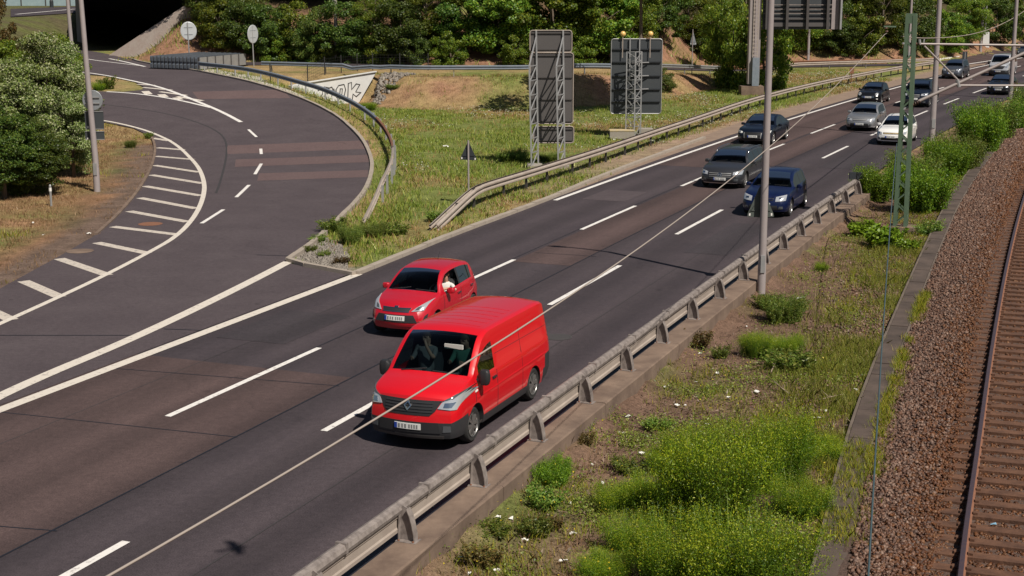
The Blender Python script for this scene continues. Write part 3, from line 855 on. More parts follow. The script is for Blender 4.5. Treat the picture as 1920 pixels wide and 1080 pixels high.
for k in range(-6, 16):
    s = -17.1 + 2.74 * k; h = heading(s); r = Vector((math.cos(h), -math.sin(h), 0)); d = Vector((math.sin(h), math.cos(h), 0)); o = Vector((*uv(s, U_BAR), .11))
    poly = [(-.10, 0), (.155, 0), (.145, .12), (.115, .28), (.075, .42), (.03, .52), (-.05, .56), (-.075, .52), (-.09, .25)]
    P3 = lambda a, z, e: o + r * a + Vector((0, 0, z)) + d * e
    b = MB()
    b.prism([P3(a, z, -.008) for a, z in poly], d * .016)                              # web
    for i in (1, 2, 3, 4): b.add([P3(*poly[i], -.07), P3(*poly[i], .07), P3(*poly[i + 1], .07), P3(*poly[i + 1], -.07)] + [P3(poly[i][0] + .012, poly[i][1], -.07), P3(poly[i][0] + .012, poly[i][1], .07), P3(poly[i + 1][0] + .012, poly[i + 1][1], .07), P3(poly[i + 1][0] + .012, poly[i + 1][1], -.07)], [(0, 1, 2, 3), (7, 6, 5, 4), (0, 4, 5, 1), (2, 6, 7, 3), (1, 5, 6, 2), (0, 3, 7, 4)])
    for i, jn in ((0, 8), (8, 7)): b.add([P3(*poly[i], -.07), P3(*poly[i], .07), P3(*poly[jn], .07), P3(*poly[jn], -.07)] + [P3(poly[i][0] - .012, poly[i][1], -.07), P3(poly[i][0] - .012, poly[i][1], .07), P3(poly[jn][0] - .012, poly[jn][1], .07), P3(poly[jn][0] - .012, poly[jn][1], -.07)], [(0, 1, 2, 3), (7, 6, 5, 4), (0, 4, 5, 1), (2, 6, 7, 3), (1, 5, 6, 2), (0, 3, 7, 4)])
    c = o + r * .03 + Vector((0, 0, .008)); b.bar(c - d * .11, c + d * .11, .34, .016)
    pst = b.build('post', M_['steel_dirty'], bar, world=True)
    bb = MB()
    for a in (-.09, .15):
        for e in (-.085, .085): bb.lathe([(.016, 0), (.016, .02), (0, .022)], 6, o + r * a + d * e + Vector((0, 0, .016)))
    bb.build('bolt', M_['steel_rust'], pst, world=True)
# dark twin box and end bracket at the barrier's far end
o = Vector((*uv(24.2, U_BAR - .1), .69)); h = heading(24.2)
bx = empty('marker_box', o, 'dark twin reflector box fixed to the far end of the crash barrier', 'reflector')
for e_ in (-.17, .13): MB().box((e_, 0, .14), (.26, .10, .27)).build('housing', M_['sign_dark'], bx)
b = MB(); b.bar((-.02, .02, -.05), (-.02, .02, .22), .05); b.bar((-.3, .03, .02), (.27, .03, .02), .04); b.build('bracket', M_['steel_dirty'], bx)

# ------------------------------------------------------------------ W-beam guard rails
def guardrail(name, path, side, label, step=2.67, top=.75, ramp0=0., ramp1=0., mb='steel_galv', mp='steel_dark', double=False, skip=0, mats=None, group=None):
    """path (x, y): ground line of the posts; side +1: beam on the right of travel"""
    P = resample(path, .8); L = np.concatenate([[0], np.cumsum([math.dist(a, b) for a, b in zip(P[:-1], P[1:])])])
    z0 = hz(*P[0]); root = empty(name, (*P[0], z0), label, 'guard rail')
    W = []
    for p, l in zip(P, L):
        dip = 0
        if ramp0 and l < ramp0: dip = (top - .18) * (1 - l / ramp0)
        if ramp1 and L[-1] - l < ramp1: dip = (top - .18) * (1 - (L[-1] - l) / ramp1)
        W.append((*p, hz(*p) + top - .155 - dip))
    if mats is None:
        b = MB()
        Q = side_path([w[:2] for w in W], side * .09); b.sweep([(*q, w[2]) for q, w in zip(Q, W)], w_profile(side, 0))
        if double:
            Q = side_path([w[:2] for w in W], -side * .09); b.sweep([(*q, w[2]) for q, w in zip(Q, W)], w_profile(-side, 0))
        b.build('beam', M_[mb], root, world=True)
    else:
        Q = side_path([w[:2] for w in W], side * .09)
        for f0, f1, m in mats:
            i0, i1 = int(f0 * (len(W) - 1)), int(f1 * (len(W) - 1)) + 1
            MB().sweep([(*q, w[2]) for q, w in zip(Q[i0:i1], W[i0:i1])], w_profile(side, 0)).build('beam', M_[m], root, world=True)
    n = int(L[-1] / step)
    for k in range(skip, n + 1):
        l = k * step + .05
        if (ramp0 and l < ramp0 * .45) or (ramp1 and L[-1] - l < ramp1 * .45): continue
        i = min(np.searchsorted(L, l), len(P) - 1); p = W[i]
        j0, j1 = max(i - 1, 0), min(i + 1, len(P) - 1); a = math.atan2(W[j1][0] - W[j0][0], W[j1][1] - W[j0][1])
        g = hz(p[0], p[1]); ht = p[2] + .15 - g
        b = MB(); c = Vector((p[0], p[1], g + ht / 2 - .06))
        b.box(c, (.09, .012, ht + .12), -a); 
        r = Vector((math.cos(a), -math.sin(a), 0)); d = Vector((math.sin(a), math.cos(a), 0))
        b.box(c + r * .045 + d * .02, (.008, .05, ht + .12), -a); b.box(c - r * .045 + d * .02, (.008, .05, ht + .12), -a)
        b.build('post', M_[mp], root, world=True)
    return root
guardrail('guard_rail', px_path([(813, 430), (845, 411), (890, 385), (930, 371), (968, 359), (1073, 324), (1143, 300), (1218, 272), (1310, 240), (1400, 206), (1500, 178), (1600, 155), (1700, 136), (1752, 128)], 2), 1,
          'long pale guard rail beside the motorway lanes with its near end sloping down', 2.67, ramp0=6, mb='steel_pale', double=True)
guardrail('guard_rail', px_path([(688, 420), (713, 386), (731, 353), (742, 322), (741, 292), (728, 264), (706, 239), (683, 222), (650, 203), (608, 184), (557, 169), (500, 153), (450, 143), (400, 137), (376, 134)], 2), -1,
          'curved guard rail round the outside of the ramp, rusty brown in its bend', 2.67, ramp0=7, mp='steel_galv', mats=[(0, .30, 'steel_pale'), (.295, .48, 'steel_rust'), (.475, 1, 'steel_blue')])
gr = [(x, float(edge_y(x)) - .3 + .9 * math.sin(x * .05)) for x in np.linspace(-19, 44.5, 60)]
guardrail('guard_rail', gr, 1, 'straight guard rail above the brown slope before the wooded bank', 5.3, mp='steel_galv', mats=[(0, .33, 'steel_blue'), (.33, .58, 'steel_galv'), (.575, .72, 'steel_rust'), (.715, 1, 'steel_pale')])
guardrail('guard_rail', [(x, float(edge_y(x)) + np.interp(x, [22, 42], [5.5, 1.8])) for x in np.linspace(24, 45, 20)], 1, 'second rusty guard rail at the foot of the red earth slope', 5.3, mb='steel_rust', mp='steel_dark')

# ------------------------------------------------------------------ crash cushion at the split
cor = [G(283, 129), G(374, 132), G(462, 123)]
z0 = hz(*cor[1])
cu = empty('crash_cushion', (*cor[1], z0), 'grey corrugated crash cushion where the ramp and the upper road split', 'crash cushion')
A, B_, C_ = [Vector((*q, z0)) for q in cor]
D_ = A + (C_ - B_)
b = MB(); n = 13
for i in range(n):
    p, q = A.lerp(B_, i / n), A.lerp(B_, (i + .62) / n); t = (B_ - A).normalized(); nrm = Vector((t.y, -t.x, 0))
    if nrm.y > 0: nrm = -nrm
    pr = [(0, .05), (.07, .12), (.07, .38), (.01, .46), (.01, .56), (.07, .64), (.07, .90), (0, 1.0)]
    pts = [p + nrm * a + Vector((0, 0, z)) for a, z in pr]
    b.prism(pts + [p + Vector((0, 0, 1.0)) - nrm * .02, p - nrm * .02 + Vector((0, 0, .05))], q - p)
b.build('rib_panel', M_['sign_rib'], cu, world=True)
b = MB(); b.prism([A + Vector((0, 0, .04)), B_ + Vector((0, 0, .04)), C_ + Vector((0, 0, .04)), D_ + Vector((0, 0, .04))], (0, 0, .90)); b.build('body', M_['steel_dark'], cu, world=True)
b = MB(); n = 6
for i in range(n):
    p, q = B_.lerp(C_, (i + .06) / n), B_.lerp(C_, (i + .86) / n); t = (C_ - B_).normalized(); nrm = Vector((t.y, -t.x, 0))
    b.prism([p + Vector((0, 0, .08)), q + Vector((0, 0, .08)), q + Vector((0, 0, .98)), p + Vector((0, 0, .98))], nrm * .05)
b.build('end_panel', M_['steel_galv'], cu, world=True)
b = MB(); n = 9
for i in range(n):
    p, q = A.lerp(B_, (i + .1) / n), D_.lerp(C_, (i + .1) / n); b.bar(p + Vector((0, 0, .985)), q + Vector((0, 0, .985)), .16, .05)
b.build('top_bar', M_['sign_rib'], cu, world=True)

# ------------------------------------------------------------------ white retaining wall with graffiti, fence above it
W1, W2 = Vector((-9.9, 109.3, 0)), Vector((-14.8, 105.3, 0)); wt = (W2 - W1).normalized(); wnn = Vector((wt.y, -wt.x, 0))
if wnn.y > 0: wnn = -wnn
def on_wall(px, py, off=0):
    d = Vector(ray(px, py)); o = Vector((0, 0, CAMH)); t = (W1 + wnn * off - o).dot(wnn) / d.dot(wnn); return o + d * t
wall = empty('retaining_wall', on_wall(640, 185), 'white concrete retaining wall with black graffiti beside the ramp', 'wall')
poly = [on_wall(*q) for q in [(545, 161), (575, 155), (706, 134), (694, 156), (671, 196), (545, 215)]]
b = MB(); b.prism(poly, -wnn * .35); b.build('wall_face', M_['concrete_white'], wall, world=True)
b = MB(); b.bar(on_wall(572, 155, .02), on_wall(705, 134, .02), .2, .07); b.build('coping', M_['concrete_white'], wall, world=True)
strokes = [[(604, 178), (606, 166), (614, 176), (617, 165), (622, 163), (626, 172)], [(631, 182), (630, 168), (635, 160), (645, 158), (648, 168), (645, 181), (637, 185), (631, 182)], [(637, 177), (638, 166), (642, 166), (641, 177), (637, 177)],
           [(652, 187), (653, 156), (659, 154), (659, 168), (668, 157), (675, 158), (667, 172), (677, 173), (668, 181), (662, 176), (660, 190)], [(596, 170), (608, 163), (618, 165)], [(622, 180), (626, 166), (630, 176)]]
b = MB()
for st in strokes: b.tube([on_wall(x, y, .012) for x, y in st], .038, 5)
b.build('graffiti', M_['graffiti'], wall, world=True)
fe = empty('mesh_fence', (*Gz(577, 146, 1.9), 1.9), 'low black mesh fence with thin posts above the white graffiti wall', 'fence')
fp = []
for px, py in [(507, 151), (530, 152), (554, 151), (577, 146), (609, 142), (640, 138), (670, 135), (699, 133), (750, 133), (803, 133)]:
    x, y = Gz(px, py, 1.8); p = Vector((x, y, hz(x, y))); fp.append(p)
    b = MB(); b.bar(p - Vector((0, 0, .1)), p + Vector((0, 0, 1.28)), .07); b.build('post', M_['black_plastic'], fe, world=True)
b = MB()
for a, c in zip(fp[:-1], fp[1:]):
    for z in np.arange(.12, 1.2, .2): b.bar(a + Vector((0, 0, z)), c + Vector((0, 0, z)), .010)
    n = max(2, int((c - a).length / .3))
    for k in range(1, n):
        q = a.lerp(c, k / n); b.bar(q + Vector((0, 0, .05)), q + Vector((0, 0, 1.2)), .008)
b.build('wire_mesh', M_['black_plastic'], fe, world=True)

# ------------------------------------------------------------------ overpass
br = empty('overpass', (-40, 143, 0), 'dark road bridge over the ramp with a stone paved slope at its side', 'bridge')
MB().prism([(-42, 146.5, 7.2), (-22, 146.5, 7.2), (-22, 201, 7.2), (-57, 201, 7.2)], (0, 0, 1.4)).build('deck', M_['deck_concrete'], br, world=True)
MB().box((-32, 146.7, 9.1), (19, .4, 1.1)).build('parapet', M_['deck_concrete'], br, world=True)
MB().box((-40, 201.5, 3.2), (34, .6, 8.2)).build('abutment', M_['deck_concrete'], br, world=True)
MB().prism([(-57.5, 200, -1), (-57, 201.5, -1), (-45, 158, -1), (-45.6, 157.6, -1)], (0, 0, 8.15)).build('side_wall', M_['deck_concrete'], br, world=True)
b = MB()
fa, fb = Vector((-37.6, 139.5, 1.84)), Vector((-38.6, 200, 1.84))
b.add([fa, Vector((-28.6, 137.0, 7.2)), Vector((-27.4, 200, 7.2)), fb, Vector((-24, 137.5, 7.0)), Vector((-24, 200, 7.0)), fa - Vector((-3.2, 2.6, .1)), Vector((-25, 136, 3))], [(0, 1, 2, 3), (1, 4, 5, 2), (6, 1, 0), (6, 7, 1), (7, 4, 1)])
b.build('paved_slope', M_['stone_slope'], br, world=True)
far_road = tag(area('far_road', [Gz(20, 32, 4.9), Gz(150, 24, 4.9), Gz(158, 12, 4.9), Gz(20, 17, 4.9)], M_['asphalt'], None, .03, 8), kind='structure')
strip('edge_line', [Gz(30, 27.5, 4.9), Gz(140, 17.5, 4.9)], .45, M_['paint_white'], far_road, .05, 4)
x, y = Gz(90, 13, 4.9)
pn = empty('panel_fence', (x, y + 12, 4.9), 'pale blue panel fence behind the upper road at the far left', 'fence')
b = MB(); [b.box((k * 4 - 14, 0, 1.2), (3.85, .12, 2.4)) for k in range(8)]; b.build('panel', M_['panel_blue'], pn)
b = MB(); [b.box((k * 4 - 16, -.05, 1.3), (.15, .2, 2.7)) for k in range(9)]; b.build('post', M_['steel_dark'], pn)
bo = empty('marker_post', (*Gz(97, 13, 4.9), 4.9), 'dark thick post beside the upper road at the far left', 'post')
b = MB(); b.lathe([(.30, -.2), (.30, .9), (.24, 1.0), (.24, 2.0), (.30, 2.05), (.30, 2.4), (.05, 2.5)], 12); b.build('shaft', M_['sign_dark'], bo)

# ------------------------------------------------------------------ lamp posts
def lamp_post(px, py, label, H=10, r0=.12, r1=.06, arm=(0, 1.1), z=None, y=None, lean=(0, 0), group=None, base=None):
    if y is None: x, y = G(px, py)
    else: x = Xat(px, py, y)
    z = hz(x, y) if z is None else z
    root = empty('street_lamp', (x, y, z), label, 'street lamp', group)
    P = [(0, 0, -.1), (0, 0, H * .12), (lean[0] * .5, lean[1] * .5, H * .5), (lean[0], lean[1], H)]
    b = MB(); b.tube(P, [r0, r0, (r0 + r1) / 2, r1], 14); b.lathe([(r0 * 1.06, -.1), (r0 * 1.06, .9), (r0, .95)], 14); b.build('pole', M_['pole_paint'], root, smooth=True, angle=40)
    a, l = arm; dx, dy = -math.cos(a), math.sin(a); t = Vector((lean[0], lean[1], H))
    pts = [t + Vector((dx * l * q, dy * l * q, .75 * math.sin(q * PI / 2))) for q in np.linspace(0, 1, 7)]
    MB().tube(pts, r1 * .75, 8).build('arm', M_['pole_paint'], root, smooth=True, angle=40)
    e = pts[-1]; b = MB(); b.tube([e, e + Vector((dx * .12, dy * .12, .02)), e + Vector((dx * .45, dy * .45, .03)), e + Vector((dx * .7, dy * .7, .0))], [.05, .11, .13, .05], 8)
    b.build('lamp_head', M_['steel_galv'], root, smooth=True, angle=40)
    m = MB(); m.box((0, -r0 - .01, .9), (r0 * 1.1, .04, .5)); m.build('access_door', M_['steel_galv'], root)
    return root
H1 = heading(4)
lamp_post(1427, 552, 'tall grey street lamp on the railway verge just behind the crash barrier', 8.8, .112, .085, (H1, 1.0))
lamp_post(182, 357, 'grey street lamp on the left verge carrying a round sign and two grey plates', 10.5, .128, .085, (-.3, 1.2), lean=(-.35, .2))
lamp_post(140, 150, 'grey street lamp half hidden by silver leaves at the far left', 11, .135, .09, (-.3, 1.2), y=92, lean=(-.25, 0))
lamp_post(631, 113, 'grey street lamp standing before the wooded bank behind the curved ramp rail', 11, .17, .11, (-.2, 1.2))
lamp_post(1515, 112, 'thin grey street lamp below the overhead sign board', 10.5, .15, .10, (-.2, 1.2))
lamp_post(1703, 118, 'thin grey street lamp just right of the green lattice mast', 11, .16, .11, (-.2, 1.2))
lamp_post(1747, 262, 'grey street lamp rising from the bushes right of the green lattice mast', 11, .16, .11, (.4, 1.2))
lamp_post(1838, 98, 'far grey street lamp beside a white block on the red earth slope', 12, .17, .12, (-.2, 1.2))
lamp_post(1894, 186, 'grey street lamp in the bushes at the right edge behind the dark saloon', 12, .16, .11, (.4, 1.2))
x, y = G(1847, 86)
wb = empty('white_post', (x, y, hz(x, y)), 'white concrete block with a steel tube on the red earth slope', 'post')
b = MB(); b.box((0, 0, .75), (.85, .6, 1.9), taper=.85); b.build('block', M_['concrete_white'], wb)
MB().tube([(-.1, .1, .5), (-.12, .1, 9.5)], .12, 10).build('tube', M_['steel_galv'], wb)

# ------------------------------------------------------------------ signs
def disc(b, r, c, t=.03, n=28): b.lathe([(0, -t), (r * .97, -t), (r, -t * .6), (r, 0), (0, 0)], n, c, 'Y')
y = G(182, 357)[1] + .18
def at(px, py, y): return Vector((Xat(px, py, y), y, Zat(py, y)))
s1 = empty('round_sign', at(173, 188, y), 'back of a round traffic sign on the left street lamp', 'road sign')
b = MB(); disc(b, .42, (0, .04, 0)); b.build('disc', M_['sign_grey'], s1)
for dz in (.12, -.12): MB().bar((-.3, -.02, dz), (.3, -.02, dz), .04).build('clamp', M_['steel_galv'], s1)
for (px0, py0, px1, py1, lab) in [(158, 208, 195, 243, 'larger grey plate below the round sign on the left street lamp'), (159, 246, 196, 262, 'small grey plate at the bottom of the left street lamp sign stack')]:
    A, C = at(px0, py0, y), at(px1, py1, y); c = (A + C) / 2
    o = empty('sign_plate', c, lab, 'road sign'); w, h_ = C.x - A.x, A.z - C.z
    b = MB(); b.box((0, .03, 0), (w, .03, h_)); b.build('plate', M_['sign_back_cool'], o)
    for e_ in (.47, -.47): MB().box((0, .01, h_ * e_), (w, .03, .025)).build('edge_rim', M_['steel_galv'], o)
    b = MB(); b.lathe([(.045, -.012), (.045, 0)], 8, (-w * .35, .0, -h_ * .36), 'Y'); b.lathe([(0, -.012), (.045, -.012)], 8, (-w * .35, .0, -h_ * .36), 'Y'); b.build('sticker', M_['litter_white'], o)
def tri_sign(apex, left, right, ybase, m, label, post=None, yd=None):
    P = [at(*q, yd) for q in (apex, left, right)]; c = (P[0] + P[1] + P[2]) / 3
    o = empty('triangle_sign', (c.x, yd, ybase), label, 'road sign')
    rnd = []
    for i in range(3):                                    # rounded corners
        p, q, r = P[i], P[i - 1], P[(i + 1) % 3]
        rnd += [p.lerp(q, .10), p.lerp(q.lerp(r, .5), .045), p.lerp(r, .10)]
    MB().prism(rnd, (0, .025, 0)).build('plate', m, o, world=True)
    if post:
        MB().tube([(P[0].x, yd - .05, ybase - .1), (P[0].x, yd - .05, P[0].z + post)], .038, 10).build('post', M_['pole_paint'], o, world=True, smooth=True, angle=40)
    for t in (.35, .8):
        z = P[0].z + (P[1].z - P[0].z) * t; w = abs(P[2].x - P[1].x) * t * .42; MB().bar((c.x - w, yd - .012, z), (c.x + w, yd - .012, z), .02).build('clamp', m, o, world=True)
    for q in (P[1], P[2]):
        b = MB(); s = q + (c - q) * .24; b.box((s.x, yd - .006, s.z), (.045, .01, .07)); b.build('sticker', M_['litter_white'], o, world=True)
    return o
y = G(1427, 552)[1] + .16
tri_sign((1427, 345), (1399, 407), (1453, 407), Zat(415, y), M_['sign_green_grey'], 'grey back of a triangular sign fixed to the tall street lamp by the barrier', None, y)
x, y = G(878, 381)
tri_sign((878, 264), (862, 299), (895, 301), hz(x, y), M_['sign_dark'], 'dark back of a triangular sign on its own thin post in the grass island', .02, y)
x, y = G(1299, 137)
tri_sign((1299, 56), (1294, 84), (1306, 84), hz(x, y), M_['sign_grey'], 'small far triangular sign on a post before the red earth bank', .05, y)
for px, py, r, by, lab in [(353, 58, .50, 122, 'round sign back above the crash cushion, the left one of two'), (473, 64, .50, 124, 'round sign back turned sideways right of the crash cushion')]:
    x, y = G(px + 3, by); o = empty('round_sign', (x, y, hz(x, y)), lab, 'road sign'); zc = Zat(py, y) - hz(x, y)
    yaw = 0.35 if px < 400 else 1.05
    pl = MB(); pl.lathe([(0, -.02), (.62, -.02), (.66, 0), (.66, .02), (0, .02)], 26, (0, 0, 0), 'Y'); d_ = pl.build('disc', mat('sign_pale_%d' % px, (.40, .42, .44), .5, .2, noise=(3, .5, (.5, .52, .54))), o); d_.location = (0, .06, zc); d_.rotation_euler = (0, 0, yaw); d_.scale = (1, 1, 1.12)
    MB().tube([(0, 0, -.1), (-.06, 0, zc + .7)], .05, 10).build('post', M_['steel_galv'], o, smooth=True, angle=40)
    for dz in (-.28, .28): k = MB().bar((-.34, 0, dz), (.34, 0, dz), .028).build('clamp', M_['sign_grey'], o); k.location = (0, .02, zc); k.rotation_euler = (0, 0, yaw)

# left big sign: stacked boards on two lattice supports
xL, yL = G(1003, 312); zb = hz(xL, yL)
bs = empty('direction_sign', (Xat(1034, 160, yL + .6), yL + .6, zb), 'tall stacked back of a direction sign on two lattice supports in the grass', 'road sign')
yb = yL + .65
def board(root, q0, q1, m, rim='steel_galv', y=None):
    A, C = at(*q0, y), at(*q1, y); w, h_ = C.x - A.x, A.z - C.z; r = .12; c = (A + C) / 2
    pts = []
    for sx, sz, a0 in ((1, 1, 0), (-1, 1, 90), (-1, -1, 180), (1, -1, 270)):
        for a in (0, 45, 90): pts.append(c + Vector((sx * (w / 2 - r) + r * math.cos(R(a0 + a)), 0, sz * (h_ / 2 - r) + r * math.sin(R(a0 + a)))))
    o = MB().prism(pts, (0, .04, 0)).build('board', m, root, world=True)
    rm = MB(); rm.tube([p - Vector((0, .015, 0)) for p in pts] + [pts[0] - Vector((0, .015, 0))], .028, 6); rm.build('rim', M_[rim], o, world=True)
    return A, C, o
for q0, q1 in [((993.5, 57), (1072, 98)), ((994, 99), (1074, 232)), ((1000, 237), (1075.5, 268))]:
    A, C, o = board(bs, q0, q1, M_['sign_back'], 'steel_pale', yb)
    n = max(1, int((A.z - C.z) / .85))
    for k in range(n + 1):
        z = C.z + .12 + (A.z - C.z - .24) * k / n; MB().bar((A.x + .05, yb - .03, z), (C.x - .05, yb - .03, z), .05, .05).build('stiffener', M_['steel_dark'], o, world=True)
for px in (1003, 1053):
    py = 312 if px < 1020 else 302
    b = MB(); top = Zat(57, yb)
    x = Xat(px, py, yL); X = lambda e: x + e
    c0, c1 = (x - .16, yL - .35), (x + .17, yb - .07)
    b.bar((*c1, zb - .1), (c1[0] - .12, c1[1], top), .075); b.bar((*c0, zb - .1), (c0[0] - .12, c0[1], top - 1.6), .075)
    b.bar((c0[0] - .12, c0[1], top - 1.6), (c1[0] - .12, c1[1], top - .3), .055)
    n = 7
    for k in range(n):
        za, zc_ = zb + (top - 1.6 - zb) * k / n, zb + (top - 1.6 - zb) * (k + 1) / n; fa_, fb_ = -.12 * (za - zb) / (top - zb), -.12 * (zc_ - zb) / (top - zb)
        b.bar((c0[0] + fa_, c0[1], za), (c1[0] + fb_, c1[1], zc_), .045); b.bar((c0[0] + fb_, c0[1], zc_), (c1[0] + fb_, c1[1], zc_), .045)
    b.build('lattice_support', M_['steel_galv'], bs, world=True)
    MB().box((x, yL + .1, zb + .0), (.7, 1.2, .16)).build('foot_plate', M_['concrete'], bs, world=True)

# right big sign on a three-legged tower with two yellow lamps
xR, yR = G(1188, 257); zr = hz(xR, yR); ys = yR + .75
rs = empty('direction_sign', (xR, yR, zr), 'square dark back of a direction sign with two yellow warning lamps on a tower', 'road sign')
A, C, o = board(rs, (1146.5, 73), (1239, 213), M_['sign_back_cool'], 'steel_galv', ys)
for py in (92, 116, 142, 167, 190): MB().bar((A.x + .06, ys - .05, Zat(py, ys)), (C.x - .06, ys - .05, Zat(py, ys)), .09, .06).build('stiffener', M_['sign_dark'], o, world=True)
b = MB(); zt = Zat(74, ys); zt2 = Zat(97, yR)
legs = [(Xat(1173, 250, yR), yR - .05), (Xat(1188, 250, yR), yR - .40), (Xat(1201, 250, yR), yR + .05)]
for x, y in legs: b.bar((x, y, zr - .05), (x, y, zt2), .065)
for x in (Xat(1181, 90, ys), Xat(1199, 90, ys)): b.bar((x, ys - .12, Zat(150, ys)), (x, ys - .12, zt + .1), .06)
n = 9
for k in range(n):
    za, zc_ = zr + .1 + (zt2 - zr - .1) * k / n, zr + .1 + (zt2 - zr - .1) * (k + 1) / n
    for i in range(3):
        p, q = legs[i], legs[(i + 1) % 3]
        if k % 2: p, q = q, p
        b.bar((*p, za), (*q, zc_), .035); b.bar((*p, zc_), (*q, zc_), .035)
for py in (118, 143, 168): b.bar((legs[0][0], yR, Zat(py, yR)), (legs[2][0] + .45, ys - .1, Zat(py, yR)), .05)
b.build('lattice_tower', M_['steel_galv'], rs, world=True)
for px in (1168, 1219.5):
    bx_ = Xat(px, 63, ys); z = Zat(63.5, ys); b = MB(); b.tube([(bx_ - .02, ys - .15, Zat(108, ys)), (bx_ - .02, ys - .15, z - .25), (bx_ + .0, ys - .1, z - .1)], .03, 6); arm_ = b.build('lamp_arm', M_['steel_pale'], rs, world=True)
    b = MB(); b.lathe([(.0, -.16), (.10, -.13), (.155, -.04), (.155, .04), (.10, .13), (0, .16)], 14, (bx_, ys - .1, z)); b.build('warning_lamp', M_['lamp_yellow'], rs, world=True, smooth=True)
for q, m in [((1166, 251), 'yellow_paint'), ((1211, 247), 'concrete')]:
    x, y = G(q[0], q[1] + 8); b = MB(); b.box((x, y + .2, hz(x, y) + .2), (1.35 if m == 'yellow_paint' else .8, .9, .42)); fb_ = b.build('foundation_block', M_['concrete'], rs, world=True)
    if m == 'yellow_paint': MB().box((x, y + .2, hz(x, y) + .425), (1.38, .94, .05)).build('painted_cap', M_[m], fb_, world=True)

# sign gantry with ladder column
xG, yG = Gz(1414, 178, 0); yG += .9
ga = empty('sign_gantry', (xG, yG, 0), 'steel gantry column with ladder and overhead sign board seen from behind', 'sign gantry')
MB().box((xG - .1, yG, .25), (1.75, 1.5, .8)).build('foundation', M_['concrete_brown'], ga, world=True)
b = MB(); zt = 11.0; w0 = Xat(1424, 100, yG) - Xat(1402, 100, yG)
b.box((Xat(1407, 100, yG), yG, zt / 2 + .6), (w0 * .42, .8, zt - .4)); b.box((Xat(1420, 100, yG), yG + .25, zt / 2 + .6), (w0 * .5, .3, zt - .4)); b.build('column', M_['pole_paint'], ga, world=True)
b = MB(); lx = Xat(1413, 100, yG)
for s_ in (-.14, .2): b.bar((lx + s_, yG - .5, 2.6), (lx + s_, yG - .5, zt - .5), .05)
for k in range(26): b.bar((lx - .14, yG - .5, 2.7 + k * .3), (lx + .2, yG - .5, 2.7 + k * .3), .04)
b.build('ladder', M_['steel_pale'], ga, world=True)
A, C = at(1411, 108, yG - .55), at(1422, 161, yG - .55); b = MB(); b.box(((A + C) / 2), (C.x - A.x, .3, A.z - C.z)); b.build('cabinet', M_['steel_blue'], ga, world=True)
A, C = at(1434, -70, yG), at(1575, 55, yG)
MB().box(((A.x + C.x) / 2, yG + .15, (A.z + C.z) / 2), (C.x - A.x, .12, A.z - C.z)).build('board', M_['sign_back_cool'], ga, world=True)
MB().box((C.x - .05, yG - .15, (A.z + C.z) / 2), (.14, .6, A.z - C.z)).build('end_panel', M_['steel_galv'], ga, world=True)
MB().box((C.x - .42, yG + .02, (A.z + C.z) / 2), (.55, .12, A.z - C.z)).build('side_panel', M_['pole_paint'], ga, world=True)
for px in (1437, 1475, 1513, 1551):
    x = Xat(px, 20, yG); b = MB(); b.bar((x, yG - .22, C.z), (x, yG - .22, zt), .20, .34, up=(0, 1, 0)); b.build('upright', M_['steel_dark'], ga, world=True)
b = MB()
for py in (9, 17, 25): b.bar((A.x, yG - .05, Zat(py, yG)), (C.x - .7, yG - .05, Zat(py, yG)), .06)
b.build('grip_bar', M_['steel_dirty'], ga, world=True)
b = MB()
for py, hgt in ((35, .13), (46, .30)): b.box(((A.x + C.x) / 2 - .35, yG - .02, Zat(py, yG)), (C.x - A.x - .9, .2, hgt))
b.build('rail_panel', M_['sign_back'], ga, world=True)
b = MB(); b.bar((xG - .6, yG, 10.4), (C.x + .3, yG, 10.4), .7, .7); b.build('cross_beam', M_['pole_paint'], ga, world=True)

x, y = G(1808, 121)
de = empty('marker_sign', (x, y, hz(x, y)), 'small dark board on a post between the merging lanes', 'road sign')
b = MB(); b.box((0, 0, Zat(104, y)), (.52, .05, .85)); b.build('plate', M_['sign_dark'], de)
MB().tube([(0, -.05, -.1), (0, -.05, Zat(98, y))], .05, 8).build('post', M_['steel_galv'], de)
x, y = G(1596, 158)
de = empty('marker_sign', (x, y, hz(x, y)), 'small rusty marker plate behind the pale guard rail', 'road sign')
b = MB(); b.box((0, 0, 1.15), (.36, .04, .5)); b.build('plate', M_['steel_rust'], de)
MB().tube([(0, .04, -.1), (0, .04, 1.3)], .035, 8).build('post', M_['steel_rust'], de)
for px, py, lab in [(96, 384, 'short grey marker post in the dry grass at the left'), (858, 116, 'tiny white marker post behind the guard rail on the bank')]:
    x, y = G(px, py); o = empty('marker_post', (x, y, hz(x, y)), lab, 'post'); hh = .75
    MB().lathe([(.045, -.1), (.045, hh), (.02, hh + .05)], 10).build('shaft', M_['steel_galv'] if px < 500 else M_['litter_white'], o)
    MB().lathe([(.055, hh - .22), (.055, hh - .08)], 10).build('band', M_['litter_white'], o)

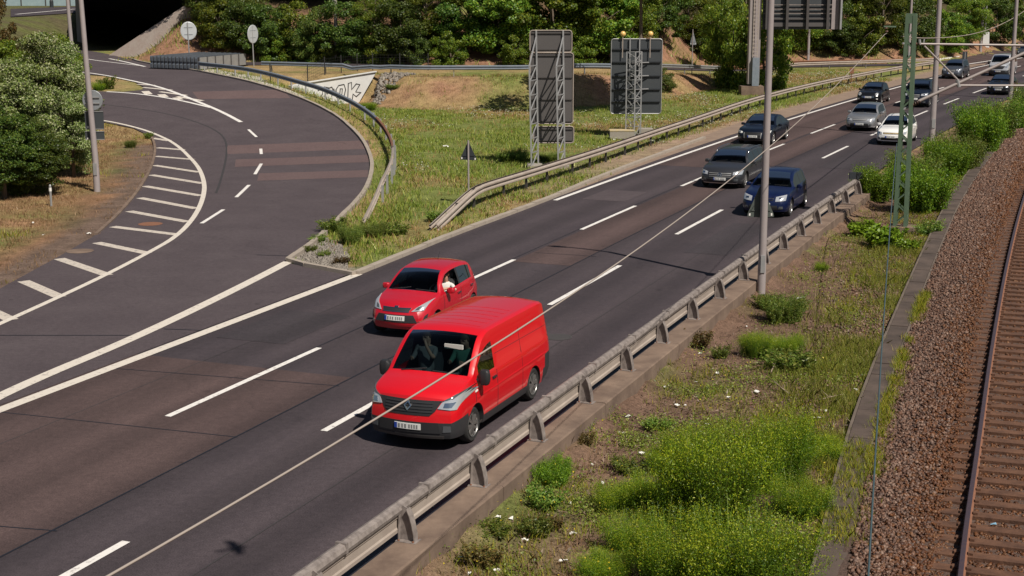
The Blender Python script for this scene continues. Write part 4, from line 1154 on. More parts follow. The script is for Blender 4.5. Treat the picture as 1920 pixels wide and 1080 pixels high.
# ------------------------------------------------------------------ railway mast and wires
xm, ym = Gz(1688, 428, -.2); HM = Zat(26, ym) + .2; am = R(19.5)
ms = empty('railway_mast', (xm, ym, -.2), 'green lattice railway mast on a concrete footing with a cantilever arm', 'railway mast', rz=-am)
hw = lambda z: .245 - .06 * z / HM
for sx in (-1, 1):
    for sy in (-1, 1):
        b = MB()
        for t in ((.125, .012), (.012, .125)):
            ox, oy = (t[0] / 2 if t[0] > .05 else 0), (t[1] / 2 if t[1] > .05 else 0)
            b.bar((sx * (hw(0) - ox), sy * (hw(0) - oy), 0), (sx * (hw(HM) - ox), sy * (hw(HM) - oy), HM - .05), t[0], t[1], up=(0, 1, 0))
        b.build('leg', M_['mast_green'], ms)
b = MB(); n = 17
for k in range(n):
    za, zc_ = .15 + (HM - .6) * k / n, .15 + (HM - .6) * (k + 1) / n; wa, wc = hw(za) - .01, hw(zc_) - .01; s_ = 1 if k % 2 else -1
    for sy in (-1, 1): b.bar((s_ * wa, sy * wa, za), (-s_ * wc, sy * wc, zc_), .05, .012, up=(0, 1, 0))
    for sx in (-1, 1): b.bar((sx * wa, s_ * wa, za), (sx * wc, -s_ * wc, zc_), .012, .05, up=(0, 1, 0))
b.build('lacing', M_['mast_green'], ms)
b = MB(); b.box((0, 0, HM - .16), (.36, .36, .34)); b.build('cap_plate', M_['mast_green'], ms)
b = MB(); b.box((.05, .0, -.06), (.85, .8, .30)); b.box((.05, 0, .07), (.72, .66, .06)); b.build('footing', M_['concrete_brown'], ms)
yk = ym - .1
def mp(px, py, y=None): return at(px, py, y or yk)
ca_ = empty('cantilever_arm', mp(1690, 83), 'pale tubular cantilever arm reaching over the track from the green mast', 'cantilever arm')
MB().tube([mp(1725, 82.5), mp(1990, 86)], .042, 10).build('top_tube', M_['cantilever'], ca_, world=True, smooth=True, angle=40)
MB().tube([mp(1722, 190), mp(1990, 68)], .058, 10).build('brace_tube', M_['cantilever'], ca_, world=True, smooth=True, angle=40)
MB().tube([mp(1733, 86), mp(1798, 152)], .034, 8).build('strut', M_['cantilever'], ca_, world=True, smooth=True, angle=40)
MB().tube([mp(1796, 160), mp(1990, 160.5)], .036, 8).build('steady_arm', M_['cantilever'], ca_, world=True, smooth=True, angle=40)
for a_, c_, r_ in ((mp(1795, 150), mp(1798, 163), .07), (mp(1724, 74), mp(1725, 84), .05), (mp(1733, 73), mp(1731, 84), .03)): MB().tube([a_, c_], r_, 8).build('clamp', M_['steel_galv'], ca_, world=True)
def insul(b, P, Q, n=6, r=.085):
    for k in range(n):
        c = P.lerp(Q, (k + .25) / n); d = P.lerp(Q, (k + .75) / n); b.tube([c, c.lerp(d, .5), d], [.03, r, .03], 10)
for a_, c_, n_, r_ in ((mp(1700, 82), mp(1726, 82.5), 5, .06), (mp(1702, 201), mp(1726, 189), 6, .085)):
    b = MB(); insul(b, a_, c_, n_, r_); b.build('insulator', M_['insulator'], ca_, world=True, smooth=True)
MB().bar(mp(1692, 81), mp(1704, 82), .06).build('hinge', M_['steel_galv'], ca_, world=True); MB().bar(mp(1690, 205), mp(1706, 200), .07).build('hinge', M_['steel_galv'], ca_, world=True)
fb = empty('wire_bracket', mp(1680, 50), 'small bracket with two insulators near the top of the green mast', 'bracket')
b = MB(); b.bar(mp(1680, 50), mp(1657, 49.5), .05); b.build('arm', M_['mast_green'], fb, world=True)
b = MB(); insul(b, mp(1661, 50), mp(1663, 62), 2, .07); b.build('insulator', M_['insulator'], fb, world=True, smooth=True)
def wire(name, pts, r, m, label):
    o = MB().tube([Vector(p) for p in pts], r, 6).build(name, m, None, smooth=True)
    return tag(o, label, 'wire')
# the feeder wire runs parallel to the track, sagging towards the next mast behind the viewer
pA = mp(1663, 62); fd = Vector((math.sin(am), math.cos(am), 0)); pts = []
wy_, wz_ = [pA.y], [pA.z]                    # heights read off the sag of the wire, then fitted with one curve
for px, py in [(1640, 82), (1540, 184), (1380, 340), (1264, 420), (1100, 526), (1000, 591), (800, 718), (600, 845), (420, 959), (230, 1080)]:
    d = ray(px, py); k = d[0] / d[1]; t_ = math.tan(am); y_ = (pA.x - pA.y * t_) / (k - t_); wy_.append(y_); wz_.append(CAMH + d[2] * y_ / d[1])
cf = np.polyfit(wy_, wz_, 3)
for y_ in np.linspace(pA.y, 4.0, 60): pts.append((pA.x - (pA.y - y_) * math.tan(am), y_, float(np.polyval(cf, y_))))
pts[0] = tuple(pA)
wire('overhead_wire', pts, .0095, M_['wire_rope'], 'pale thick wire sagging from the green mast across the whole motorway view')
wire('overhead_wire', [mp(1675, 330, ym - .5)] + [(Xat(1675 - 15 * k / 12, 420, y_), y_, 3.4 - (3.4 - .9) * (k / 12) ** 1.15) for k, y_ in [(k, ym - .5 - (ym - 12) * k / 12) for k in range(1, 13)]], .014, M_['wire_dark'], 'thin dark wire dropping from the green mast along the verge towards the viewer')
pW = [at(px, py, y_) for px, py, y_ in [(1690, 68, ym), (1720, 71.5, 60), (1750, 71.5, 70), (1790, 69.5, 83), (1830, 63, 96), (1870, 50, 108), (1913, 27, 118), (1960, -10, 128)]]
wire('overhead_wire', smooth_path([tuple(p) for p in pW], 2), .022, M_['wire_rope'], 'distant sagging wire between the green mast and the upper right corner')
# ------------------------------------------------------------------ vehicles
def pchip(xs, ys, x):
    xs = np.asarray(xs, float); ys = np.asarray(ys, float); x = np.clip(np.asarray(x, float), xs[0], xs[-1])
    h = np.diff(xs); d = np.diff(ys) / h; m = np.zeros_like(xs)
    m[0], m[-1] = d[0], d[-1]
    for i in range(1, len(xs) - 1):
        if d[i - 1] * d[i] > 0: w1, w2 = 2 * h[i] + h[i - 1], h[i] + 2 * h[i - 1]; m[i] = (w1 + w2) / (w1 / d[i - 1] + w2 / d[i])
    i = np.clip(np.searchsorted(xs, x) - 1, 0, len(xs) - 2); t = (x - xs[i]) / h[i]
    return (1 + 2 * t) * (1 - t) ** 2 * ys[i] + t * (1 - t) ** 2 * h[i] * m[i] + t * t * (3 - 2 * t) * ys[i + 1] + t * t * (t - 1) * h[i] * m[i + 1]

TOPF = [1, .93, .8, .55, .28, 0]
SROWS = [0, .07, .18, .32, .48, .63, .77, .9, 1.0]
SEG = ['bot', 'bot', 'bot'] + ['side'] * 8 + ['g0', 'g1', 'g2', 'g3', 't0', 't1', 't2', 't3', 't4']

class Car:
    def __init__(c, P):
        c.P = P; c.L, c.W, c.H = P['L'], P['W'], P['H']
        c.ax = [P['fo'], P['fo'] + P['wb']]; c.r = P['r']
        keys = [0, .04, .09, .16, .25, .36, P['cowl'], P['rf'], P['rr'], P['tail'], c.L, c.L - .04, c.L - .1, c.L - .2, c.L - .34]
        for a, b_ in P['win']: keys += [a, b_]
        for a, b_ in P['door']: keys += [a, b_]
        keys += P.get('keys', [])
        Ra = c.r + P.get('gap', .055)
        for a in c.ax: keys += [a + Ra * math.cos(t) * .999 for t in np.linspace(0, PI, 15)] + [a - Ra - .006, a + Ra + .006]
        xs = sorted(set(round(float(k), 4) for k in list(np.arange(0, c.L, .13)) + keys if 0 <= k <= c.L)); X = [xs[0]]
        for k in xs[1:]:
            if k - X[-1] > .004: X.append(k)
        c.X = np.array(X); c.Ra = Ra
        c.build_shell()
    def top(c, x): return pchip(*zip(*c.P['top']), x)
    def sh(c, x): return pchip(*zip(*c.P['sh']), x)
    def section(c, x):
        P = c.P; zt, zs = float(c.top(x)), float(c.sh(x)); zs = min(zs, zt - .012)
        gc = P.get('gc', .2) + .10 * max(0, 1 - x / .4) * P.get('chin', .3) + .25 * max(0, 1 - (c.L - x) / .5) * .5
        zb = gc
        for a in c.ax:
            dx = abs(x - a)
            if dx < c.Ra: zb = c.r + math.sqrt(c.Ra ** 2 - dx * dx)
        W2 = c.W / 2 * float(pchip(*zip(*P['plan']), x))
        def sw(z):
            t = (z - gc) / max(zs - gc, .01); return W2 * float(np.interp(t, [0, .12, .35, .6, .82, 1.0], P.get('sprof', [.93, .975, 1.0, 1.0, .985, .955])))
        pts = [(0, zb), (sw(zb) * .5, zb), (sw(zb) * .9, zb)]
        for t in SROWS:
            z = zb + (zs - zb) * t; pts.append((sw(z), z))
        hgt = zt - zs; wb_ = sw(zs); tum = P['tumble']
        yg = lambda z: wb_ - tum * (z - zs) * (1 + .35 * (z - zs))
        z1 = zs + min(.035, .2 * hgt); z2 = zt - min(P.get('gtop', .085), .3 * hgt); z3 = zt - min(.035, .1 * hgt)
        pts += [(yg(z1) - .01 * min(1, hgt * 3), z1), (yg(z2) - .012 * min(1, hgt * 3), z2), (yg(z3) - .012, z3)]
        ye = yg(zt) - min(.055, .03 + .06 * hgt)
        if hgt < .12: ye = wb_ * .93
        cr = P.get('crown', .035)
        for f in TOPF: pts.append((ye * f, zt + cr * (1 - f * f)))
        return pts
    def warp(c, x, y, z):
        P = c.P; q = (y / (c.W / 2)) ** 2
        fF = max(0, 1 - x / (.42 * c.L)); fR = max(0, 1 - (c.L - x) / (.30 * c.L))
        nz = float(np.interp(z, *zip(*P['nose']))); tz = float(np.interp(z, *zip(*P['tailp'])))
        xx = x + fF * P.get('bowF', .2) * q + fF ** 3 * nz - fR * P.get('bowR', .12) * q - fR ** 3 * tz
        return Vector((c.L / 2 - xx, y, z))
    def build_shell(c):
        n = 9 + 3 + 3 + 6; ring = 2 * n - 2
        V, F, T = [], [], []
        secs = [c.section(x) for x in c.X]
        for x, s in zip(c.X, secs):
            full = s + [(-y, z) for y, z in s[-2:0:-1]]
            V += [c.warp(x, y, z) for y, z in full]
        m = len(c.X)
        for i in range(m - 1):
            for k in range(ring):
                k2 = (k + 1) % ring; left = k < n - 1; seg = k if left else ring - 1 - k
                F.append((i * ring + k, i * ring + k2, (i + 1) * ring + k2, (i + 1) * ring + k))
                x = (c.X[i] + c.X[i + 1]) / 2; z = sum(V[q].z for q in F[-1]) / 4
                T.append((SEG[seg], x, z, 1 if left else -1, seg))
        for end, i in ((0, 0), (1, m - 1)):
            s = secs[i]; x = c.X[i]; rows = []
            fr = TOPF + [-f for f in TOPF[-2::-1]]
            for j in range(3, 16):
                y, z = s[j]; cr = c.P.get('crown', .035) if j == 15 else 0
                b0 = len(V); V += [c.warp(x, y * f, z + cr * (1 - f * f)) for f in fr]; rows.append(b0)
            for a, b_ in zip(rows[:-1], rows[1:]):
                for k in range(len(fr) - 1):
                    F.append((a + k, a + k + 1, b_ + k + 1, b_ + k)); z = sum(V[q].z for q in F[-1]) / 4
                    T.append(('front' if end == 0 else 'rear', x, z, 0, 0))
        c.V, c.F, c.T = V, F, T
        c.bvh = BVHTree.FromPolygons(V, F)
    def classify(c, t):
        tag_, x, z, side, seg = t; P = c.P
        r = P['rule'](tag_, x, z, side) if 'rule' in P else None
        if r: return r
        if tag_ == 'bot': return ('underbody', 0)
        if tag_ in ('t1', 't2', 't3', 't4'):
            if P['cowl'] < x < P['rf']: return ('windscreen', 0)
            if P['rr'] < x < P['tail'] and not P.get('no_rear'): return ('rear_window', 0)
        if tag_ == 'g1':
            for i, (a, b_) in enumerate(P['win']):
                if a < x < b_ and c.top(x) - c.sh(x) > .14: return ('side_window', (i, side))
            if P['win'][0][0] < x < P['win'][-1][1] and c.top(x) - c.sh(x) > .14 and P.get('dark_pillar', True): return ('pillar', side)
        if tag_ in ('t0', 't1', 't2', 't3', 't4', 'g3') and P['rf'] <= x <= P['rr']: return ('roof', 0)
        if tag_ in ('t0', 't1', 't2', 't3', 't4') and x < P['cowl']: return ('bonnet', 0)
        if tag_ == 'side' and z < P.get('clad', 0): return ('sill', side)
        if tag_ in ('front', 'rear', 'side') and z < P.get('bump', .52):
            if x < .42: return ('front_bumper', 0)
            if x > c.L - .4: return ('rear_bumper', 0)
        if tag_ in ('side', 'g0'):
            for i, (a, b_) in enumerate(P['door']):
                if a < x < b_ and z > .28: return ('door', (i, side))
        return ('body', 0)

    def cast(c, proj, a, b_):
        if proj == 'front': o, d = Vector((c.L / 2 + 1, a, b_)), Vector((-1, 0, 0))
        elif proj == 'rear': o, d = Vector((-c.L / 2 - 1, a, b_)), Vector((1, 0, 0))
        elif proj == 'left': o, d = Vector((c.L / 2 - a, 2, b_)), Vector((0, -1, 0))
        elif proj == 'right': o, d = Vector((c.L / 2 - a, -2, b_)), Vector((0, 1, 0))
        else: o, d = Vector((c.L / 2 - a, b_, 3.5)), Vector((0, 0, -1))
        h = c.bvh.ray_cast(o, d)
        if h[0] is None:
            h = c.bvh.find_nearest(o + d * 1.2)
        nrm = h[1]
        if nrm.dot(d) > 0: nrm = -nrm
        return h[0], nrm, d
    def patch(c, name, m, proj, quads, parent, off=.007, n=(7, 4), depth=.03):
        b = MB()
        for q in (quads if isinstance(quads[0][0], (tuple, list)) else [quads]):
            V, I, F = [], [], []
            for i in range(n[0] + 1):
                for j in range(n[1] + 1):
                    u, w = i / n[0], j / n[1]
                    a = [(q[0][k] * (1 - u) + q[1][k] * u) * (1 - w) + (q[3][k] * (1 - u) + q[2][k] * u) * w for k in (0, 1)]
                    p, nn, d = c.cast(proj, a[0], a[1]); V.append(p + (nn - d).normalized() * off if off > 0 else p); I.append(p + d * depth)
            N = n[1] + 1; M = len(V)
            for i in range(n[0]):
                for j in range(n[1]): F.append((i * N + j, (i + 1) * N + j, (i + 1) * N + j + 1, i * N + j + 1))
            ring = [i * N for i in range(n[0] + 1)] + [n[0] * N + j for j in range(1, N)] + [i * N + n[1] for i in range(n[0] - 1, -1, -1)] + [j for j in range(n[1] - 1, 0, -1)]
            for k in range(len(ring)): F.append((ring[k], ring[(k + 1) % len(ring)], M + ring[(k + 1) % len(ring)], M + ring[k]))
            b.add(V + I, F)
        return b.build(name, m, parent, smooth=True, angle=40)

WHEEL_CACHE = {}
def wheel_set(r, w, rim_m, nsp, root, car, white=False):
    key = (r, w, rim_m, nsp)
    if key not in WHEEL_CACHE:
        rr = r * .66
        t = MB().lathe([(rr, -w / 2 + .01), (r * .9, -w / 2), (r * .975, -w / 2 + .025), (r, -w / 2 + .05), (r, w / 2 - .05), (r * .975, w / 2 - .025), (r * .9, w / 2), (rr, w / 2 - .01)], 28, axis='Y')
        hub = MB().lathe([(0, w / 2 - .06), (rr * .97, w / 2 - .065), (rr * .99, w / 2 - .01), (rr, -w / 2 + .02), (0, -w / 2 + .02)], 24, axis='Y')
        rm = MB(); rm.lathe([(rr * .90, w / 2 - .03), (rr, w / 2 - .012), (rr * 1.03, w / 2 + .002), (rr * 1.03, w / 2 - .02)], 28, axis='Y')
        rm.lathe([(0, w / 2 - .004), (rr * .2, w / 2 - .006), (rr * .24, w / 2 - .05)], 16, axis='Y')
        for k in range(nsp):
            a = 2 * PI * k / nsp
            for da in (-.10, .10):
                p = Vector((math.sin(a + da * 1.6) * rr * .18, w / 2 - .022, math.cos(a + da * 1.6) * rr * .18)); q = Vector((math.sin(a + da) * rr * .96, w / 2 - .020, math.cos(a + da) * rr * .96))
                rm.bar(p, q, rr * .13, .03, up=(0, 1, 0))
        WHEEL_CACHE[key] = (hub, t, rm, {})
    hub, t, rm, made = WHEEL_CACHE[key]
    for x in car.ax:
        for s in (1, -1):
            if not made:
                h = hub.build('wheel', M_['black_plastic'], root, smooth=True, angle=40); a = t.build('tyre', M_['tyre'], h, smooth=True, angle=50); b = rm.build('rim', M_[rim_m], h, smooth=True, angle=40)
                made.update(h=h.data, t=a.data, r=b.data)
            else:
                h = bpy.data.objects.new('wheel', made['h']); COL.objects.link(h); h.parent = root
                a = bpy.data.objects.new('tyre', made['t']); COL.objects.link(a); a.parent = h
                b = bpy.data.objects.new('rim', made['r']); COL.objects.link(b); b.parent = h
            h.location = (car.L / 2 - x, s * (car.W / 2 - w / 2 - .025), r)
            h.rotation_euler = (0, random.uniform(0, 1), 0 if s > 0 else PI)

def mirror_pair(c, root, m, x, z, w=.2, hgt=.14, arm_m=None):
    for s in (1, -1):
        p, nn, d = c.cast('left' if s > 0 else 'right', x, z)
        b = MB(); y0 = abs(p.y); cx = c.L / 2 - x
        prof = []
        nseg = 8
        for i in range(nseg + 1):
            t = i / nseg; yy = y0 + .03 + w * t; k = (.55 + .45 * min(1, t * 4)) * min(1, (1.02 - t) * 5) ** .35
            prof.append((yy, k))
        V, F = [], []
        for yy, k in prof:
            for a in np.linspace(0, 2 * PI, 12, endpoint=False):
                ca_, sa_ = math.cos(a), math.sin(a); e = .40
                V.append((cx + .07 * k * math.copysign(abs(ca_) ** e, ca_) - .02, s * yy, z + .06 + hgt / 2 * k * math.copysign(abs(sa_) ** e, sa_)))
        for i in range(nseg):
            for k in range(12): F.append((i * 12 + k, i * 12 + (k + 1) % 12, (i + 1) * 12 + (k + 1) % 12, (i + 1) * 12 + k))
        F += [tuple(range(11, -1, -1)), tuple(nseg * 12 + k for k in range(12))]
        b.add(V, F); o = b.build('door_mirror', m, root, smooth=True, angle=40)
        f = MB(); f.bar((cx, s * (y0 - .03), z), (cx - .01, s * (y0 + .1), z + .03), .06, .05); f.build('mirror_foot', M_['black_plastic'], o)
        g = MB(); g.box((cx - .095, s * (y0 + .03 + w * .5), z + .06), (.006, w * .7, hgt * .75)); g.build('mirror_glass', M_['chrome'], o)

def make_vehicle(name, P, contact, s, label, cat, group=None):
    c = Car(P); h = heading(s) + P.get('yaw', 0)
    fx, fy = -math.sin(h), -math.cos(h); rz = math.atan2(fy, fx)
    lx, ly = c.L / 2 - P['fo'], c.W / 2 - .13
    X, Y = contact
    loc = (X - (lx * math.cos(rz) - ly * math.sin(rz)), Y - (lx * math.sin(rz) + ly * math.cos(rz)), 0.012)
    root = empty(name, loc, label, cat, group, rz)
    pm = M_[P['paint']]; trim = M_['dark_trim']
    MM = dict(body=pm, underbody=M_['black_plastic'], windscreen=M_['glass'], rear_window=M_['glass_dark'], side_window=M_['glass_dark'], pillar=M_['black_plastic'], roof=pm, bonnet=pm,
              sill=trim if P.get('dark_sill', False) else pm, front_bumper=M_[P['bumper']] if 'bumper' in P else pm, rear_bumper=M_[P['bumper']] if 'bumper' in P else pm, door=pm)
    groups = {}
    for i, t in enumerate(c.T): groups.setdefault(c.classify(t), []).append(i)
    built = {}
    for (nm, k), fs in groups.items():
        if (nm, k) in P.get('open', []): continue
        m = MM[nm]
        if nm == 'side_window' and k[0] == 0: m = M_['glass_side']
        idx = {}; V, F = [], []
        for fi in fs:
            q = []
            for v in c.F[fi]:
                if v not in idx: idx[v] = len(V); V.append(c.V[v])
                q.append(idx[v])
            F.append(q)
        o = link_mesh(nm, V, F, m, root, smooth=True, angle=38); built[(nm, k)] = o
    # inside: floor, dash, seats, headliner
    b = MB(); x0, x1 = P['cowl'] + .25, min(P['tail'], c.L - .35); cx = c.L / 2
    zb = float(c.sh(P['cowl'] + .3)); Wd = c.W - .22
    b.box((cx - (x0 + x1) / 2, 0, .34), (x1 - x0, Wd, .06)); b.box((cx - P['cowl'] - .32, 0, zb - .16), (.5, Wd - .05, .24), taper=.9)
    for z_ in (.34,):
        for sy in (1, -1): b.box((cx - (x0 + x1) / 2, sy * (Wd / 2 - .01), (zb + .3) / 2), (x1 - x0, .02, zb - .36))
    if P.get('cargo_wall'): b.box((cx - P['cargo_wall'], 0, .98), (.05, Wd - .12, 1.36))
    b.build('interior', M_['interior'], root)
    sx = P.get('seat', P['cowl'] + 1.12)
    rows = [sx] + ([sx + .85] if not P.get('cargo_wall') and P['tail'] - sx > 1.2 else [])
    hs = P.get('seat_z', .30); 
    for x in rows:
        for y in (-.37, .37):
            sb = MB(); sb.box((cx - x + .18, y, hs + .16), (.50, .48, .16)); sb.bar((cx - x - .05, y, hs + .2), (cx - x - .22, y, hs + .78), .14, .46, up=(0, 1, 0)); sb.bar((cx - x - .22, y, hs + .80), (cx - x - .25, y, hs + .98), .09, .24, up=(0, 1, 0)); sb.build('seat', M_['dash'] if x == sx else M_['interior'], root)
    hl, hf = [], []
    xs = np.linspace(P['rf'] + .02, min(P['rr'], P.get('cargo_wall', 99)), 6)
    for x in xs:
        sc = c.section(x); ye = sc[15][0]
        for k in (-1, -.5, 0, .5, 1): hl.append(c.warp(x, ye * k, sc[15][1] - .045))
    for i in range(5):
        for k in range(4): hf.append((i * 5 + k, i * 5 + k + 1, (i + 1) * 5 + k + 1, (i + 1) * 5 + k))
    link_mesh('headliner', hl, hf, M_['dash'], root)
    st = MB(); zc = zb - .02; ctr = Vector((cx - P['cowl'] - .62, .37, zc)); 
    st.tube([ctr + Vector((-.10 * math.sin(a) , .18 * math.cos(a), .16 * math.sin(a))) for a in np.linspace(0, 2 * PI, 17)], .016, 6); st.bar(ctr + Vector((0, -.17, 0)), ctr + Vector((0, .17, 0)), .05, .03); st.build('steering_wheel', M_['black_plastic'], root)
    wheel_set(c.r, P.get('tw', .205), P.get('rim', 'rim_grey'), P.get('spokes', 5), root, c)
    # door gaps, handles
    zl = .34
    for i, (a, b_) in enumerate(P['door']):
        for s_ in (1, -1):
            d = built.get(('door', (i, s_)))
            if d is None: continue
            pr = 'left' if s_ > 0 else 'right'; zt_ = float(c.sh((a + b_) / 2)) - .01
            Q = [[(a - .009, zl), (a + .009, zl), (a + .009, zt_), (a - .009, zt_)], [(b_ - .009, zl), (b_ + .009, zl), (b_ + .009, zt_), (b_ - .009, zt_)]]
            c.patch('door_gap', M_['black_plastic'], pr, Q, d, .002, (1, 8), .01)
            hx = b_ - .24; hzv = zt_ - .13
            c.patch('door_handle', M_[P.get('handle', P['paint'])], pr, [[(hx, hzv), (hx + .17, hzv), (hx + .17, hzv + .035), (hx, hzv + .035)]], d, .03, (3, 1), .03)
    if P.get('sidestripe'):
        for s_, pr in ((1, 'left'), (-1, 'right')): c.patch('trim_strip', M_[P['sidestripe']], pr, [[(P['door'][0][0], .50), (P['door'][-1][1], .52), (P['door'][-1][1], .545), (P['door'][0][0], .525)]], root, .012, (12, 1), .02)
    # face of the car
    for nm, m, q in P['face']:
        o = c.patch(nm, M_[m], 'front', q, root, .010 if nm not in ('number_plate',) else .022, (8, 3), .03)
        built.setdefault(nm, o)
    for nm, m, q in P['face_pair']:
        for s_ in (1, -1):
            qq = [[(s_ * y, z) for y, z in k] for k in q]
            o = c.patch(nm, M_[m], 'front', qq, root, .018 if nm == 'headlight' else .022 if nm == 'headlight_trim' else .012, (12, 7), .05)
            if nm == 'headlight' and 'bulb' in P:
                bm_, bq = P['bulb']; c.patch('bulb', M_[bm_], 'front', [[(s_ * y, z) for y, z in k] for k in bq], o, .026, (4, 3), .02)
    if P.get('grille_bars'):
        y, z0, z1, n, m = P['grille_bars']
        for k in range(n):
            z = z0 + (z1 - z0) * k / max(1, n - 1); c.patch('grille_bar', M_[m], 'front', [[(-y, z - .010), (y, z - .010), (y, z + .010), (-y, z + .010)]], built['grille'], .022, (8, 1), .02)
    pz, pw = P['plate'], .26
    pl = c.patch('number_plate', M_['plate_white'], 'front', [[(-pw, pz - .055), (pw, pz - .055), (pw, pz + .055), (-pw, pz + .055)]], root, .026, (4, 2), .03)
    c.patch('plate_strip', M_['plate_blue'], 'front', [[(-pw, pz - .052), (-pw + .055, pz - .052), (-pw + .055, pz + .052), (-pw, pz + .052)]], pl, .030, (1, 1), .02)
    marks = [[(-pw + x, pz - .036), (-pw + x + w_, pz - .036), (-pw + x + w_, pz + .036), (-pw + x, pz + .036)] for x, w_ in ((.08, .035), (.15, .03), (.21, .035), (.29, .03), (.34, .03), (.39, .03), (.44, .03))]
    c.patch('plate_mark', M_['plate_grey'], 'front', marks, pl, .029, (1, 1), .02)
    # rear lamps
    for s_ in (1, -1):
        z = float(c.sh(c.L - .2)) - .16; y = s_ * c.W * .40
        c.patch('tail_lamp', mat('lamp_red', (.35, .01, .01), .2, coat=1) if 'lamp_red' not in M_ else M_['lamp_red'], 'rear', [[(y - .08, z - .1), (y + .08, z - .1), (y + .08, z + .1), (y - .08, z + .1)]], root, .01, (3, 3), .03)
    mx = P.get('mirror_x', P['cowl'] + .38)
    mirror_pair(c, root, M_[P.get('mirror', P['paint'])], mx, float(c.sh(mx)) + .01, *P.get('mirror_size', (.2, .14)))
    for y in (-.55, .10): MB().bar(c.cast('top', P['cowl'] + .04, y)[0] + Vector((0, 0, .012)), c.cast('top', P['cowl'] + .08, y + .5)[0] + Vector((0, 0, .012)), .025, .015).build('wiper', M_['black_plastic'], root)
    return c, root, built

def face_std(W, zh0, zh1, zg0, zg1, zi0, zi1, yh=(.52, .92), yg=.46, yi=.62):
    w = W / 2
    return ([('grille', 'black_plastic', [[(-yg * w, zg0), (yg * w, zg0), (yg * w * 1.06, zg1), (-yg * w * 1.06, zg1)]]),
             ('air_intake', 'black_plastic', [[(-yi * w, zi0), (yi * w, zi0), (yi * w * .93, zi1), (-yi * w * .93, zi1)]])],
            [('headlight', 'lamp_lens', [[(yh[0] * w, zh0), (yh[1] * w, zh0 + .03), (yh[1] * w * 1.01, zh1 + .03), (yh[0] * w, zh1 - .04)]])])

def car_params(kind, L, W, H, wb, fo, r, paint, **k):
    d = dict(L=L, W=W, H=H, wb=wb, fo=fo, r=r, paint=paint, plan=[(0, .74), (.05, .83), (.12, .90), (.25, .955), (.5, .985), (1.0, 1.0), (L - 1.0, 1.0), (L - .5, .975), (L - .2, .93), (L - .06, .86), (L, .80)],
             nose=[(.2, .07), (.38, .0), (.55, .02), (.75, .12), (1.0, .16)], tailp=[(.2, .10), (.45, 0), (.7, .03), (1.0, .06), (1.4, .06)], tumble=.36)
    hb = .50 * H; ch = .655 * H
    if kind in ('hatch', 'wagon', 'suv'):
        cw = k.pop('cowl', fo + .48); rf = k.pop('rf', cw + .78); rr = L - (.55 if kind == 'hatch' else .50); tl = L - .12
        d.update(cowl=cw, rf=rf, rr=rr, tail=tl, top=[(0, hb - .10), (.06, hb - .01), (.18, hb + .06), (.55, hb + .14), (cw, ch), (cw + .25, ch + .19 * H * .8), (rf, H - .065), (rf + .35, H - .015), ((rf + rr) / 2 + .1, H - .0), (rr, H - .06), (tl, ch + .02), (L, ch - .12)],
                 sh=[(0, hb - .16), (.1, hb - .05), (.4, hb + .05), (cw, ch - .07), (cw + .9, ch - .03), (rr, ch + .03), (L, ch - .18)])
        d['win'] = [(cw + .30, cw + 1.20), (cw + 1.29, cw + 2.05)] + ([(cw + 2.12, rr - .08)] if kind != 'hatch' or rr - cw > 2.35 else [])
        d['door'] = [(cw + .22, cw + 1.25), (cw + 1.25, min(cw + 2.12, fo + wb - .02))]
    else:
        cw = k.pop('cowl', fo + .55); rf = cw + .88; rr = L - 1.62; tl = L - .62
        d.update(cowl=cw, rf=rf, rr=rr, tail=tl, top=[(0, hb - .08), (.06, hb + .0), (.18, hb + .06), (.6, hb + .13), (cw, ch - .01), (cw + .3, ch + .2), (rf, H - .06), (rf + .4, H - .01), (rr, H - .05), (tl - .3, ch + .18), (tl, ch + .06), (L - .1, ch + .04), (L, ch - .03)],
                 sh=[(0, hb - .14), (.1, hb - .03), (.4, hb + .06), (cw, ch - .07), (cw + .9, ch - .04), (rr, ch + .0), (L - .1, ch - .02), (L, ch - .12)])
        d['win'] = [(cw + .34, cw + 1.28), (cw + 1.37, rr + .45)]; d['door'] = [(cw + .25, cw + 1.33), (cw + 1.33, fo + wb - .05)]
    d.update(k); return d

PX = {}
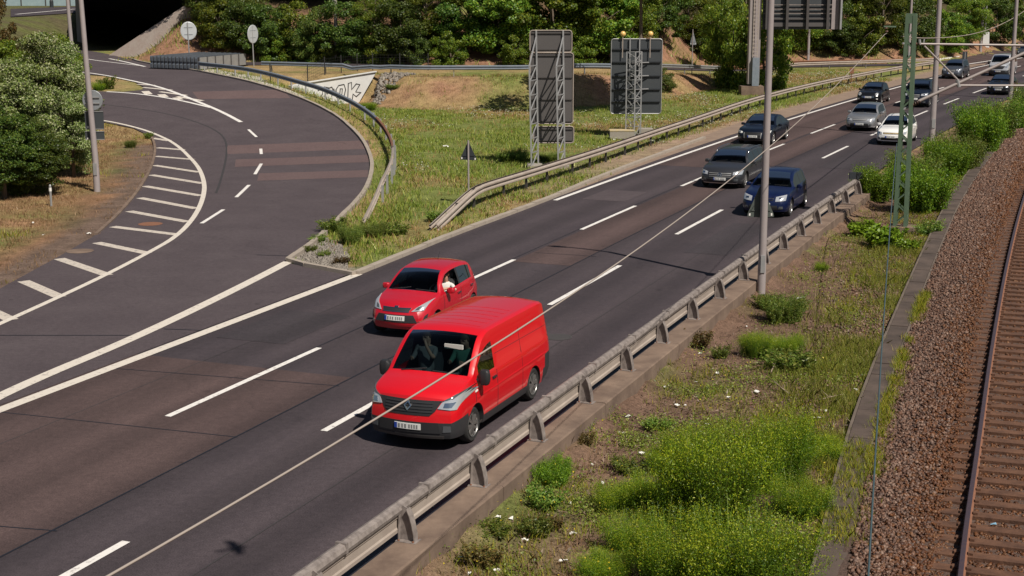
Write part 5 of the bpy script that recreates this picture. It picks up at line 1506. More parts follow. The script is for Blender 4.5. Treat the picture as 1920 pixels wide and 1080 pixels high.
# --- big red van
vw = 1.87
def van_rule(tg, x, z, side):
    if tg in ('front', 'side') and x < .62 and z < .60: return ('front_bumper', 0)
    if tg in ('rear', 'side') and x > 4.66 and z < .80: return ('rear_bumper', 0)
    if tg == 'side' and z < .46 and 1.2 < x < 3.8: return ('sill', side)
van = dict(L=5.0, W=vw, H=1.97, wb=3.098, fo=.93, r=.335, gap=.05, tw=.215, paint='paint_van_red', gc=.24, chin=.1, plan=[(0, .86), (.05, .905), (.14, .945), (.3, .97), (.6, .98), (1.2, 1.0), (4.5, 1.0), (4.9, .985), (5.0, .965)],
           nose=[(.2, .06), (.35, 0), (.6, .0), (.8, .03), (.98, .09), (1.2, .12)], tailp=[(.2, .03), (.5, 0), (1.2, 0), (1.9, .05)], tumble=.13, bowF=.21, bowR=.03, crown=.045, gtop=.24,
           cowl=.86, rf=1.66, rr=4.97, tail=4.99, no_rear=True, top=[(0, .97), (.05, 1.02), (.14, 1.06), (.45, 1.145), (.86, 1.235), (1.05, 1.40), (1.66, 1.845), (1.95, 1.915), (2.4, 1.925), (4.6, 1.915), (4.9, 1.89), (5.0, 1.84)],
           sh=[(0, .89), (.1, .95), (.4, 1.02), (.86, 1.09), (1.3, 1.13), (2.2, 1.14), (4.8, 1.14), (5.0, 1.12)],
           sprof=[.955, .985, 1.0, 1.0, .985, .965], win=[(1.16, 2.0)], door=[(1.05, 2.08)], dark_pillar=False, rule=van_rule, bumper='dark_trim', dark_sill=True, bump=.60, cargo_wall=2.35, seat=1.72, seat_z=.72, handle='black_plastic', mirror='black_plastic', mirror_size=(.22, .30), mirror_x=1.16,
           plate=.47, spokes=8, rim='rim_grey',
           face=[('grille', 'black_plastic', [[(-.52, .77), (.52, .77), (.63, .955), (-.63, .955)], [(-.42, .68), (.42, .68), (.52, .77), (-.52, .77)]]), ('air_intake', 'black_plastic', [[(-.62, .36), (.62, .36), (.58, .56), (-.58, .56)]]),
                 ('bumper_lip', 'steel_dark', [[(-.88, .25), (.88, .25), (.90, .31), (-.90, .31)]])],
           face_pair=[('headlight', 'lamp_lens', [[(.56, .82), (.86, .79), (.935, 1.10), (.63, .93)]]), ('headlight_trim', 'lamp_dark', [[(.60, .94), (.80, .985), (.93, 1.12), (.78, 1.02)]]), ('fog_lamp', 'lamp_dark', [[(.66, .38), (.80, .39), (.80, .50), (.67, .50)]])],
           bulb=('chrome', [[(.66, .84), (.80, .84), (.84, .93), (.68, .92)]]), grille_bars=(.47, .75, .91, 4, 'dark_trim'))
PX['van'] = Gz(878, 828)
cv, vroot, vb = make_vehicle('delivery_van', van, PX['van'], -11.9, 'large bright red panel van with black bumper, nearest vehicle on the motorway', 'van')
E_ = [[(-.075, .85), (0, .76), (0, .795), (-.05, .85)], [(0, .76), (.075, .85), (.05, .85), (0, .795)], [(.075, .85), (0, .94), (0, .905), (.05, .85)], [(0, .94), (-.075, .85), (-.05, .85), (0, .905)]]
cv.patch('emblem', M_['chrome'], 'front', E_, vroot, .035, (2, 2), .05)
for k in range(6):
    x = 2.05 + .30 * k; cv.patch('roof_rib', M_['paint_van_red'], 'top', [[(x, -.58), (x + .12, -.58), (x + .12, .58), (x, .58)]], vb[('roof', 0)], .0045, (1, 10), .03)
for s_, pr in ((1, 'left'), (-1, 'right')):
    cv.patch('side_panel_seam', M_['black_plastic'], pr, [[(3.38, .40), (3.392, .40), (3.392, 1.66), (3.38, 1.66)], [(2.10, 1.42), (4.85, 1.40), (4.85, 1.408), (2.10, 1.428)], [(4.93, .8), (4.94, .8), (4.94, 1.8), (4.93, 1.8)]], vroot, .002, (14, 10), .01)
    cv.patch('side_crease', M_['paint_van_red'], pr, [[(1.1, .80), (4.72, .84), (4.72, .87), (1.1, .82)]], vroot, .008, (16, 1), .03)
    cv.patch('side_repeater', M_['amber'] if False else M_['litter_white'], pr, [[(1.02, .93), (1.12, .94), (1.12, .97), (1.02, .96)]], vroot, .012, (2, 1), .02)
    if False: cv.patch('arch_trim', M_['dark_trim'], pr, [[(.93 + .415 * math.cos(a), .335 + .415 * math.sin(a)), (.93 + .415 * math.cos(a + .3), .335 + .415 * math.sin(a + .3)), (.93 + .385 * math.cos(a + .3), .335 + .385 * math.sin(a + .3)), (.93 + .385 * math.cos(a), .335 + .385 * math.sin(a))] for a in np.arange(.1, 3.0, .3)], vroot, .008, (2, 1), .02)
b = MB(); b.box((cv.L / 2 - 1.34, .34, 1.685), (.03, .38, .085)); b.build('sun_visor', M_['paper'], vroot)
for x_, y_, r_ in ((1.12, -.05, .4), (1.08, .14, -.3)): MB().box((cv.L / 2 - x_, y_, 1.17), (.14, .20, .015), rz=r_).build('paper_sheet', M_['paper'], vroot)

# --- small red hatchback
hp = car_params('hatch', 3.6, 1.6, 1.48, 2.385, .66, .285, 'paint_hatch_red', cowl=.98, rf=1.62, plate=.50, spokes=6, bowF=.22, handle='chrome', open=[('side_window', (0, 1))], tumble=.30)
f1, f2 = face_std(1.6, .62, .83, .66, .72, .36, .50)
hp['face'] = [('grille', 'black_plastic', [[(-.34, .655), (.34, .655), (.37, .725), (-.37, .725)]]), ('air_intake', 'black_plastic', [[(-.56, .40), (.56, .40), (.46, .58), (-.46, .58)]]), ('bumper_lip', 'paint_hatch_red', [[(-.52, .30), (.52, .30), (.54, .37), (-.54, .37)]])]
hp['face_pair'] = [('headlight', 'lamp_lens', [[(.40, .66), (.66, .68), (.735, .90), (.50, .75)]]), ('fog_lamp', 'chrome', [[(.56, .36), (.66, .37), (.66, .44), (.58, .44)]]), ('intake_fin', 'black_plastic', [[(.66, .44), (.73, .46), (.735, .60), (.69, .56)]])]
hp['bulb'] = ('lamp_dark', [[(.47, .69), (.56, .70), (.60, .78), (.52, .75)]])
PX['hatch'] = None
def contact_for(P, s, u_center):
    h = heading(s); x, y = uv(s, u_center + P['W'] / 2 - .13); return (x, y)
ch_, hroot, hb_ = make_vehicle('hatchback', hp, contact_for(hp, -4.35, -2.12), -4.35, 'small bright red hatchback driving just behind and beside the red van', 'car')
for q_ in ([(-.37, .725), (.37, .725), (.38, .74), (-.38, .74)], [(-.35, .645), (.35, .645), (.35, .658), (-.35, .658)]): ch_.patch('grille_frame', M_['chrome'], 'front', [q_], hroot, .014, (8, 1), .02)
ch_.patch('emblem', M_['chrome'], 'front', [[(-.05, .745), (.05, .745), (.05, .775), (-.05, .775)]], hroot, .014, (3, 2), .02)
ch_.patch('trim_strip', M_['chrome'], 'left', [[(1.9, .40), (2.75, .43), (2.75, .445), (1.9, .415)]], hroot, .012, (8, 1), .02)
b = MB(); p = ch_.cast('top', 2.55, .0)[0]; b.tube([p, p + Vector((-.10, 0, .17))], .008, 5); b.build('antenna', M_['black_plastic'], hroot)

# --- the queue behind
def std_car(name, kind, dims, paint, px, s, label, lit=False, cat='car', face=None, **k):
    P = car_params(kind, *dims, paint, **k); H, W = P['H'], P['W']
    z = .50 * H
    fz = face or dict(h=(z - .12, z + .06), g=(z - .13, z + .0), i=(.30, .42))
    a, b_ = face_std(W, *fz['h'], *fz['g'], *fz['i'], yh=fz.get('yh', (.56, .90)), yg=fz.get('yg', .44))
    P['face'] = a; P['face_pair'] = b_ + [('fog_lamp', 'lamp_dark', [[(.62 * W / 2, .33), (.80 * W / 2, .34), (.80 * W / 2, .43), (.66 * W / 2, .43)]])]
    if 'round' in fz:
        y_, z_, q_ = fz['round']; P['face_pair'][0] = ('headlight', 'lamp_lit', [[(y_ + q_ * math.cos(a_), z_ + q_ * math.sin(a_)), (y_ + q_ * math.cos(a_ + .55), z_ + q_ * math.sin(a_ + .55)), (y_, z_), (y_, z_)] for a_ in np.arange(0, 6.2, .524)])
    if lit: P['face_pair'][0] = ('headlight', 'lamp_lit', P['face_pair'][0][2])
    P['plate'] = fz.get('p', .45); P.setdefault('grille_bars', (fz.get('yg', .44) * W / 2, fz['g'][0] + .03, fz['g'][1] - .03, 3, fz.get('bar', 'steel_galv')))
    q = P['face_pair'][0][2][0]; mid = ((q[0][0] + q[2][0]) / 2, (q[0][1] + q[2][1]) / 2)
    if 'round' in fz: mid = fz['round'][:2]
    P['bulb'] = ('chrome', [[(mid[0] - .06, mid[1] - .03), (mid[0] + .06, mid[1] - .03), (mid[0] + .06, mid[1] + .03), (mid[0] - .06, mid[1] + .03)]])
    return make_vehicle(name, P, Gz(*px), s, label, cat)
cg, r_, _b = std_car('hatchback', 'hatch', (4.2, 1.76, 1.50, 2.578, .87, .315), 'paint_navy', (1477, 405), 17.9, 'dark blue hatchback behind the triangular sign and lamp post', spokes=5, rim='rim_bright', bump=.5, face=dict(h=(.60, .80), g=(.64, .72), i=(.30, .46), yh=(.50, .88), yg=.40, bar='paint_navy', p=.50))
cg.patch('emblem', M_['chrome'], 'front', [[(-.055, .64), (.055, .64), (.055, .75), (-.055, .75)]], r_, .02, (3, 3), .02)
cm, r_, _b = std_car('estate_car', 'wagon', (4.93, 1.86, 1.47, 2.94, .85, .325), 'paint_graphite', (1393, 352), 24.8, 'graphite grey estate car with silver roof rails and chrome grille', spokes=5, rim='rim_bright', handle='chrome', face=dict(h=(.58, .74), g=(.48, .68), i=(.26, .40), yh=(.58, .93), yg=.50, p=.42), sidestripe='chrome')
cm.patch('emblem', M_['chrome'], 'front', [[(.09 * math.cos(a), .58 + .09 * math.sin(a)), (.09 * math.cos(a + .7), .58 + .09 * math.sin(a + .7)), (.07 * math.cos(a + .7), .58 + .07 * math.sin(a + .7)), (.07 * math.cos(a), .58 + .07 * math.sin(a))] for a in np.arange(0, 6.2, .7)] +
         [[(-.01 + .0, .58), (.01, .58), (.08 * math.cos(a) + .01, .58 + .08 * math.sin(a)), (.08 * math.cos(a) - .01, .58 + .08 * math.sin(a))] for a in (PI / 2, PI * 7 / 6, PI * 11 / 6)], r_, .026, (2, 2), .03)
cm.patch('bumper_lip', M_['chrome'], 'front', [[(-.70, .235), (.70, .235), (.72, .262), (-.72, .262)]], r_, .016, (10, 1), .03)
for s_ in (1, -1):
    b = MB(); pts = []
    for x in np.linspace(1.95, 4.55, 10):
        sc = cm.section(x); p = cm.warp(x, s_ * (sc[14][0] - .01), sc[14][1] + .035 + .03); pts.append(p)
    pts[0].z -= .045; pts[-1].z -= .045; b.tube(pts, .022, 6); b.build('roof_rail', M_['chrome'], r_, smooth=True)
ca2, r_, _b = std_car('saloon_car', 'sedan', (4.93, 1.88, 1.45, 2.92, .92, .335), 'paint_midnight', (1446, 271), 42.2, 'black saloon with bright wheels in the left lane beside the guard rail', spokes=5, rim='rim_bright', lit=True, face=dict(h=(.62, .74), g=(.34, .68), i=(.24, .32), yh=(.60, .93), yg=.44, bar='black_plastic', p=.47))
for s_ in (1, -1): ca2.patch('grille_frame', M_['steel_galv'], 'front', [[(s_ * .46, .36), (s_ * .42, .36), (s_ * .45, .66), (s_ * .49, .66)]], r_, .018, (1, 5), .02)
mini_p = dict(spokes=6, rim='rim_grey', bowF=.16)
cn, r_, _b = std_car('hatchback', 'hatch', (3.83, 1.73, 1.41, 2.495, .80, .30), 'paint_black', (1650, 195), 72, 'small black hatchback with round bright headlamps', face=dict(h=(.60, .82), g=(.46, .60), i=(.27, .38), yh=(.58, .80), yg=.50, bar='chrome', p=.50, round=(.60, .70, .11)), **mini_p)
for s_ in (1, -1):
    cn.patch('bonnet_stripe', M_['lamp_lit'], 'front', [[(s_ * .60, .34), (s_ * .70, .34), (s_ * .70, .42), (s_ * .60, .42)]], r_, .02, (3, 3), .02)
    ring = [[(s_ * (.60) + .105 * math.cos(a), .70 + .105 * math.sin(a)), (s_ * .60 + .105 * math.cos(a + .6), .70 + .105 * math.sin(a + .6)), (s_ * .60 + .08 * math.cos(a + .6), .70 + .08 * math.sin(a + .6)), (s_ * .60 + .08 * math.cos(a), .70 + .08 * math.sin(a))] for a in np.arange(0, 6.2, .6)]
    cn.patch('lamp_ring', M_['chrome'], 'front', ring, r_, .022, (1, 1), .03)
std_car('hatchback', 'hatch', (4.28, 1.76, 1.46, 2.6, .92, .315), 'paint_silver', (1640, 245), 52.2, 'silver hatchback in the middle lane left of the lattice mast', spokes=5, rim='rim_bright', face=dict(h=(.60, .74), g=(.62, .70), i=(.24, .46), yh=(.50, .92), yg=.42, p=.42))
cw_, r_, _b = std_car('hatchback', 'hatch', (3.97, 1.68, 1.46, 2.47, .80, .30), 'paint_white_car', (1699, 272), 44.8, 'white hatchback partly hidden behind the green lattice mast', spokes=6, face=dict(h=(.58, .72), g=(.60, .68), i=(.28, .42), yh=(.54, .90), yg=.46, bar='yellow_paint', p=.46))
std_car('off_roader', 'suv', (4.86, 1.98, 1.76, 2.93, .90, .37), 'paint_midnight', (1740, 201), 70.7, 'tall dark blue off-roader right of the green lattice mast', spokes=5, gc=.24, face=dict(h=(.80, .96), g=(.70, .90), i=(.36, .56), yh=(.48, .88), yg=.38, p=.60), cat='off-roader')
std_car('off_roader', 'suv', (4.6, 1.84, 1.64, 2.66, .90, .34), 'paint_slate', (1802, 148), 104.7, 'slate grey off-roader in the far left lane', spokes=5, rim='rim_bright', gc=.22, face=dict(h=(.74, .90), g=(.66, .82), i=(.32, .5), yh=(.50, .90), yg=.40, p=.52), cat='off-roader')
tv = dict(van); tv.update(paint='paint_pale', win=[(1.16, 2.0), (2.12, 3.3), (3.42, 4.7)], door=[(1.05, 2.08), (2.08, 3.36)], rim='rim_bright'); tv.pop('cargo_wall')
tv['H'] = 1.9; tv['face'] = [q for q in van['face']]; tv['rule'] = None; tv.pop('rule'); tv['bump'] = .58
make_vehicle('minibus', tv, Gz(1890, 143), 110.8, 'pale silver minibus with dark bumper in the far middle lane', 'van')
std_car('saloon_car', 'sedan', (4.7, 1.83, 1.44, 2.81, .85, .33), 'paint_black', (1893, 178), 85.3, 'black saloon beside the right edge above the tall bushes', spokes=5, rim='rim_bright', face=dict(h=(.58, .72), g=(.52, .66), i=(.26, .42), yh=(.58, .92), yg=.40, p=.43))
std_car('saloon_car', 'sedan', (4.6, 1.8, 1.45, 2.7, .85, .32), 'paint_slate', (1934, 108), 147, 'dark car cut off by the right edge, farthest up the road', spokes=5, face=dict(h=(.58, .72), g=(.52, .66), i=(.26, .42), yh=(.58, .92), yg=.40, p=.43))

# ------------------------------------------------------------------ people in the two red vehicles
def person(root, x, y, seat_z, label, shirt, hair_m, arm='wheel', lean=0.0):
    """seated figure grown as one skinned surface; x, y in the vehicle's own axes"""
    me = bpy.data.meshes.new('person'); V, E, Rr = [], [], []
    def v(p, r, par=None):
        V.append(p); Rr.append(r)
        if par is not None: E.append((par, len(V) - 1))
        return len(V) - 1
    pel = v((0, 0, .10), .145); sp = v((-.05, 0, .30), .135, pel); chs = v((-.09, 0, .47), .155, sp); nk = v((-.085, 0, .61), .055, chs); jaw = v((-.055, 0, .685), .072, nk); hd = v((-.06, 0, .78), .095, jaw); cr = v((-.075, 0, .86), .07, hd)
    ns = v((.035, 0, .735), .016, jaw)
    for s_ in (1, -1):
        hip = v((.04, s_ * .10, .08), .095, pel); kn = v((.44, s_ * .14, .12), .068, hip); an = v((.60, s_ * .14, -.25), .045, kn); v((.72, s_ * .14, -.30), .04, an)
        shd = v((-.085, s_ * .18, .53), .07, chs)
        if arm == 'wheel' or s_ < 0: el = v((.08, s_ * .25, .34), .045, shd); wr = v((.30, s_ * .17, .40), .032, el); hn = v((.38, s_ * .14, .43), .038, wr)
        elif arm == 'sill': el = v((.10, s_ * .36, .44), .045, shd); wr = v((.27, s_ * .24, .52), .032, el); hn = v((.36, s_ * .16, .50), .038, wr)
        else: el = v((.14, s_ * .22, .40), .045, shd); wr = v((.16, s_ * .10, .62), .032, el); hn = v((.13, s_ * .06, .70), .038, wr)
        w_ = Vector(V[hn]); dd = (w_ - Vector(V[wr])).normalized()
        for k in range(4):
            o = Vector((0, 0, .022 * (1.5 - k))); f1_ = v(tuple(w_ + dd * .035 + o), .010, hn); v(tuple(w_ + dd * (.07 - .008 * abs(k - 1)) + o + Vector((0, -s_ * .025, 0))), .008, f1_)
        t1 = v(tuple(w_ + dd * .01 + Vector((0, -s_ * .025, .03))), .011, hn); v(tuple(w_ + dd * .04 + Vector((0, -s_ * .04, .035))), .009, t1)
    me.from_pydata(V, E, []); o = bpy.data.objects.new('person', me); COL.objects.link(o)
    sk = o.modifiers.new('skin', 'SKIN'); sk.use_smooth_shade = True; o.modifiers.new('sub', 'SUBSURF').levels = 1
    for i, q in enumerate(me.skin_vertices[0].data): q.radius = (Rr[i], Rr[i]); q.use_root = (i == 0)
    dg = bpy.context.evaluated_depsgraph_get(); nm = bpy.data.meshes.new_from_object(o.evaluated_get(dg)); o.modifiers.clear(); o.data = nm; bpy.data.meshes.remove(me)
    nm.materials.clear()
    for m in (M_[shirt], M_['skin'], M_['shirt_grey']): nm.materials.append(m)
    for p in nm.polygons:
        c = p.center; k = 0
        if c.z > .60 or (c.x > .10 and c.z > .26): k = 1
        if c.z < .2: k = 2
        p.material_index = k; p.use_smooth = True
    hb2 = MB()
    for i in range(9):
        a = i / 8 * PI * .62
    hb2.lathe([(0, .115), (.055, .105), (.09, .07), (.105, .02), (.10, -.045), (.088, -.06)], 16)
    hr = hb2.build('hair', M_[hair_m], o, smooth=True); hr.location = (-.085, 0, .805)
    ey = MB()
    for s_ in (1, -1): MB().lathe([(0, -.012), (.012, 0), (0, .012)], 8, (.03, s_ * .032, .765)).build('eye', M_['hair_brown'], o)
    rz = root.rotation_euler.z; o.rotation_euler = (0, 0, rz); l = root.location
    o.location = (l.x + x * math.cos(rz) - y * math.sin(rz), l.y + x * math.sin(rz) + y * math.cos(rz), l.z + seat_z)
    return tag(o, label, 'person')
person(hroot, ch_.L / 2 - 2.0, .41, .44, 'driver in a white top at the open window of the small red hatchback', 'shirt_white', 'hair_brown', 'sill')
person(vroot, cv.L / 2 - 1.66, .40, .96, 'driver in dark green behind the wheel of the red van', 'shirt_green', 'hair_brown')
person(vroot, cv.L / 2 - 1.66, -.40, .96, 'passenger in grey raising one arm behind the windscreen of the red van', 'shirt_grey', 'hair_brown', 'raise')
# ------------------------------------------------------------------ vegetation
leaf_mat('leaf_maple', [(0.051, 0.096, 0.010), (0.090, 0.150, 0.014), (0.142, 0.200, 0.019), (0.223, 0.234, 0.021)], .25)
leaf_mat('leaf_fine', [(0.059, 0.107, 0.012), (0.105, 0.169, 0.016), (0.164, 0.220, 0.020), (0.255, 0.267, 0.024)], .3)
leaf_mat('leaf_dark', [(0.031, 0.067, 0.011), (0.054, 0.104, 0.017), (0.085, 0.138, 0.021), (0.134, 0.172, 0.023)], .2)
leaf_mat('leaf_gold', [(0.047, 0.075, 0.014), (0.076, 0.110, 0.018), (0.111, 0.136, 0.023), (0.162, 0.158, 0.032)], .3)
leaf_mat('leaf_silver', [(0.076, 0.125, 0.025), (0.120, 0.178, 0.034), (0.177, 0.218, 0.046), (0.127, 0.171, 0.034), (0.506, 0.503, 0.310), (0.101, 0.159, 0.030), (0.189, 0.225, 0.046), (0.354, 0.370, 0.196), (0.089, 0.139, 0.029)], .15)
leaf_mat('leaf_tip', [(0.176, 0.264, 0.012), (0.284, 0.360, 0.016), (0.446, 0.456, 0.025)], .35, .1)
leaf_mat('leaf_broom', [(0.050, 0.118, 0.007), (0.087, 0.180, 0.008), (0.138, 0.255, 0.011), (0.216, 0.346, 0.015)], .35, .18)
leaf_mat('leaf_bush', [(0.072, 0.165, 0.011), (0.113, 0.238, 0.014), (0.174, 0.309, 0.020), (0.308, 0.433, 0.027)], .35, .25)
leaf_mat('leaf_weed', [(0.075, 0.130, 0.019), (0.116, 0.189, 0.026), (0.170, 0.234, 0.036), (0.265, 0.257, 0.054)], .3)
leaf_mat('leaf_cover', [(0.083, 0.131, 0.016), (0.132, 0.193, 0.020), (0.198, 0.248, 0.033), (0.286, 0.303, 0.065), (0.110, 0.165, 0.036)], .25, .0)
leaf_mat('leaf_lime', [(0.111, 0.195, 0.012), (0.169, 0.260, 0.016), (0.221, 0.305, 0.022)], .35, .1)
leaf_mat('leaf_rust', [(.09, .06, .022), (.15, .085, .025), (.12, .095, .03), (.07, .075, .02)], .2)
leaf_mat('grass_green', [(0.144, 0.200, 0.017), (0.230, 0.276, 0.023), (0.331, 0.340, 0.031), (0.489, 0.377, 0.047)], .25, .0)
leaf_mat('grass_dry', [(0.238, 0.142, 0.053), (0.342, 0.204, 0.085), (0.431, 0.259, 0.117), (0.178, 0.123, 0.037)], .2, .0)
leaf_mat('grass_yellow', [(0.126, 0.170, 0.025), (0.198, 0.230, 0.030), (0.288, 0.289, 0.050), (0.342, 0.281, 0.090)], .3, .0)
leaf_mat('grass_red', [(.20, .115, .06), (.29, .17, .09), (.36, .23, .13), (.16, .13, .04)], .2, .0)
leaf_mat('grass_meadow', [(0.120, 0.191, 0.024), (0.170, 0.245, 0.034), (0.250, 0.303, 0.049), (0.399, 0.384, 0.091)], .2, .0)
leaf_mat('stone_ballast', [(0.045, 0.024, 0.019), (0.108, 0.057, 0.039), (0.179, 0.101, 0.070), (0.076, 0.045, 0.035), (0.242, 0.158, 0.119), (0.090, 0.062, 0.053), (0.143, 0.069, 0.042)], .0, .0)
leaf_mat('stone_rust', [(0.046, 0.019, 0.010), (0.100, 0.038, 0.017), (0.145, 0.062, 0.028), (0.076, 0.034, 0.017), (0.176, 0.088, 0.046)], .0, .0)
leaf_mat('flower_white', [(.45, .45, .36), (.36, .38, .27)], .2, .0)
leaf_mat('flower_yellow', [(.55, .40, .02), (.45, .36, .03)], .2, .0)

def np_mesh(name, V, F):
    V = np.asarray(V, np.float32); F = np.asarray(F, np.int32); k = F.shape[1]
    me = bpy.data.meshes.new(name); me.vertices.add(len(V)); me.vertices.foreach_set('co', V.ravel())
    me.loops.add(F.size); me.polygons.add(len(F)); me.loops.foreach_set('vertex_index', F.ravel())
    me.polygons.foreach_set('loop_start', np.arange(len(F), dtype=np.int32) * k); me.update(); return me

def leaves(C, ln, wd, rng, up=.0, out=None):
    """one lozenge-shaped leaf at every point of C"""
    n = len(C); d = rng.normal(size=(n, 3)); d[:, 2] = d[:, 2] * (1 - .4 * up) - .25
    d /= np.linalg.norm(d, axis=1)[:, None]
    nn = rng.normal(size=(n, 3)); nn[:, 2] += up * 2.2
    if out is not None: nn += out * 1.3
    w = np.cross(nn, d); w /= np.linalg.norm(w, axis=1)[:, None] + 1e-9
    s = rng.uniform(.65, 1.3, n)[:, None]; a = d * ln * s / 2; b = w * wd * s / 2
    fold = np.cross(d, w) * wd * .18
    V = np.stack([C - a, C - b + fold, C + a, C + b + fold], 1).reshape(-1, 3)
    return V, np.arange(4 * n).reshape(n, 4)

def crown_mesh(name, m, rx, rz, zc, clumps, per, ln, wd, seed, cr=.30, low=-.95, hollow=.45, mats2=None):
    rng = np.random.default_rng(seed); P = []
    while len(P) < clumps:
        q = rng.normal(size=3); q /= np.linalg.norm(q); 
        if q[2] < low: continue
        rad = hollow + (1 - hollow) * rng.random() ** .6; bump_ = 1 + .22 * math.sin(3 * math.atan2(q[1], q[0]) + seed) * (1 - abs(q[2])) + rng.normal() * .07
        P.append(np.array([q[0] * rx, q[1] * rx, q[2] * rz]) * rad * bump_ + (0, 0, zc))
    C, O = [], []
    for p in P:
        r = cr * rx * rng.uniform(.6, 1.25); k = int(per * rng.uniform(.6, 1.3))
        g = rng.normal(size=(k, 3)); g /= np.linalg.norm(g, axis=1)[:, None]; g *= (rng.random(k) ** .4)[:, None] * r; g[:, 2] *= .62
        C.append(p + g); O.append(np.tile((p - (0, 0, zc)) / rx, (k, 1)) * .6 + g / r)
    C = np.concatenate(C); O = np.concatenate(O); k = C[:, 2] > .03; C, O = C[k], O[k]
    V, F = leaves(C, ln, wd, rng, .35, O)
    me = np_mesh(name, V, F); me.materials.append(m); return me

def trunk_mb(h, r, limbs, seed, spread=1.6):
    rng = random.Random(seed); b = MB()
    b.tube([(0, 0, -.4), (.03, .02, h * .3), (-.04, .05, h * .7), (.02, 0, h)], [r * 1.2, r, r * .75, r * .3], 9)
    for k in range(limbs):
        a = 2 * PI * k / limbs + rng.random(); z = h * rng.uniform(.25, .75); l = spread * rng.uniform(.7, 1.2)
        b.tube([(0, 0, z), (math.cos(a) * l * .5, math.sin(a) * l * .5, z + l * .45), (math.cos(a) * l, math.sin(a) * l, z + l * .8)], [r * .5, r * .32, r * .1], 6)
    return b

TREE = {}
def tree(kind, loc, sc, rz, label, group=None, cat='tree', name=None):
    spec = {'maple': (3.4, 3.6, 3.7, 70, 480, .20, .15, 'leaf_maple', 6.5), 'robinia': (2.9, 4.1, 4.0, 80, 400, .17, .085, 'leaf_fine', 7.0), 'dark': (2.5, 2.7, 2.3, 60, 380, .15, .095, 'leaf_dark', 3.6),
            'gold': (2.4, 2.6, 2.3, 60, 340, .15, .09, 'leaf_gold', 3.6), 'bushy': (2.0, 2.0, 1.6, 50, 330, .145, .09, 'leaf_fine', 2.4)}[kind]
    if kind not in TREE:
        me = crown_mesh('crown', M_[spec[7]], spec[0], spec[1], spec[2], spec[3], spec[4], spec[5], spec[6], hash(kind) % 7 + len(TREE) * 13)
        TREE[kind] = [me, None]
    root = empty(name or ('broadleaf_tree' if cat == 'tree' else 'shrub'), loc, label, cat, group, rz); root.scale = sc
    c = bpy.data.objects.new('crown', TREE[kind][0]); COL.objects.link(c); c.parent = root
    if TREE[kind][1] is None:
        t = trunk_mb(spec[8], .16 if cat == 'tree' else .09, 6, 5, spec[0] * .6).build('trunk', M_['bark'], root, smooth=True); TREE[kind][1] = t.data
    else:
        t = bpy.data.objects.new('trunk', TREE[kind][1]); COL.objects.link(t); t.parent = root
    return root
def bank_spot(px, off):
    """place on the wooded bank: in the column px of the view, off metres behind its foot"""
    k = (px - 960) / FPX / ray(px, 60)[1]; y = 120.0
    for _ in range(30): y = .5 * y + .5 * (float(foot_y(k * y)) + off)
    x = k * y; return (x, y, hz(x, y) - .15)
KN = {'maple': 'broad dark maple', 'robinia': 'feathery green robinia', 'dark': 'dark rounded shrub', 'gold': 'yellowish green shrub', 'bushy': 'low leafy shrub'}
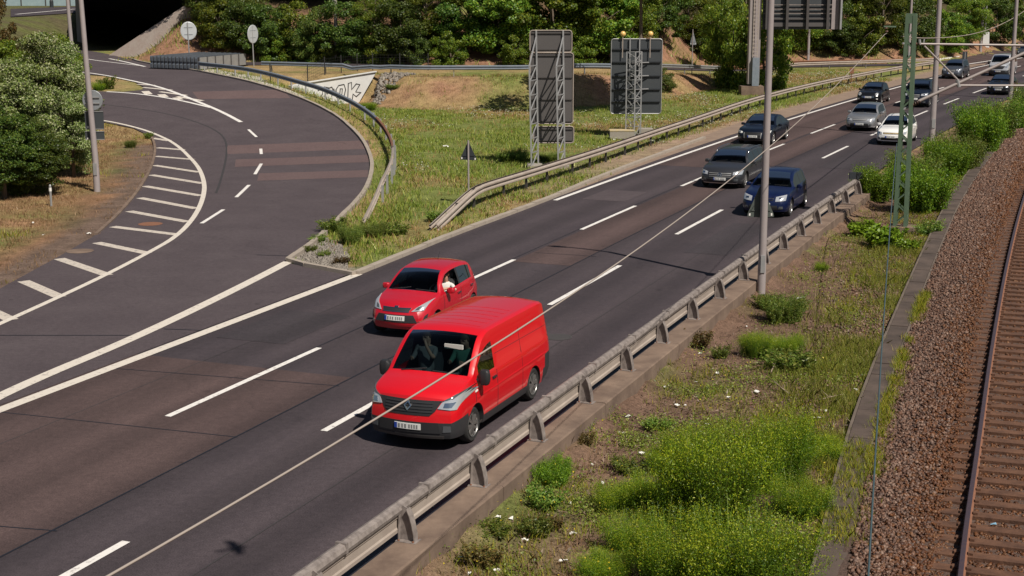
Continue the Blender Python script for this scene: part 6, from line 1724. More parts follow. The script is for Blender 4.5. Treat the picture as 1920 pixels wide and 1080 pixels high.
FRONT = [(388, 8.0, 'gold', 1.0, 'at the top of the stone slope by the overpass'), (412, 4.2, 'bushy', 1.1, 'behind the left round sign'), (430, 7.0, 'gold', 1.2, 'above the left round sign'), (458, 3.0, 'dark', .95, 'just left of the sideways round sign'), (500, 1.6, 'dark', .9, 'just right of the sideways round sign'),
         (545, 2.2, 'bushy', 1.25, 'between the sideways round sign and the lamp post'), (592, 1.2, 'gold', .85, 'close left of the bank lamp post'), (650, 2.0, 'dark', 1.0, 'behind the bank lamp post'), (705, 1.8, 'robinia', .75, 'on the bank above the graffiti wall'), (752, 1.4, 'dark', 1.05, 'on the bank right of the graffiti wall'), (800, 3.5, 'robinia', .85, 'above the bare brown patch left of the big maple'),
         (845, 1.2, 'bushy', .75, 'at the white marker post on the bank'), (880, 4.0, 'dark', 1.15, 'left of the tallest sign, half behind the maple'), (935, 3.0, 'maple', .95, 'on the bank left of the tall stacked sign'), (1035, 2.6, 'maple', 1.1, 'directly behind the tall stacked sign'), (1118, 2.8, 'maple', 1.0, 'between the two big signs'), (1185, 5.0, 'robinia', .85, 'behind the sign with yellow lamps'),
         (1232, 6.5, 'dark', 1.0, 'right of the sign with yellow lamps'), (1290, 5.9, 'robinia', .8, 'above the far triangular sign'), (1345, 4.4, 'bushy', 1.4, 'left of the gantry column'), (1398, 5.4, 'robinia', .85, 'behind the gantry column'), (1500, 4.9, 'bushy', 1.3, 'below the overhead sign board at its middle'), (1560, 4.4, 'dark', 1.1, 'below the right end of the overhead board'),
         (1612, 3.9, 'bushy', 1.35, 'between the overhead board and the lattice mast'), (1655, 4.9, 'robinia', .85, 'close left of the lattice mast top'), (1715, 3.9, 'dark', 1.15, 'right of the lattice mast top'), (1770, 3.4, 'bushy', 1.4, 'right of the lamp post beside the mast'), (1815, 4.4, 'robinia', .85, 'left of the white block on the slope'), (1868, 3.4, 'dark', 1.2, 'right of the white block on the slope'), (1915, 4.4, 'bushy', 1.6, 'at the right edge above the slope'),
         (522, 1.2, 'bushy', .8, 'low at the foot of the bank beside the sideways round sign'), (575, 1.0, 'dark', .6, 'low at the foot of the bank left of the lamp post'), (622, 1.4, 'bushy', .7, 'low at the foot of the bank behind the lamp post'), (672, 1.0, 'dark', .65, 'low at the foot of the bank right of the lamp post'), (728, 1.0, 'bushy', .8, 'low at the foot of the bank above the wall coping'), (775, 1.2, 'dark', .6, 'low at the foot of the bank left of the bare earth'),
         (965, 1.2, 'bushy', .7, 'low at the foot of the bank left of the tall sign'), (1075, .8, 'bushy', .75, 'low at the foot of the bank right of the tall sign'), (1150, 1.2, 'dark', .6, 'low at the foot of the bank behind the tower sign'), (1318, 3.5, 'dark', .7, 'low on the red earth right of the far triangular sign'), (1585, 3.6, 'dark', .8, 'low on the red earth below the overhead board'), (1740, 3.5, 'bushy', .8, 'low on the red earth right of the lattice mast'), (1790, 3.8, 'dark', .8, 'low on the red earth between two far lamp posts')]
for px, off, k, s, where in FRONT:
    f = random.uniform(.92, 1.08)
    tree(k, bank_spot(px, off), (s * f, s * f, s * random.uniform(.95, 1.1)), random.uniform(0, 6.28), KN[k] + ' ' + where, cat='tree' if k in ('maple', 'robinia') else 'shrub')
for i, px in enumerate(range(372, 1990, 46)):
    if 1255 < px < 1280: continue
    p = bank_spot(px + random.uniform(-14, 14), random.uniform(11, 15)); k = random.choice(['maple', 'robinia', 'robinia', 'dark', 'gold' if px < 560 else 'robinia'])
    tree(k, p, (1.15, 1.15, 1.25), random.uniform(0, 6.28), 'dense tree in the back row of the wooded bank', 'back row of the wooded bank')
for i, px in enumerate(range(385, 1990, 88)):
    p = bank_spot(px + random.uniform(-14, 14), random.uniform(19, 25))
    tree(random.choice(['robinia', 'maple']), p, (1.4, 1.4, 1.5), random.uniform(0, 6.28), 'dense tree in the back row of the wooded bank', 'back row of the wooded bank')
x, y = Gz(1446, 172, 0)
tree('bushy', (x - .2, y + 2.6, hz(x, y + 2.6)), (1.15, 1.15, 1.85), 1.0, 'dark leafy tree standing right beside the gantry column', cat='tree')
x, y = Gz(1380, 168, 0)
tree('bushy', (x, y + 2.2, hz(x, y + 2.2)), (1.0, 1.0, 2.0), 2.6, 'dark leafy tree hugging the left side of the gantry column', cat='tree')
x, y = Gz(1385, 150, 0)
tree('robinia', (x - .5, y + 6, hz(x, y + 6)), (.72, .72, .85), 2.0, 'tall leafy tree just left of the gantry column', cat='tree')
x, y = G(1243, 172)
tree('gold', (x, y + .8, hz(x, y) - .3), (.42, .42, .42), 0, 'small yellow green bush beside the sign with yellow lamps', cat='shrub')

# silver poplars and bushes on the left verge
POP = {}
def poplar(px, py, h, w, label, seed, m='leaf_silver', ln=.052, wd=.038, cl=120, per=480):
    x, y = G(px, py); key = (m, seed % 2)
    if key not in POP: POP[key] = [crown_mesh('crown', M_[m], 1.0, 1.55, 1.62, cl, per, ln, wd, 31 + seed, .30, -.95, .35), trunk_mb(2.6, .06, 7, seed, .8)]
    root = empty('poplar' if 'silver' in m else 'shrub', (x, y, hz(x, y) - .1), label, 'tree' if 'silver' in m else 'shrub', rz=seed * 1.7); root.scale = (w, w, h / 3.15)
    c = bpy.data.objects.new('crown', POP[key][0]); COL.objects.link(c); c.parent = root
    if isinstance(POP[key][1], MB): POP[key][1] = POP[key][1].build('trunk', M_['bark'], root, smooth=True).data
    else:
        t = bpy.data.objects.new('trunk', POP[key][1]); COL.objects.link(t); t.parent = root
poplar(96, 318, 6.4, 1.75, 'tallest silver leaved poplar left of the street lamp with the round sign', 1)
poplar(140, 330, 3.9, 1.15, 'smaller silver leaved poplar touching the left street lamp', 2)
poplar(38, 345, 5.4, 1.7, 'silver leaved poplar at the left edge with pale lower leaves', 3)
poplar(120, 258, 5.2, 1.3, 'silver leaved poplar behind the street lamp, reaching over the ramp', 4)
poplar(60, 362, 2.9, 1.5, 'dark green bush at the foot of the silver poplars', 5, 'leaf_dark', .06, .036)
poplar(10, 370, 3.6, 1.5, 'dark green bush in the left corner of the verge', 6, 'leaf_dark', .06, .036)
poplar(62, 352, 3.3, .75, 'yellowish green bush among the silver poplars', 7, 'leaf_gold', .06, .036)
poplar(6, 330, 4.4, .9, 'ochre yellow bush at the left edge of the picture', 8, 'leaf_gold', .06, .036)
poplar(-6, 250, 8.2, 1.15, 'brownish dark tree in the upper left corner', 9, 'leaf_rust', .07, .045)
poplar(30, 270, 5.4, 1.7, 'green tree behind the silver poplars at the left edge', 10, 'leaf_fine', .07, .036)
poplar(112, 205, 4.8, 1.6, 'green bush behind the silver poplars beside the ramp', 11, 'leaf_fine', .07, .036)

# twiggy weeds and broom on the verges
STEM = {}
def stem_shrub(px, py, h, w, kind, label, dz=-.3, xy=None):
    spec = {'broom': (460, 120, .036, .0125, 'leaf_broom'), 'bush': (330, 95, .085, .036, 'leaf_bush'), 'weed': (70, 46, .075, .032, 'leaf_weed'), 'lime': (90, 50, .12, .085, 'leaf_lime'), 'rust': (60, 40, .05, .03, 'leaf_rust'), 'dark': (300, 90, .085, .038, 'leaf_weed')}[kind]
    if kind not in STEM:
        rng = np.random.default_rng(len(STEM) * 7 + 3); C, SV, SF, QQ = [], [], [], []
        for i in range(spec[0]):
            ci = rng.integers(0, 9); ca0, cr0, ch0 = ci * 2.4, .14 * math.sqrt(ci), .70 + .30 * ((ci * 37) % 10) / 9
            q0 = np.array([cr0 * math.cos(ca0), cr0 * math.sin(ca0)]) + rng.normal(size=2) * .055; a = math.atan2(q0[1], q0[0]); r0 = float(np.hypot(*q0)); lean = rng.uniform(.05, .55) * (1 if r0 > .15 else .5); hh = rng.uniform(.5, 1.0) * ch0 * (1 - .35 * r0)
            p0 = np.array([r0 * math.cos(a), r0 * math.sin(a), 0]); a2 = a + rng.normal() * .6
            t = np.linspace(0, 1, 6)[:, None]; path = p0 + np.concatenate([np.cos(a2) * lean * t ** 1.6 * .7, np.sin(a2) * lean * t ** 1.6 * .7, hh * t], 1)
            n0 = len(SV); wv = np.array([-math.sin(a2), math.cos(a2), 0]) * .004
            for k in range(6): SV += [path[k] - wv * (1 - k / 7), path[k] + wv * (1 - k / 7)]
            SF += [(n0 + 2 * k, n0 + 2 * k + 1, n0 + 2 * k + 3, n0 + 2 * k + 2) for k in range(5)]
            q = rng.random(spec[1]) ** .75; pp = np.stack([np.interp(q, t[:, 0], path[:, j]) for j in range(3)], 1)
            C.append(pp + rng.normal(size=pp.shape) * (.022 + .022 * q[:, None])); QQ.append(q)
        C = np.concatenate(C); C[:, 2] = np.abs(C[:, 2])
        ref = {'broom': 1.7, 'bush': 2.2, 'weed': .8, 'lime': .8, 'rust': .6, 'dark': 2.2}[kind]
        Q = np.concatenate(QQ); tip = (Q > .80) & (rng.random(len(Q)) < .6) if kind == 'broom' else np.zeros(len(Q), bool)
        V, F = leaves(C[~tip], spec[2] / ref, spec[3] / ref, rng, .25)
        me = np_mesh('foliage', V, F); me.materials.append(M_[spec[4]]); mt = None
        if tip.any(): V, F = leaves(C[tip], spec[2] / ref * 1.1, spec[3] / ref * 1.2, rng, .25); mt = np_mesh('young_shoots', V, F); mt.materials.append(M_['leaf_tip'])
        ms_ = np_mesh('stems', np.array(SV), np.array(SF)); ms_.materials.append(M_['leaf_weed'])
        STEM[kind] = (me, ms_, mt)
    x, y = xy or G(px, py); root = empty('bush' if h > .9 else 'weed_clump', (x, y, hz(x, y) - .06), label, 'bush' if h > .9 else 'weed', rz=random.uniform(0, 6.28)); root.scale = (w, w, h)
    for nm, d in zip(('foliage', 'stems', 'young_shoots'), STEM[kind]):
        if d is None: continue
        o = bpy.data.objects.new(nm, d); COL.objects.link(o); o.parent = root
    return root
for px, py, h, w, k, lab in [
    (1335, 985, 2.1, 1.55, 'broom', 'biggest bright green broom bush in the middle of the near verge'), (1450, 905, 1.7, 1.3, 'broom', 'bright green broom bush below the pile of dead stalks'), (1262, 1085, 1.3, 1.15, 'broom', 'broom bush at the lower edge left of the biggest one'),
    (1400, 1110, 1.6, 1.7, 'broom', 'broom bush at the lower edge right of the biggest one'), (1165, 950, .6, .8, 'broom', 'small yellow green broom sprouting left of the big bushes'), (1300, 880, 1.1, 1.0, 'broom', 'broom bush at the upper left of the big clump'), (1520, 850, .5, 1.1, 'broom', 'low green broom between dead stalks and trough'),
    (1225, 950, .8, .9, 'broom', 'yellow green broom shoots left of the biggest bush'), (1190, 1030, .7, .9, 'broom', 'feathery broom shoots near the lower edge left of the big clump'), (1250, 880, .6, .8, 'broom', 'small broom shoots at the upper left of the big clump'), (1500, 960, .8, .9, 'broom', 'small broom tuft between the big clump and the trough'), (1130, 1075, .5, .8, 'broom', 'low broom shoots at the lower edge far left of the clump'), (1480, 655, .5, .7, 'broom', 'small bright tuft right of the bright green verge bush'),
    (1038, 905, .62, .62, 'bush', 'dense round green weed close to the barrier footing'), (1022, 945, .5, .6, 'weed', 'green weed just below the dense round one'), (905, 1055, .45, .55, 'rust', 'reddish brown weed among litter at the lower edge'), (1000, 1000, .42, .5, 'weed', 'small grey green weed in bare soil'), (925, 1000, .3, .6, 'weed', 'low patch of green weed left of the reddish one'),
    (1032, 985, .3, .4, 'rust', 'small rusty dock plant in the bare soil'), (1180, 880, .32, .6, 'weed', 'low green weed above the small yellow broom'), (1095, 830, .35, .35, 'rust', 'small brownish weed against the barrier footing'), (1352, 668, .4, .35, 'weed', 'small round weed in bare soil below the barrier'), (1308, 645, .5, .6, 'rust', 'reddish bush growing against the barrier footing'),
    (1420, 665, .8, .8, 'broom', 'bright green bush in the middle of the verge'), (1470, 600, .95, .95, 'dark', 'dark green bush close to the barrier below the lamp post'), (1435, 575, .55, .7, 'weed', 'weed at the foot of the tall street lamp'), (1475, 690, .6, 1.0, 'weed', 'grey green weed right of the bright bush'), (1540, 505, .35, .4, 'broom', 'small lone green tuft on the dry verge'), (1230, 800, .3, .5, 'weed', 'low weed near white litter below the barrier'),
    (1655, 462, .85, 1.0, 'lime', 'lime green bush at the foot of the green mast'), (1622, 440, .6, .9, 'lime', 'lower lime green bush left of the mast footing'), (1700, 470, .5, .6, 'lime', 'small lime green plant right of the mast footing'), (1640, 372, 1.7, 1.6, 'bush', 'green bush left of the mast at the end of the barrier'), (1722, 395, 2.4, 2.0, 'bush', 'large green bush immediately right of the mast'), (1705, 350, 2.0, 1.9, 'dark', 'dark bush hiding the white hatchback wheels'),
    (1770, 330, 2.2, 1.8, 'bush', 'wide green bush around the lamp post right of the mast'), (1800, 318, 2.2, 1.9, 'dark', 'dark green bush beside the top of the cable trough'), (1838, 285, 3.2, 2.2, 'bush', 'tallest green bush left of the far lamp post'), (1858, 262, 2.8, 2.4, 'dark', 'dark bush behind the tallest green bush'), (1900, 245, 2.4, 1.8, 'bush', 'green bush at the right edge below the black saloon'), (1925, 225, 2.8, 2.0, 'dark', 'dark bush cut by the right edge'), (1745, 440, .7, .8, 'weed', 'low leafy weed between mast footing and trough'),
    (625, 435, .75, .8, 'weed', 'tall grey green weed by the ramp kerb at the gravel tip'), (655, 455, .8, .7, 'dark', 'darker green weed behind the gravel tip'), (700, 440, .55, .9, 'dark', 'green weed near the end of the curved guard rail'), (745, 436, .5, .9, 'weed', 'low weed in the middle of the island tip'), (815, 412, .5, .7, 'weed', 'green weed where the long guard rail dips to the ground'), (580, 470, .3, .4, 'weed', 'small weed growing in the gravel'), (610, 478, .25, .4, 'weed', 'second small weed in the middle of the gravel tip'), (640, 492, .3, .5, 'rust', 'dry brown weed at the highway side of the gravel tip'), (598, 452, .35, .5, 'weed', 'weed at the ramp side of the gravel tip'),
    (965, 300, .7, 1.3, 'dark', 'dark patch of dock by the left support of the tall sign'), (1030, 300, .5, .9, 'dark', 'dark weed between the two sign supports'), (245, 275, .5, .5, 'dark', 'green tuft in the dry grass right of the left street lamp'), (278, 258, .45, .5, 'weed', 'weed at the top corner of the hatched strip'), (200, 166, 1.1, 1.0, 'weed', 'tall weed on the small grass island of the ramp'), (185, 168, .7, .8, 'broom', 'green clump on the small grass island of the ramp'), (690, 205, .7, 1.2, 'broom', 'green clump at the end of the graffiti wall'), (735, 165, .4, .9, 'dark', 'dark weed on the brown slope by the graffiti wall'), (1165, 250, .5, .8, 'dark', 'dark weed by the foundation blocks of the tower sign')]:
    stem_shrub(px, py, h, w, k, lab)

def blades(name, XY, H, Wd, m, rng, kind='stuff', z0=-.06):
    n = len(XY); z = height(XY[:, 0], XY[:, 1]) + z0; a = rng.uniform(0, 2 * PI, n); l = rng.normal(size=(n, 2)) * .38 * H[:, None]
    w = np.stack([np.cos(a), np.sin(a)], 1) * (Wd / 2)[:, None]; b = np.stack([XY[:, 0], XY[:, 1], z], 1)
    z3 = lambda q, zz: np.concatenate([q, zz[:, None]], 1)
    V = np.stack([b - z3(w, 0 * z), b + z3(w, 0 * z), b + z3(w * .6 + l * .4, H * .6), b + z3(l, H), b + z3(-w * .6 + l * .4, H * .6)], 1).reshape(-1, 3)
    me = np_mesh(name, V, np.arange(5 * n).reshape(n, 5)); me.materials.append(m)
    o = bpy.data.objects.new(name, me); COL.objects.link(o); return tag(o, kind=kind)
def tufts(XY, rng, k, r):
    c = np.repeat(XY, k, 0); return c + rng.normal(size=c.shape) * r
rng = np.random.default_rng(5)
# near verge, between the barrier footing and the cable trough
n = 34000; s_ = rng.uniform(-22, 1, n) ** 1 ; s_ = np.concatenate([rng.uniform(-24, -2, 22000), rng.uniform(-2, 45, 20000)]); u_ = rng.uniform(U_BAR + .47, 11, len(s_))
xy = np.array([uv(a, b) for a, b in zip(s_, u_)]); tx = np.interp(xy[:, 1], _ty, _tx); k = (xy[:, 0] < tx - .22) & (xy[:, 1] < _ty[-1]); xy = xy[k]
g = fbm(xy[:, 0], xy[:, 1], 2.2, 9); d = fbm(xy[:, 0], xy[:, 1], 7, 3); e = np.clip((xy[:, 0] - np.interp(xy[:, 1], _ty, _tx) + 2.4) / 2.4, 0, 1) * (xy[:, 1] > 27)
pg = np.clip((g - .46) * 3.4 + .12 + .55 * e, .0, 1); q = xy[rng.random(len(xy)) < pg * .62]
kq = rng.random(len(q)) < np.where(np.interp(q[:, 1], _ty, _tx) - q[:, 0] < 2.2, .8, .22); q = q[kq]
t = tufts(q, rng, 10, .085); blades('verge_grass', t, rng.uniform(.06, .24, len(t)), rng.uniform(.006, .013, len(t)), M_['grass_green'], rng)
pd = np.clip((d - .42) * 3 + .06, 0, 1); q = xy[rng.random(len(xy)) < pd * .30]
t = tufts(q, rng, 7, .10); blades('dry_grass', t, rng.uniform(.05, .22, len(t)), rng.uniform(.006, .012, len(t)), M_['grass_red'], rng)
q = xy[rng.random(len(xy)) < np.clip((g - .5) * 1.2, 0, .05)]; Cc = np.concatenate([q, (height(q[:, 0], q[:, 1]) + rng.uniform(.15, .4, len(q)))[:, None]], 1); V, F = leaves(Cc, .032, .03, rng, .9)
me = np_mesh('verge_flowers', V, F); me.materials.append(M_['flower_yellow']); o = bpy.data.objects.new('flower_specks', me); COL.objects.link(o); tag(o, kind='stuff')
# low leafy ground cover in patches
gc_ = fbm(xy[:, 0], xy[:, 1], 1.3, 51); q = xy[rng.random(len(xy)) < np.clip((gc_ - .53) * 4, .02, .65)]; t = tufts(q, rng, 12, .12)
Cc = np.concatenate([t, (height(t[:, 0], t[:, 1]) + rng.random(len(t)) ** 2 * .14 - .04)[:, None]], 1); V, F = leaves(Cc, .048, .026, rng, 1.0)
me = np_mesh('ground_cover', V, F); me.materials.append(M_['leaf_cover']); o = bpy.data.objects.new('ground_cover', me); COL.objects.link(o); tag(o, kind='stuff')
# grass strip between the trough and the ballast, and weeds growing over the trough's near end
yy = np.concatenate([rng.uniform(25, 41, 2600), rng.uniform(20, 27, 1200)]); tx = np.interp(yy, _ty, _tx); xx = tx + np.where(np.arange(len(yy)) < 2600, .38 + rng.normal(size=len(yy)) * .09, rng.normal(size=len(yy)) * .25)
kk = rng.random(len(xx)) < np.clip((fbm(xx * 3, yy, 1.5, 77) - .42) * 3.5, 0, .6); t = tufts(np.stack([xx, yy], 1)[kk], rng, 7, .04); blades('verge_grass', t, rng.uniform(.05, .22, len(t)), rng.uniform(.006, .012, len(t)), M_['grass_green'], rng, z0=.10)
yy = rng.uniform(26, 50, 5200); tx = np.interp(yy, _ty, _tx); dd = np.abs(rng.normal(size=len(yy))) * 1.0 + .3; P2 = np.stack([tx - dd, yy], 1); kk = (rng.random(len(yy)) < np.clip((fbm(P2[:, 0], P2[:, 1], 1.6, 63) - .36) * 3.4, .06, .95)) & (su(P2[:, 0], P2[:, 1])[1] > U_BAR + .6)
t = tufts(P2[kk], rng, 9, .07); blades('verge_grass', t, rng.uniform(.10, .32, len(t)), rng.uniform(.006, .012, len(t)), M_['grass_yellow'], rng)
# dead leaves and stalks on the bare soil
q = xy[rng.random(len(xy)) < .55]; Cc = np.concatenate([q, (height(q[:, 0], q[:, 1]) - .03 + rng.random(len(q)) * .03)[:, None]], 1); V, F = leaves(Cc, .11, .03, rng, 1.6)
me = np_mesh('dead_stalks', V, F); me.materials.append(leaf_mat('dead_leaf', [(.10, .062, .040), (.17, .11, .075), (.24, .175, .13), (.075, .05, .036)], .0, .0)); o = bpy.data.objects.new('dead_leaves', me); COL.objects.link(o); tag(o, kind='stuff')
# meadow of the island, brown slope and bank edge
xy = np.stack([rng.uniform(-12, 34, 60000), rng.uniform(46, 150, 60000)], 1); s_, u_ = su(xy[:, 0], xy[:, 1]); xb = np.interp(xy[:, 1], [46, 60, 66, 93, 105, 118], [-7.2, -4.6, -4.6, -9.4, -10.6, -10.5])
k = (u_ < -9.3) & (xy[:, 0] > xb) & (xy[:, 1] < edge_y(xy[:, 0]) + 1.2) & ~inside(ramp_poly, xy[:, 0], xy[:, 1]); k |= (u_ < -7.35) & (s_ < 30) & (s_ > 3) & (xy[:, 0] > xb) & ~inside(ramp_poly, xy[:, 0], xy[:, 1]) & ~inside(GRAVEL_NOSE, xy[:, 0], xy[:, 1])
xy = xy[k]; n1 = fbm(xy[:, 0], xy[:, 1], 7, 3); n2 = fbm(xy[:, 0], xy[:, 1], 2.2, 9); sl = (xy[:, 1] > edge_y(xy[:, 0]) - 6.5) & (xy[:, 0] < 17)
pg = np.where(sl, np.clip((n1 - .52) * 3, .04, 1), np.clip((n2 - .34) * 2.6 - (n1 - .5) * 1.5, .10, 1)); q = xy[rng.random(len(xy)) < pg]
t = tufts(q, rng, 7, .16); blades('meadow_grass', t, rng.uniform(.06, .24, len(t)), rng.uniform(.02, .045, len(t)), M_['grass_meadow'], rng)
q = xy[rng.random(len(xy)) < np.where(sl, .35, np.clip((n1 - .42) * 2.2, .06, .7))]
t = tufts(q, rng, 5, .16); blades('meadow_straw', t, rng.uniform(.06, .22, len(t)), rng.uniform(.02, .04, len(t)), M_['grass_dry'], rng)
q = xy[(rng.random(len(xy)) < np.clip((n1 - .50) * 1.5, 0, .12)) & ~sl & (xy[:, 1] > 66)]; t = tufts(q, rng, 5, .25); Cc = np.concatenate([t, (height(t[:, 0], t[:, 1]) + rng.uniform(.12, .32, len(t)))[:, None]], 1); V, F = leaves(Cc, .08, .08, rng, 1.2)
me = np_mesh('meadow_flowers', V, F); me.materials.append(M_['flower_white']); o = bpy.data.objects.new('flower_specks', me); COL.objects.link(o); tag(o, kind='stuff')
# left verge and the strip between ramp kerb and curved rail
lp = [G(*q) for q in [(0, 372), (0, 535), (108, 478), (178, 437), (226, 394), (262, 350), (283, 310), (290, 276), (282, 258), (248, 243), (196, 232), (150, 230), (60, 300)]]
xs = [p[0] for p in lp]; ys = [p[1] for p in lp]
xy = np.stack([rng.uniform(min(xs), max(xs), 26000), rng.uniform(min(ys), max(ys), 26000)], 1); xy = xy[inside(lp, xy[:, 0], xy[:, 1])]; n1 = fbm(xy[:, 0], xy[:, 1], 3, 21)
LD = np.array(resample(LEFT_DIRT, .6)); dist_ = np.sqrt(((xy[:, None] - LD[None]) ** 2).sum(2)).min(1); kk = (dist_ > 2.1) | (rng.random(len(xy)) < .12); xy = xy[kk]; n1 = n1[kk]
q = xy[rng.random(len(xy)) < .42]; t = tufts(q, rng, 6, .14); blades('dry_grass', t, rng.uniform(.04, .15, len(t)), rng.uniform(.014, .03, len(t)), M_['grass_red'], rng)
q = xy[rng.random(len(xy)) < np.clip((n1 - .55) * 3, 0, .5)]; t = tufts(q, rng, 6, .14); blades('verge_grass', t, rng.uniform(.08, .26, len(t)), rng.uniform(.014, .03, len(t)), M_['grass_green'], rng)
kp = np.array(smooth_path(KO, 2)[8:]); kd = np.gradient(kp, axis=0); kd /= np.linalg.norm(kd, axis=1)[:, None]; nrm_ = np.stack([-kd[:, 1], kd[:, 0]], 1)
i = rng.integers(0, len(kp), 7000); q = kp[i] + nrm_[i] * rng.uniform(.2, 2.3, len(i))[:, None] + rng.normal(size=(len(i), 2)) * .3; q = q[~inside(ramp_poly, q[:, 0], q[:, 1]) & ~inside(GRAVEL_NOSE, q[:, 0], q[:, 1])]
blades('verge_grass', q, rng.uniform(.08, .32, len(q)), rng.uniform(.02, .04, len(q)), M_['grass_meadow'], rng)
# bank foot: grass and low growth on the red earth
xy = np.stack([rng.uniform(-34, 75, 24000), rng.uniform(118, 215, 24000)], 1); f_ = foot_y(xy[:, 0]); k = (xy[:, 1] > f_ + .3) & (xy[:, 1] < f_ + 9); xy = xy[k]; n1 = fbm(xy[:, 0], xy[:, 1], 6, 33)
q = xy[rng.random(len(xy)) < np.clip((n1 - .46) * 3, 0, .8)]; t = tufts(q, rng, 6, .3); blades('bank_grass', t, rng.uniform(.15, .6, len(t)), rng.uniform(.05, .10, len(t)), M_['grass_meadow'], rng)

# ballast stones
def stones(XY, Z, size, m, rng, name):
    n = len(XY); base = np.array([(x, y, z) for z in (-1, 1) for x, y in ((-1, -1), (1, -1), (1, 1), (-1, 1))], float)
    B = base[None] * (1 + rng.normal(size=(n, 8, 3)) * .28); B *= (size[:, None] * rng.uniform(.55, 1.15, (n, 3)))[:, None, :] / 2
    q = rng.normal(size=(n, 4)); q /= np.linalg.norm(q, axis=1)[:, None]; w, x, y, z = q.T
    Rm = np.stack([np.stack([1 - 2 * (y * y + z * z), 2 * (x * y - z * w), 2 * (x * z + y * w)], 1), np.stack([2 * (x * y + z * w), 1 - 2 * (x * x + z * z), 2 * (y * z - x * w)], 1), np.stack([2 * (x * z - y * w), 2 * (y * z + x * w), 1 - 2 * (x * x + y * y)], 1)], 1)
    V = np.einsum('nij,nkj->nki', Rm, B) + np.concatenate([XY, Z[:, None]], 1)[:, None, :]
    f = np.array([(3, 2, 1, 0), (4, 5, 6, 7), (0, 1, 5, 4), (1, 2, 6, 5), (2, 3, 7, 6), (3, 0, 4, 7)]); F = (np.arange(n)[:, None, None] * 8 + f[None]).reshape(-1, 4)
    me = np_mesh(name, V.reshape(-1, 3), F); me.materials.append(m); o = bpy.data.objects.new(name, me); COL.objects.link(o); return tag(o, kind='stuff')
yy = 15 + 100 * rng.random(190000) ** 2.6; rx = np.interp(yy, RLy, RLx); tx = np.where(yy < _ty[-1], np.interp(yy, _ty, _tx), rx - 4.2); lo = np.maximum(tx + .30, rx - 5)
xx = lo + (rx + 4.0 - lo) * rng.random(len(yy)); off = xx - rx
k = (off < -.60) | (rng.random(len(yy)) < .55); k &= np.abs(off) > .09; xx, yy, off = xx[k], yy[k], off[k]
zz = np.asarray(ballast_z(off)) + rng.uniform(-.012, .028, len(xx)) - np.where(off > -.6, .02, 0)
sz = rng.uniform(.030, .062, len(xx)) * np.where(yy > 40, 1.0 + (yy - 40) * .022, 1); kr = (off > -.62) | (rng.random(len(xx)) < np.clip((off + 1.5) * .8, 0, .6)); P2 = np.stack([xx, yy], 1)
stones(P2[~kr], zz[~kr], sz[~kr], M_['stone_ballast'], rng, 'ballast_stones'); stones(P2[kr], zz[kr], sz[kr], M_['stone_rust'], rng, 'ballast_stones')
# stones spilled on the verge side of the trough
yy = rng.uniform(30, 60, 5000); tx = np.interp(yy, _ty, _tx); xx = tx - .3 - np.abs(rng.normal(size=5000)) * .9
stones(np.stack([xx, yy], 1), height(xx, yy) - .03, rng.uniform(.04, .08, 5000), M_['stone_ballast'], rng, 'ballast_stones')
GN = np.array(GRAVEL_NOSE); xy = np.stack([rng.uniform(GN[:, 0].min(), GN[:, 0].max(), 4000), rng.uniform(GN[:, 1].min(), GN[:, 1].max(), 4000)], 1); xy = xy[inside(GRAVEL_NOSE, xy[:, 0], xy[:, 1])]
stones(xy, height(xy[:, 0], xy[:, 1]) - .03, rng.uniform(.03, .08, len(xy)), leaf_mat('stone_grey', [(0.140, 0.122, 0.106), (0.210, 0.184, 0.158), (0.266, 0.238, 0.205)], 0, 0), rng, 'gravel')

# litter
LIT = [(1310, 663), (1305, 716), (1247, 726), (1608, 690), (1606, 731), (1688, 675), (1326, 796), (1285, 760), (1596, 981), (893, 1015), (932, 969), (958, 972), (1069, 943), (1178, 781), (1166, 812), (1231, 830), (930, 1069), (167, 438), (82, 440), (62, 418), (836, 275), (1539, 186), (1400, 612), (1545, 770), (1532, 783), (1130, 905), (880, 1075), (1210, 905), (1020, 925), (985, 1012), (1110, 870), (1270, 760), (1345, 700), (1365, 745), (1420, 735), (1205, 850), (1075, 1000), (1055, 1052), (1160, 930), (1500, 560), (1450, 640)]
for i, (px, py) in enumerate(LIT):
    x, y = G(px, py); b = MB(); nq = 5; s = random.uniform(.035, .075) * (1.6 if y > 40 else 1) * (1.7 if i in (24, 20) else 1)
    V = [Vector((random.uniform(-.2, .2) + (a - 2) * .5, random.uniform(-.15, .15) + (c - 1) * .5, random.uniform(0, .55))) * s for a in range(nq) for c in range(3)]
    F = [(a * 3 + c, (a + 1) * 3 + c, (a + 1) * 3 + c + 1, a * 3 + c + 1) for a in range(nq - 1) for c in range(2)]
    V2 = [v + Vector((0, 0, .006)) for v in V]; n = len(V); b.add(V + V2, [tuple(reversed(f)) for f in F] + [tuple(k + n for k in f) for f in F])
    o = b.build('litter_scrap', M_['litter_white'], None); o.location = (x, y, hz(x, y) - .01); o.rotation_euler = (0, 0, random.uniform(0, 6.28)); tag(o, 'crumpled white scrap of litter lying on the ground', 'litter', 'white litter scraps')
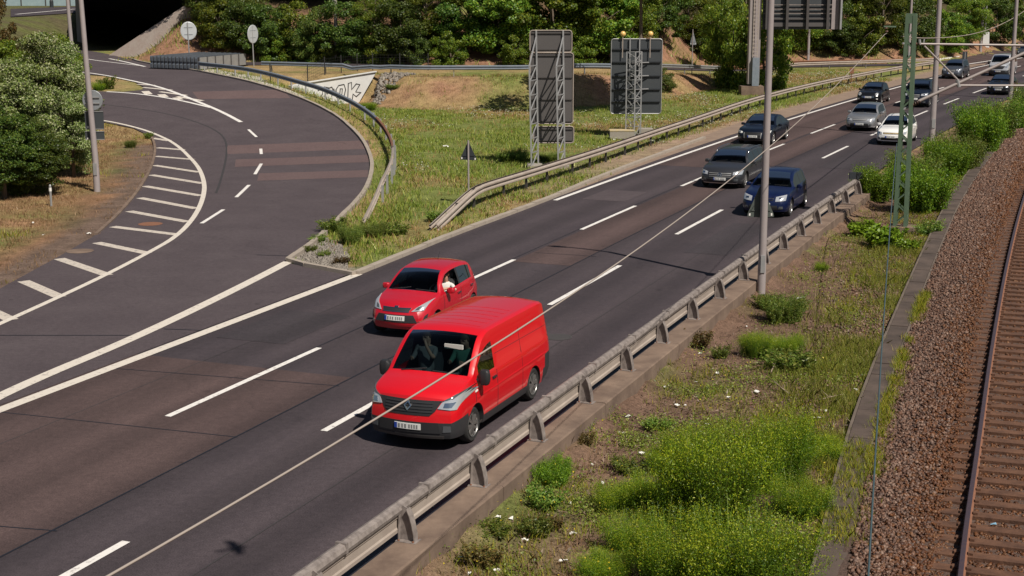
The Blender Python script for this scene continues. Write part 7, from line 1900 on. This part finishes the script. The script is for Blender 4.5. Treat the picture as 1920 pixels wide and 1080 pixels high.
for px, py, lab in [(865, 1048, 'pale blue crumpled wrapper in the soil at the lower edge'), (1861, 1005, 'small blue scrap between the sleepers of the railway track')]:
    x, y = G(px, py); b = MB(); V = [Vector((random.uniform(-1, 1), random.uniform(-1, 1), random.uniform(0, 1))) * .06 for _ in range(12)]; bm = bmesh.new(); [bm.verts.new(v) for v in V]; bmesh.ops.convex_hull(bm, input=bm.verts[:]); me = bpy.data.meshes.new('litter_scrap'); bm.to_mesh(me); bm.free(); me.materials.append(M_['litter_blue'])
    o = bpy.data.objects.new('litter_scrap', me); COL.objects.link(o); o.location = (x, y, hz(x, y) if px < 1500 else -.12); tag(o, lab, 'litter')
for i, (px, py, l, a, lab) in enumerate([(1535, 752, .55, .3, 'bare pale stick beside the big white scrap'), (1445, 700, .9, 1.2, 'long dead branch behind the broom bushes'), (1480, 740, .7, 2.0, 'forked dead branch in the pile of dead stalks'), (1580, 800, .5, -.4, 'short dead stick near the cable trough')]):
    x, y = G(px, py); b = MB(); d = Vector((math.cos(a), math.sin(a), .25)); b.tube([(0, 0, .02), tuple(d * l * .5), tuple(d * l + Vector((.05, .08, -.05)))], [.018, .013, .006], 6); b.tube([tuple(d * l * .45), tuple(d * l * .45 + Vector((-.12, .2, .1)))], [.01, .004], 5)
    o = b.build('dead_branch', mat('dead_wood_%d' % i, (.30, .23, .17), .9), None, smooth=True); o.location = (x, y, hz(x, y)); tag(o, lab, 'branch')

# bird gliding above the road, its shadow falls on the near lane
tz = 12.5; k_ = tz / math.tan(SUN_EL); gx_, gy_ = Gz(443, 1028)
bd = empty('bird', (gx_ - SH[0] * k_, gy_ - SH[1] * k_, tz), 'dark bird gliding above the near lane, out of the frame', 'bird', rz=.5)
b = MB(); b.tube([(.20, 0, 0), (.16, 0, .01), (.08, 0, .01), (-.05, 0, .01), (-.15, 0, .01), (-.27, 0, 0)], [.006, .026, .042, .048, .03, .012], 10)
b.add([(-.14, 0, .02), (-.30, -.06, .01), (-.30, .06, .01), (-.14, 0, .0), (-.30, -.06, .0), (-.30, .06, .0)], [(0, 1, 2), (5, 4, 3), (0, 3, 4, 1), (1, 4, 5, 2), (2, 5, 3, 0)])
b.build('body', M_['bird_dark'], bd, smooth=True, angle=40)
for s_ in (1, -1):
    P = [(.08, .03, .03), (.10, .16, .06), (.02, .30, .05), (-.06, .36, .04), (-.07, .22, .04), (-.08, .03, .02)]
    b = MB(); b.prism([(x, s_ * y, z) for x, y, z in P], (0, 0, .012)); b.build('wing', M_['bird_dark'], bd)

xy = np.stack([rng.uniform(-10.4, -6.6, 900), rng.uniform(104.5, 110.5, 900)], 1); k = np.abs((xy[:, 0] + 9.3) - (xy[:, 1] - 107) * .35) < 1.0; xy = xy[k]
stones(xy, height(xy[:, 0], xy[:, 1]) - .02, rng.uniform(.08, .26, len(xy)), M_['stone_grey'], rng, 'rubble')
kq = [p for p in smooth_path(KO, 2) if 94 < p[1] < 124 and p[0] > -29]
ps = area('paved_strip', side_path(kq, -.3) + side_path(kq, -1.9)[::-1], M_['concrete_pale'], None, .0, 3); tag(ps, kind='structure')

# tall tree added behind the tower sign so its unseen crown shades the brown slope
x, y = 8.5, 99.0
added_shade_tree = empty('broadleaf_tree', (x, y, hz(x, y)), 'tall slim tree added behind the sign with yellow lamps, unseen crown shading the slope', 'tree')
me = crown_mesh('crown', M_['leaf_maple'], 5.3, 2.3, 10.3, 76, 300, .30, .22, 91, .30, -.95, .2)
o = bpy.data.objects.new('crown', me); COL.objects.link(o); o.parent = added_shade_tree
b = trunk_mb(10.5, .13, 0, 3, 2.0)
for a in np.linspace(0, 2 * PI, 7)[:-1]: b.tube([(0, 0, 8.0), (math.cos(a) * 1.6, math.sin(a) * 1.6, 9.4), (math.cos(a) * 3.2, math.sin(a) * 3.2, 10.2)], [.07, .05, .02], 6)
b.build('trunk', M_['bark'], added_shade_tree, smooth=True)
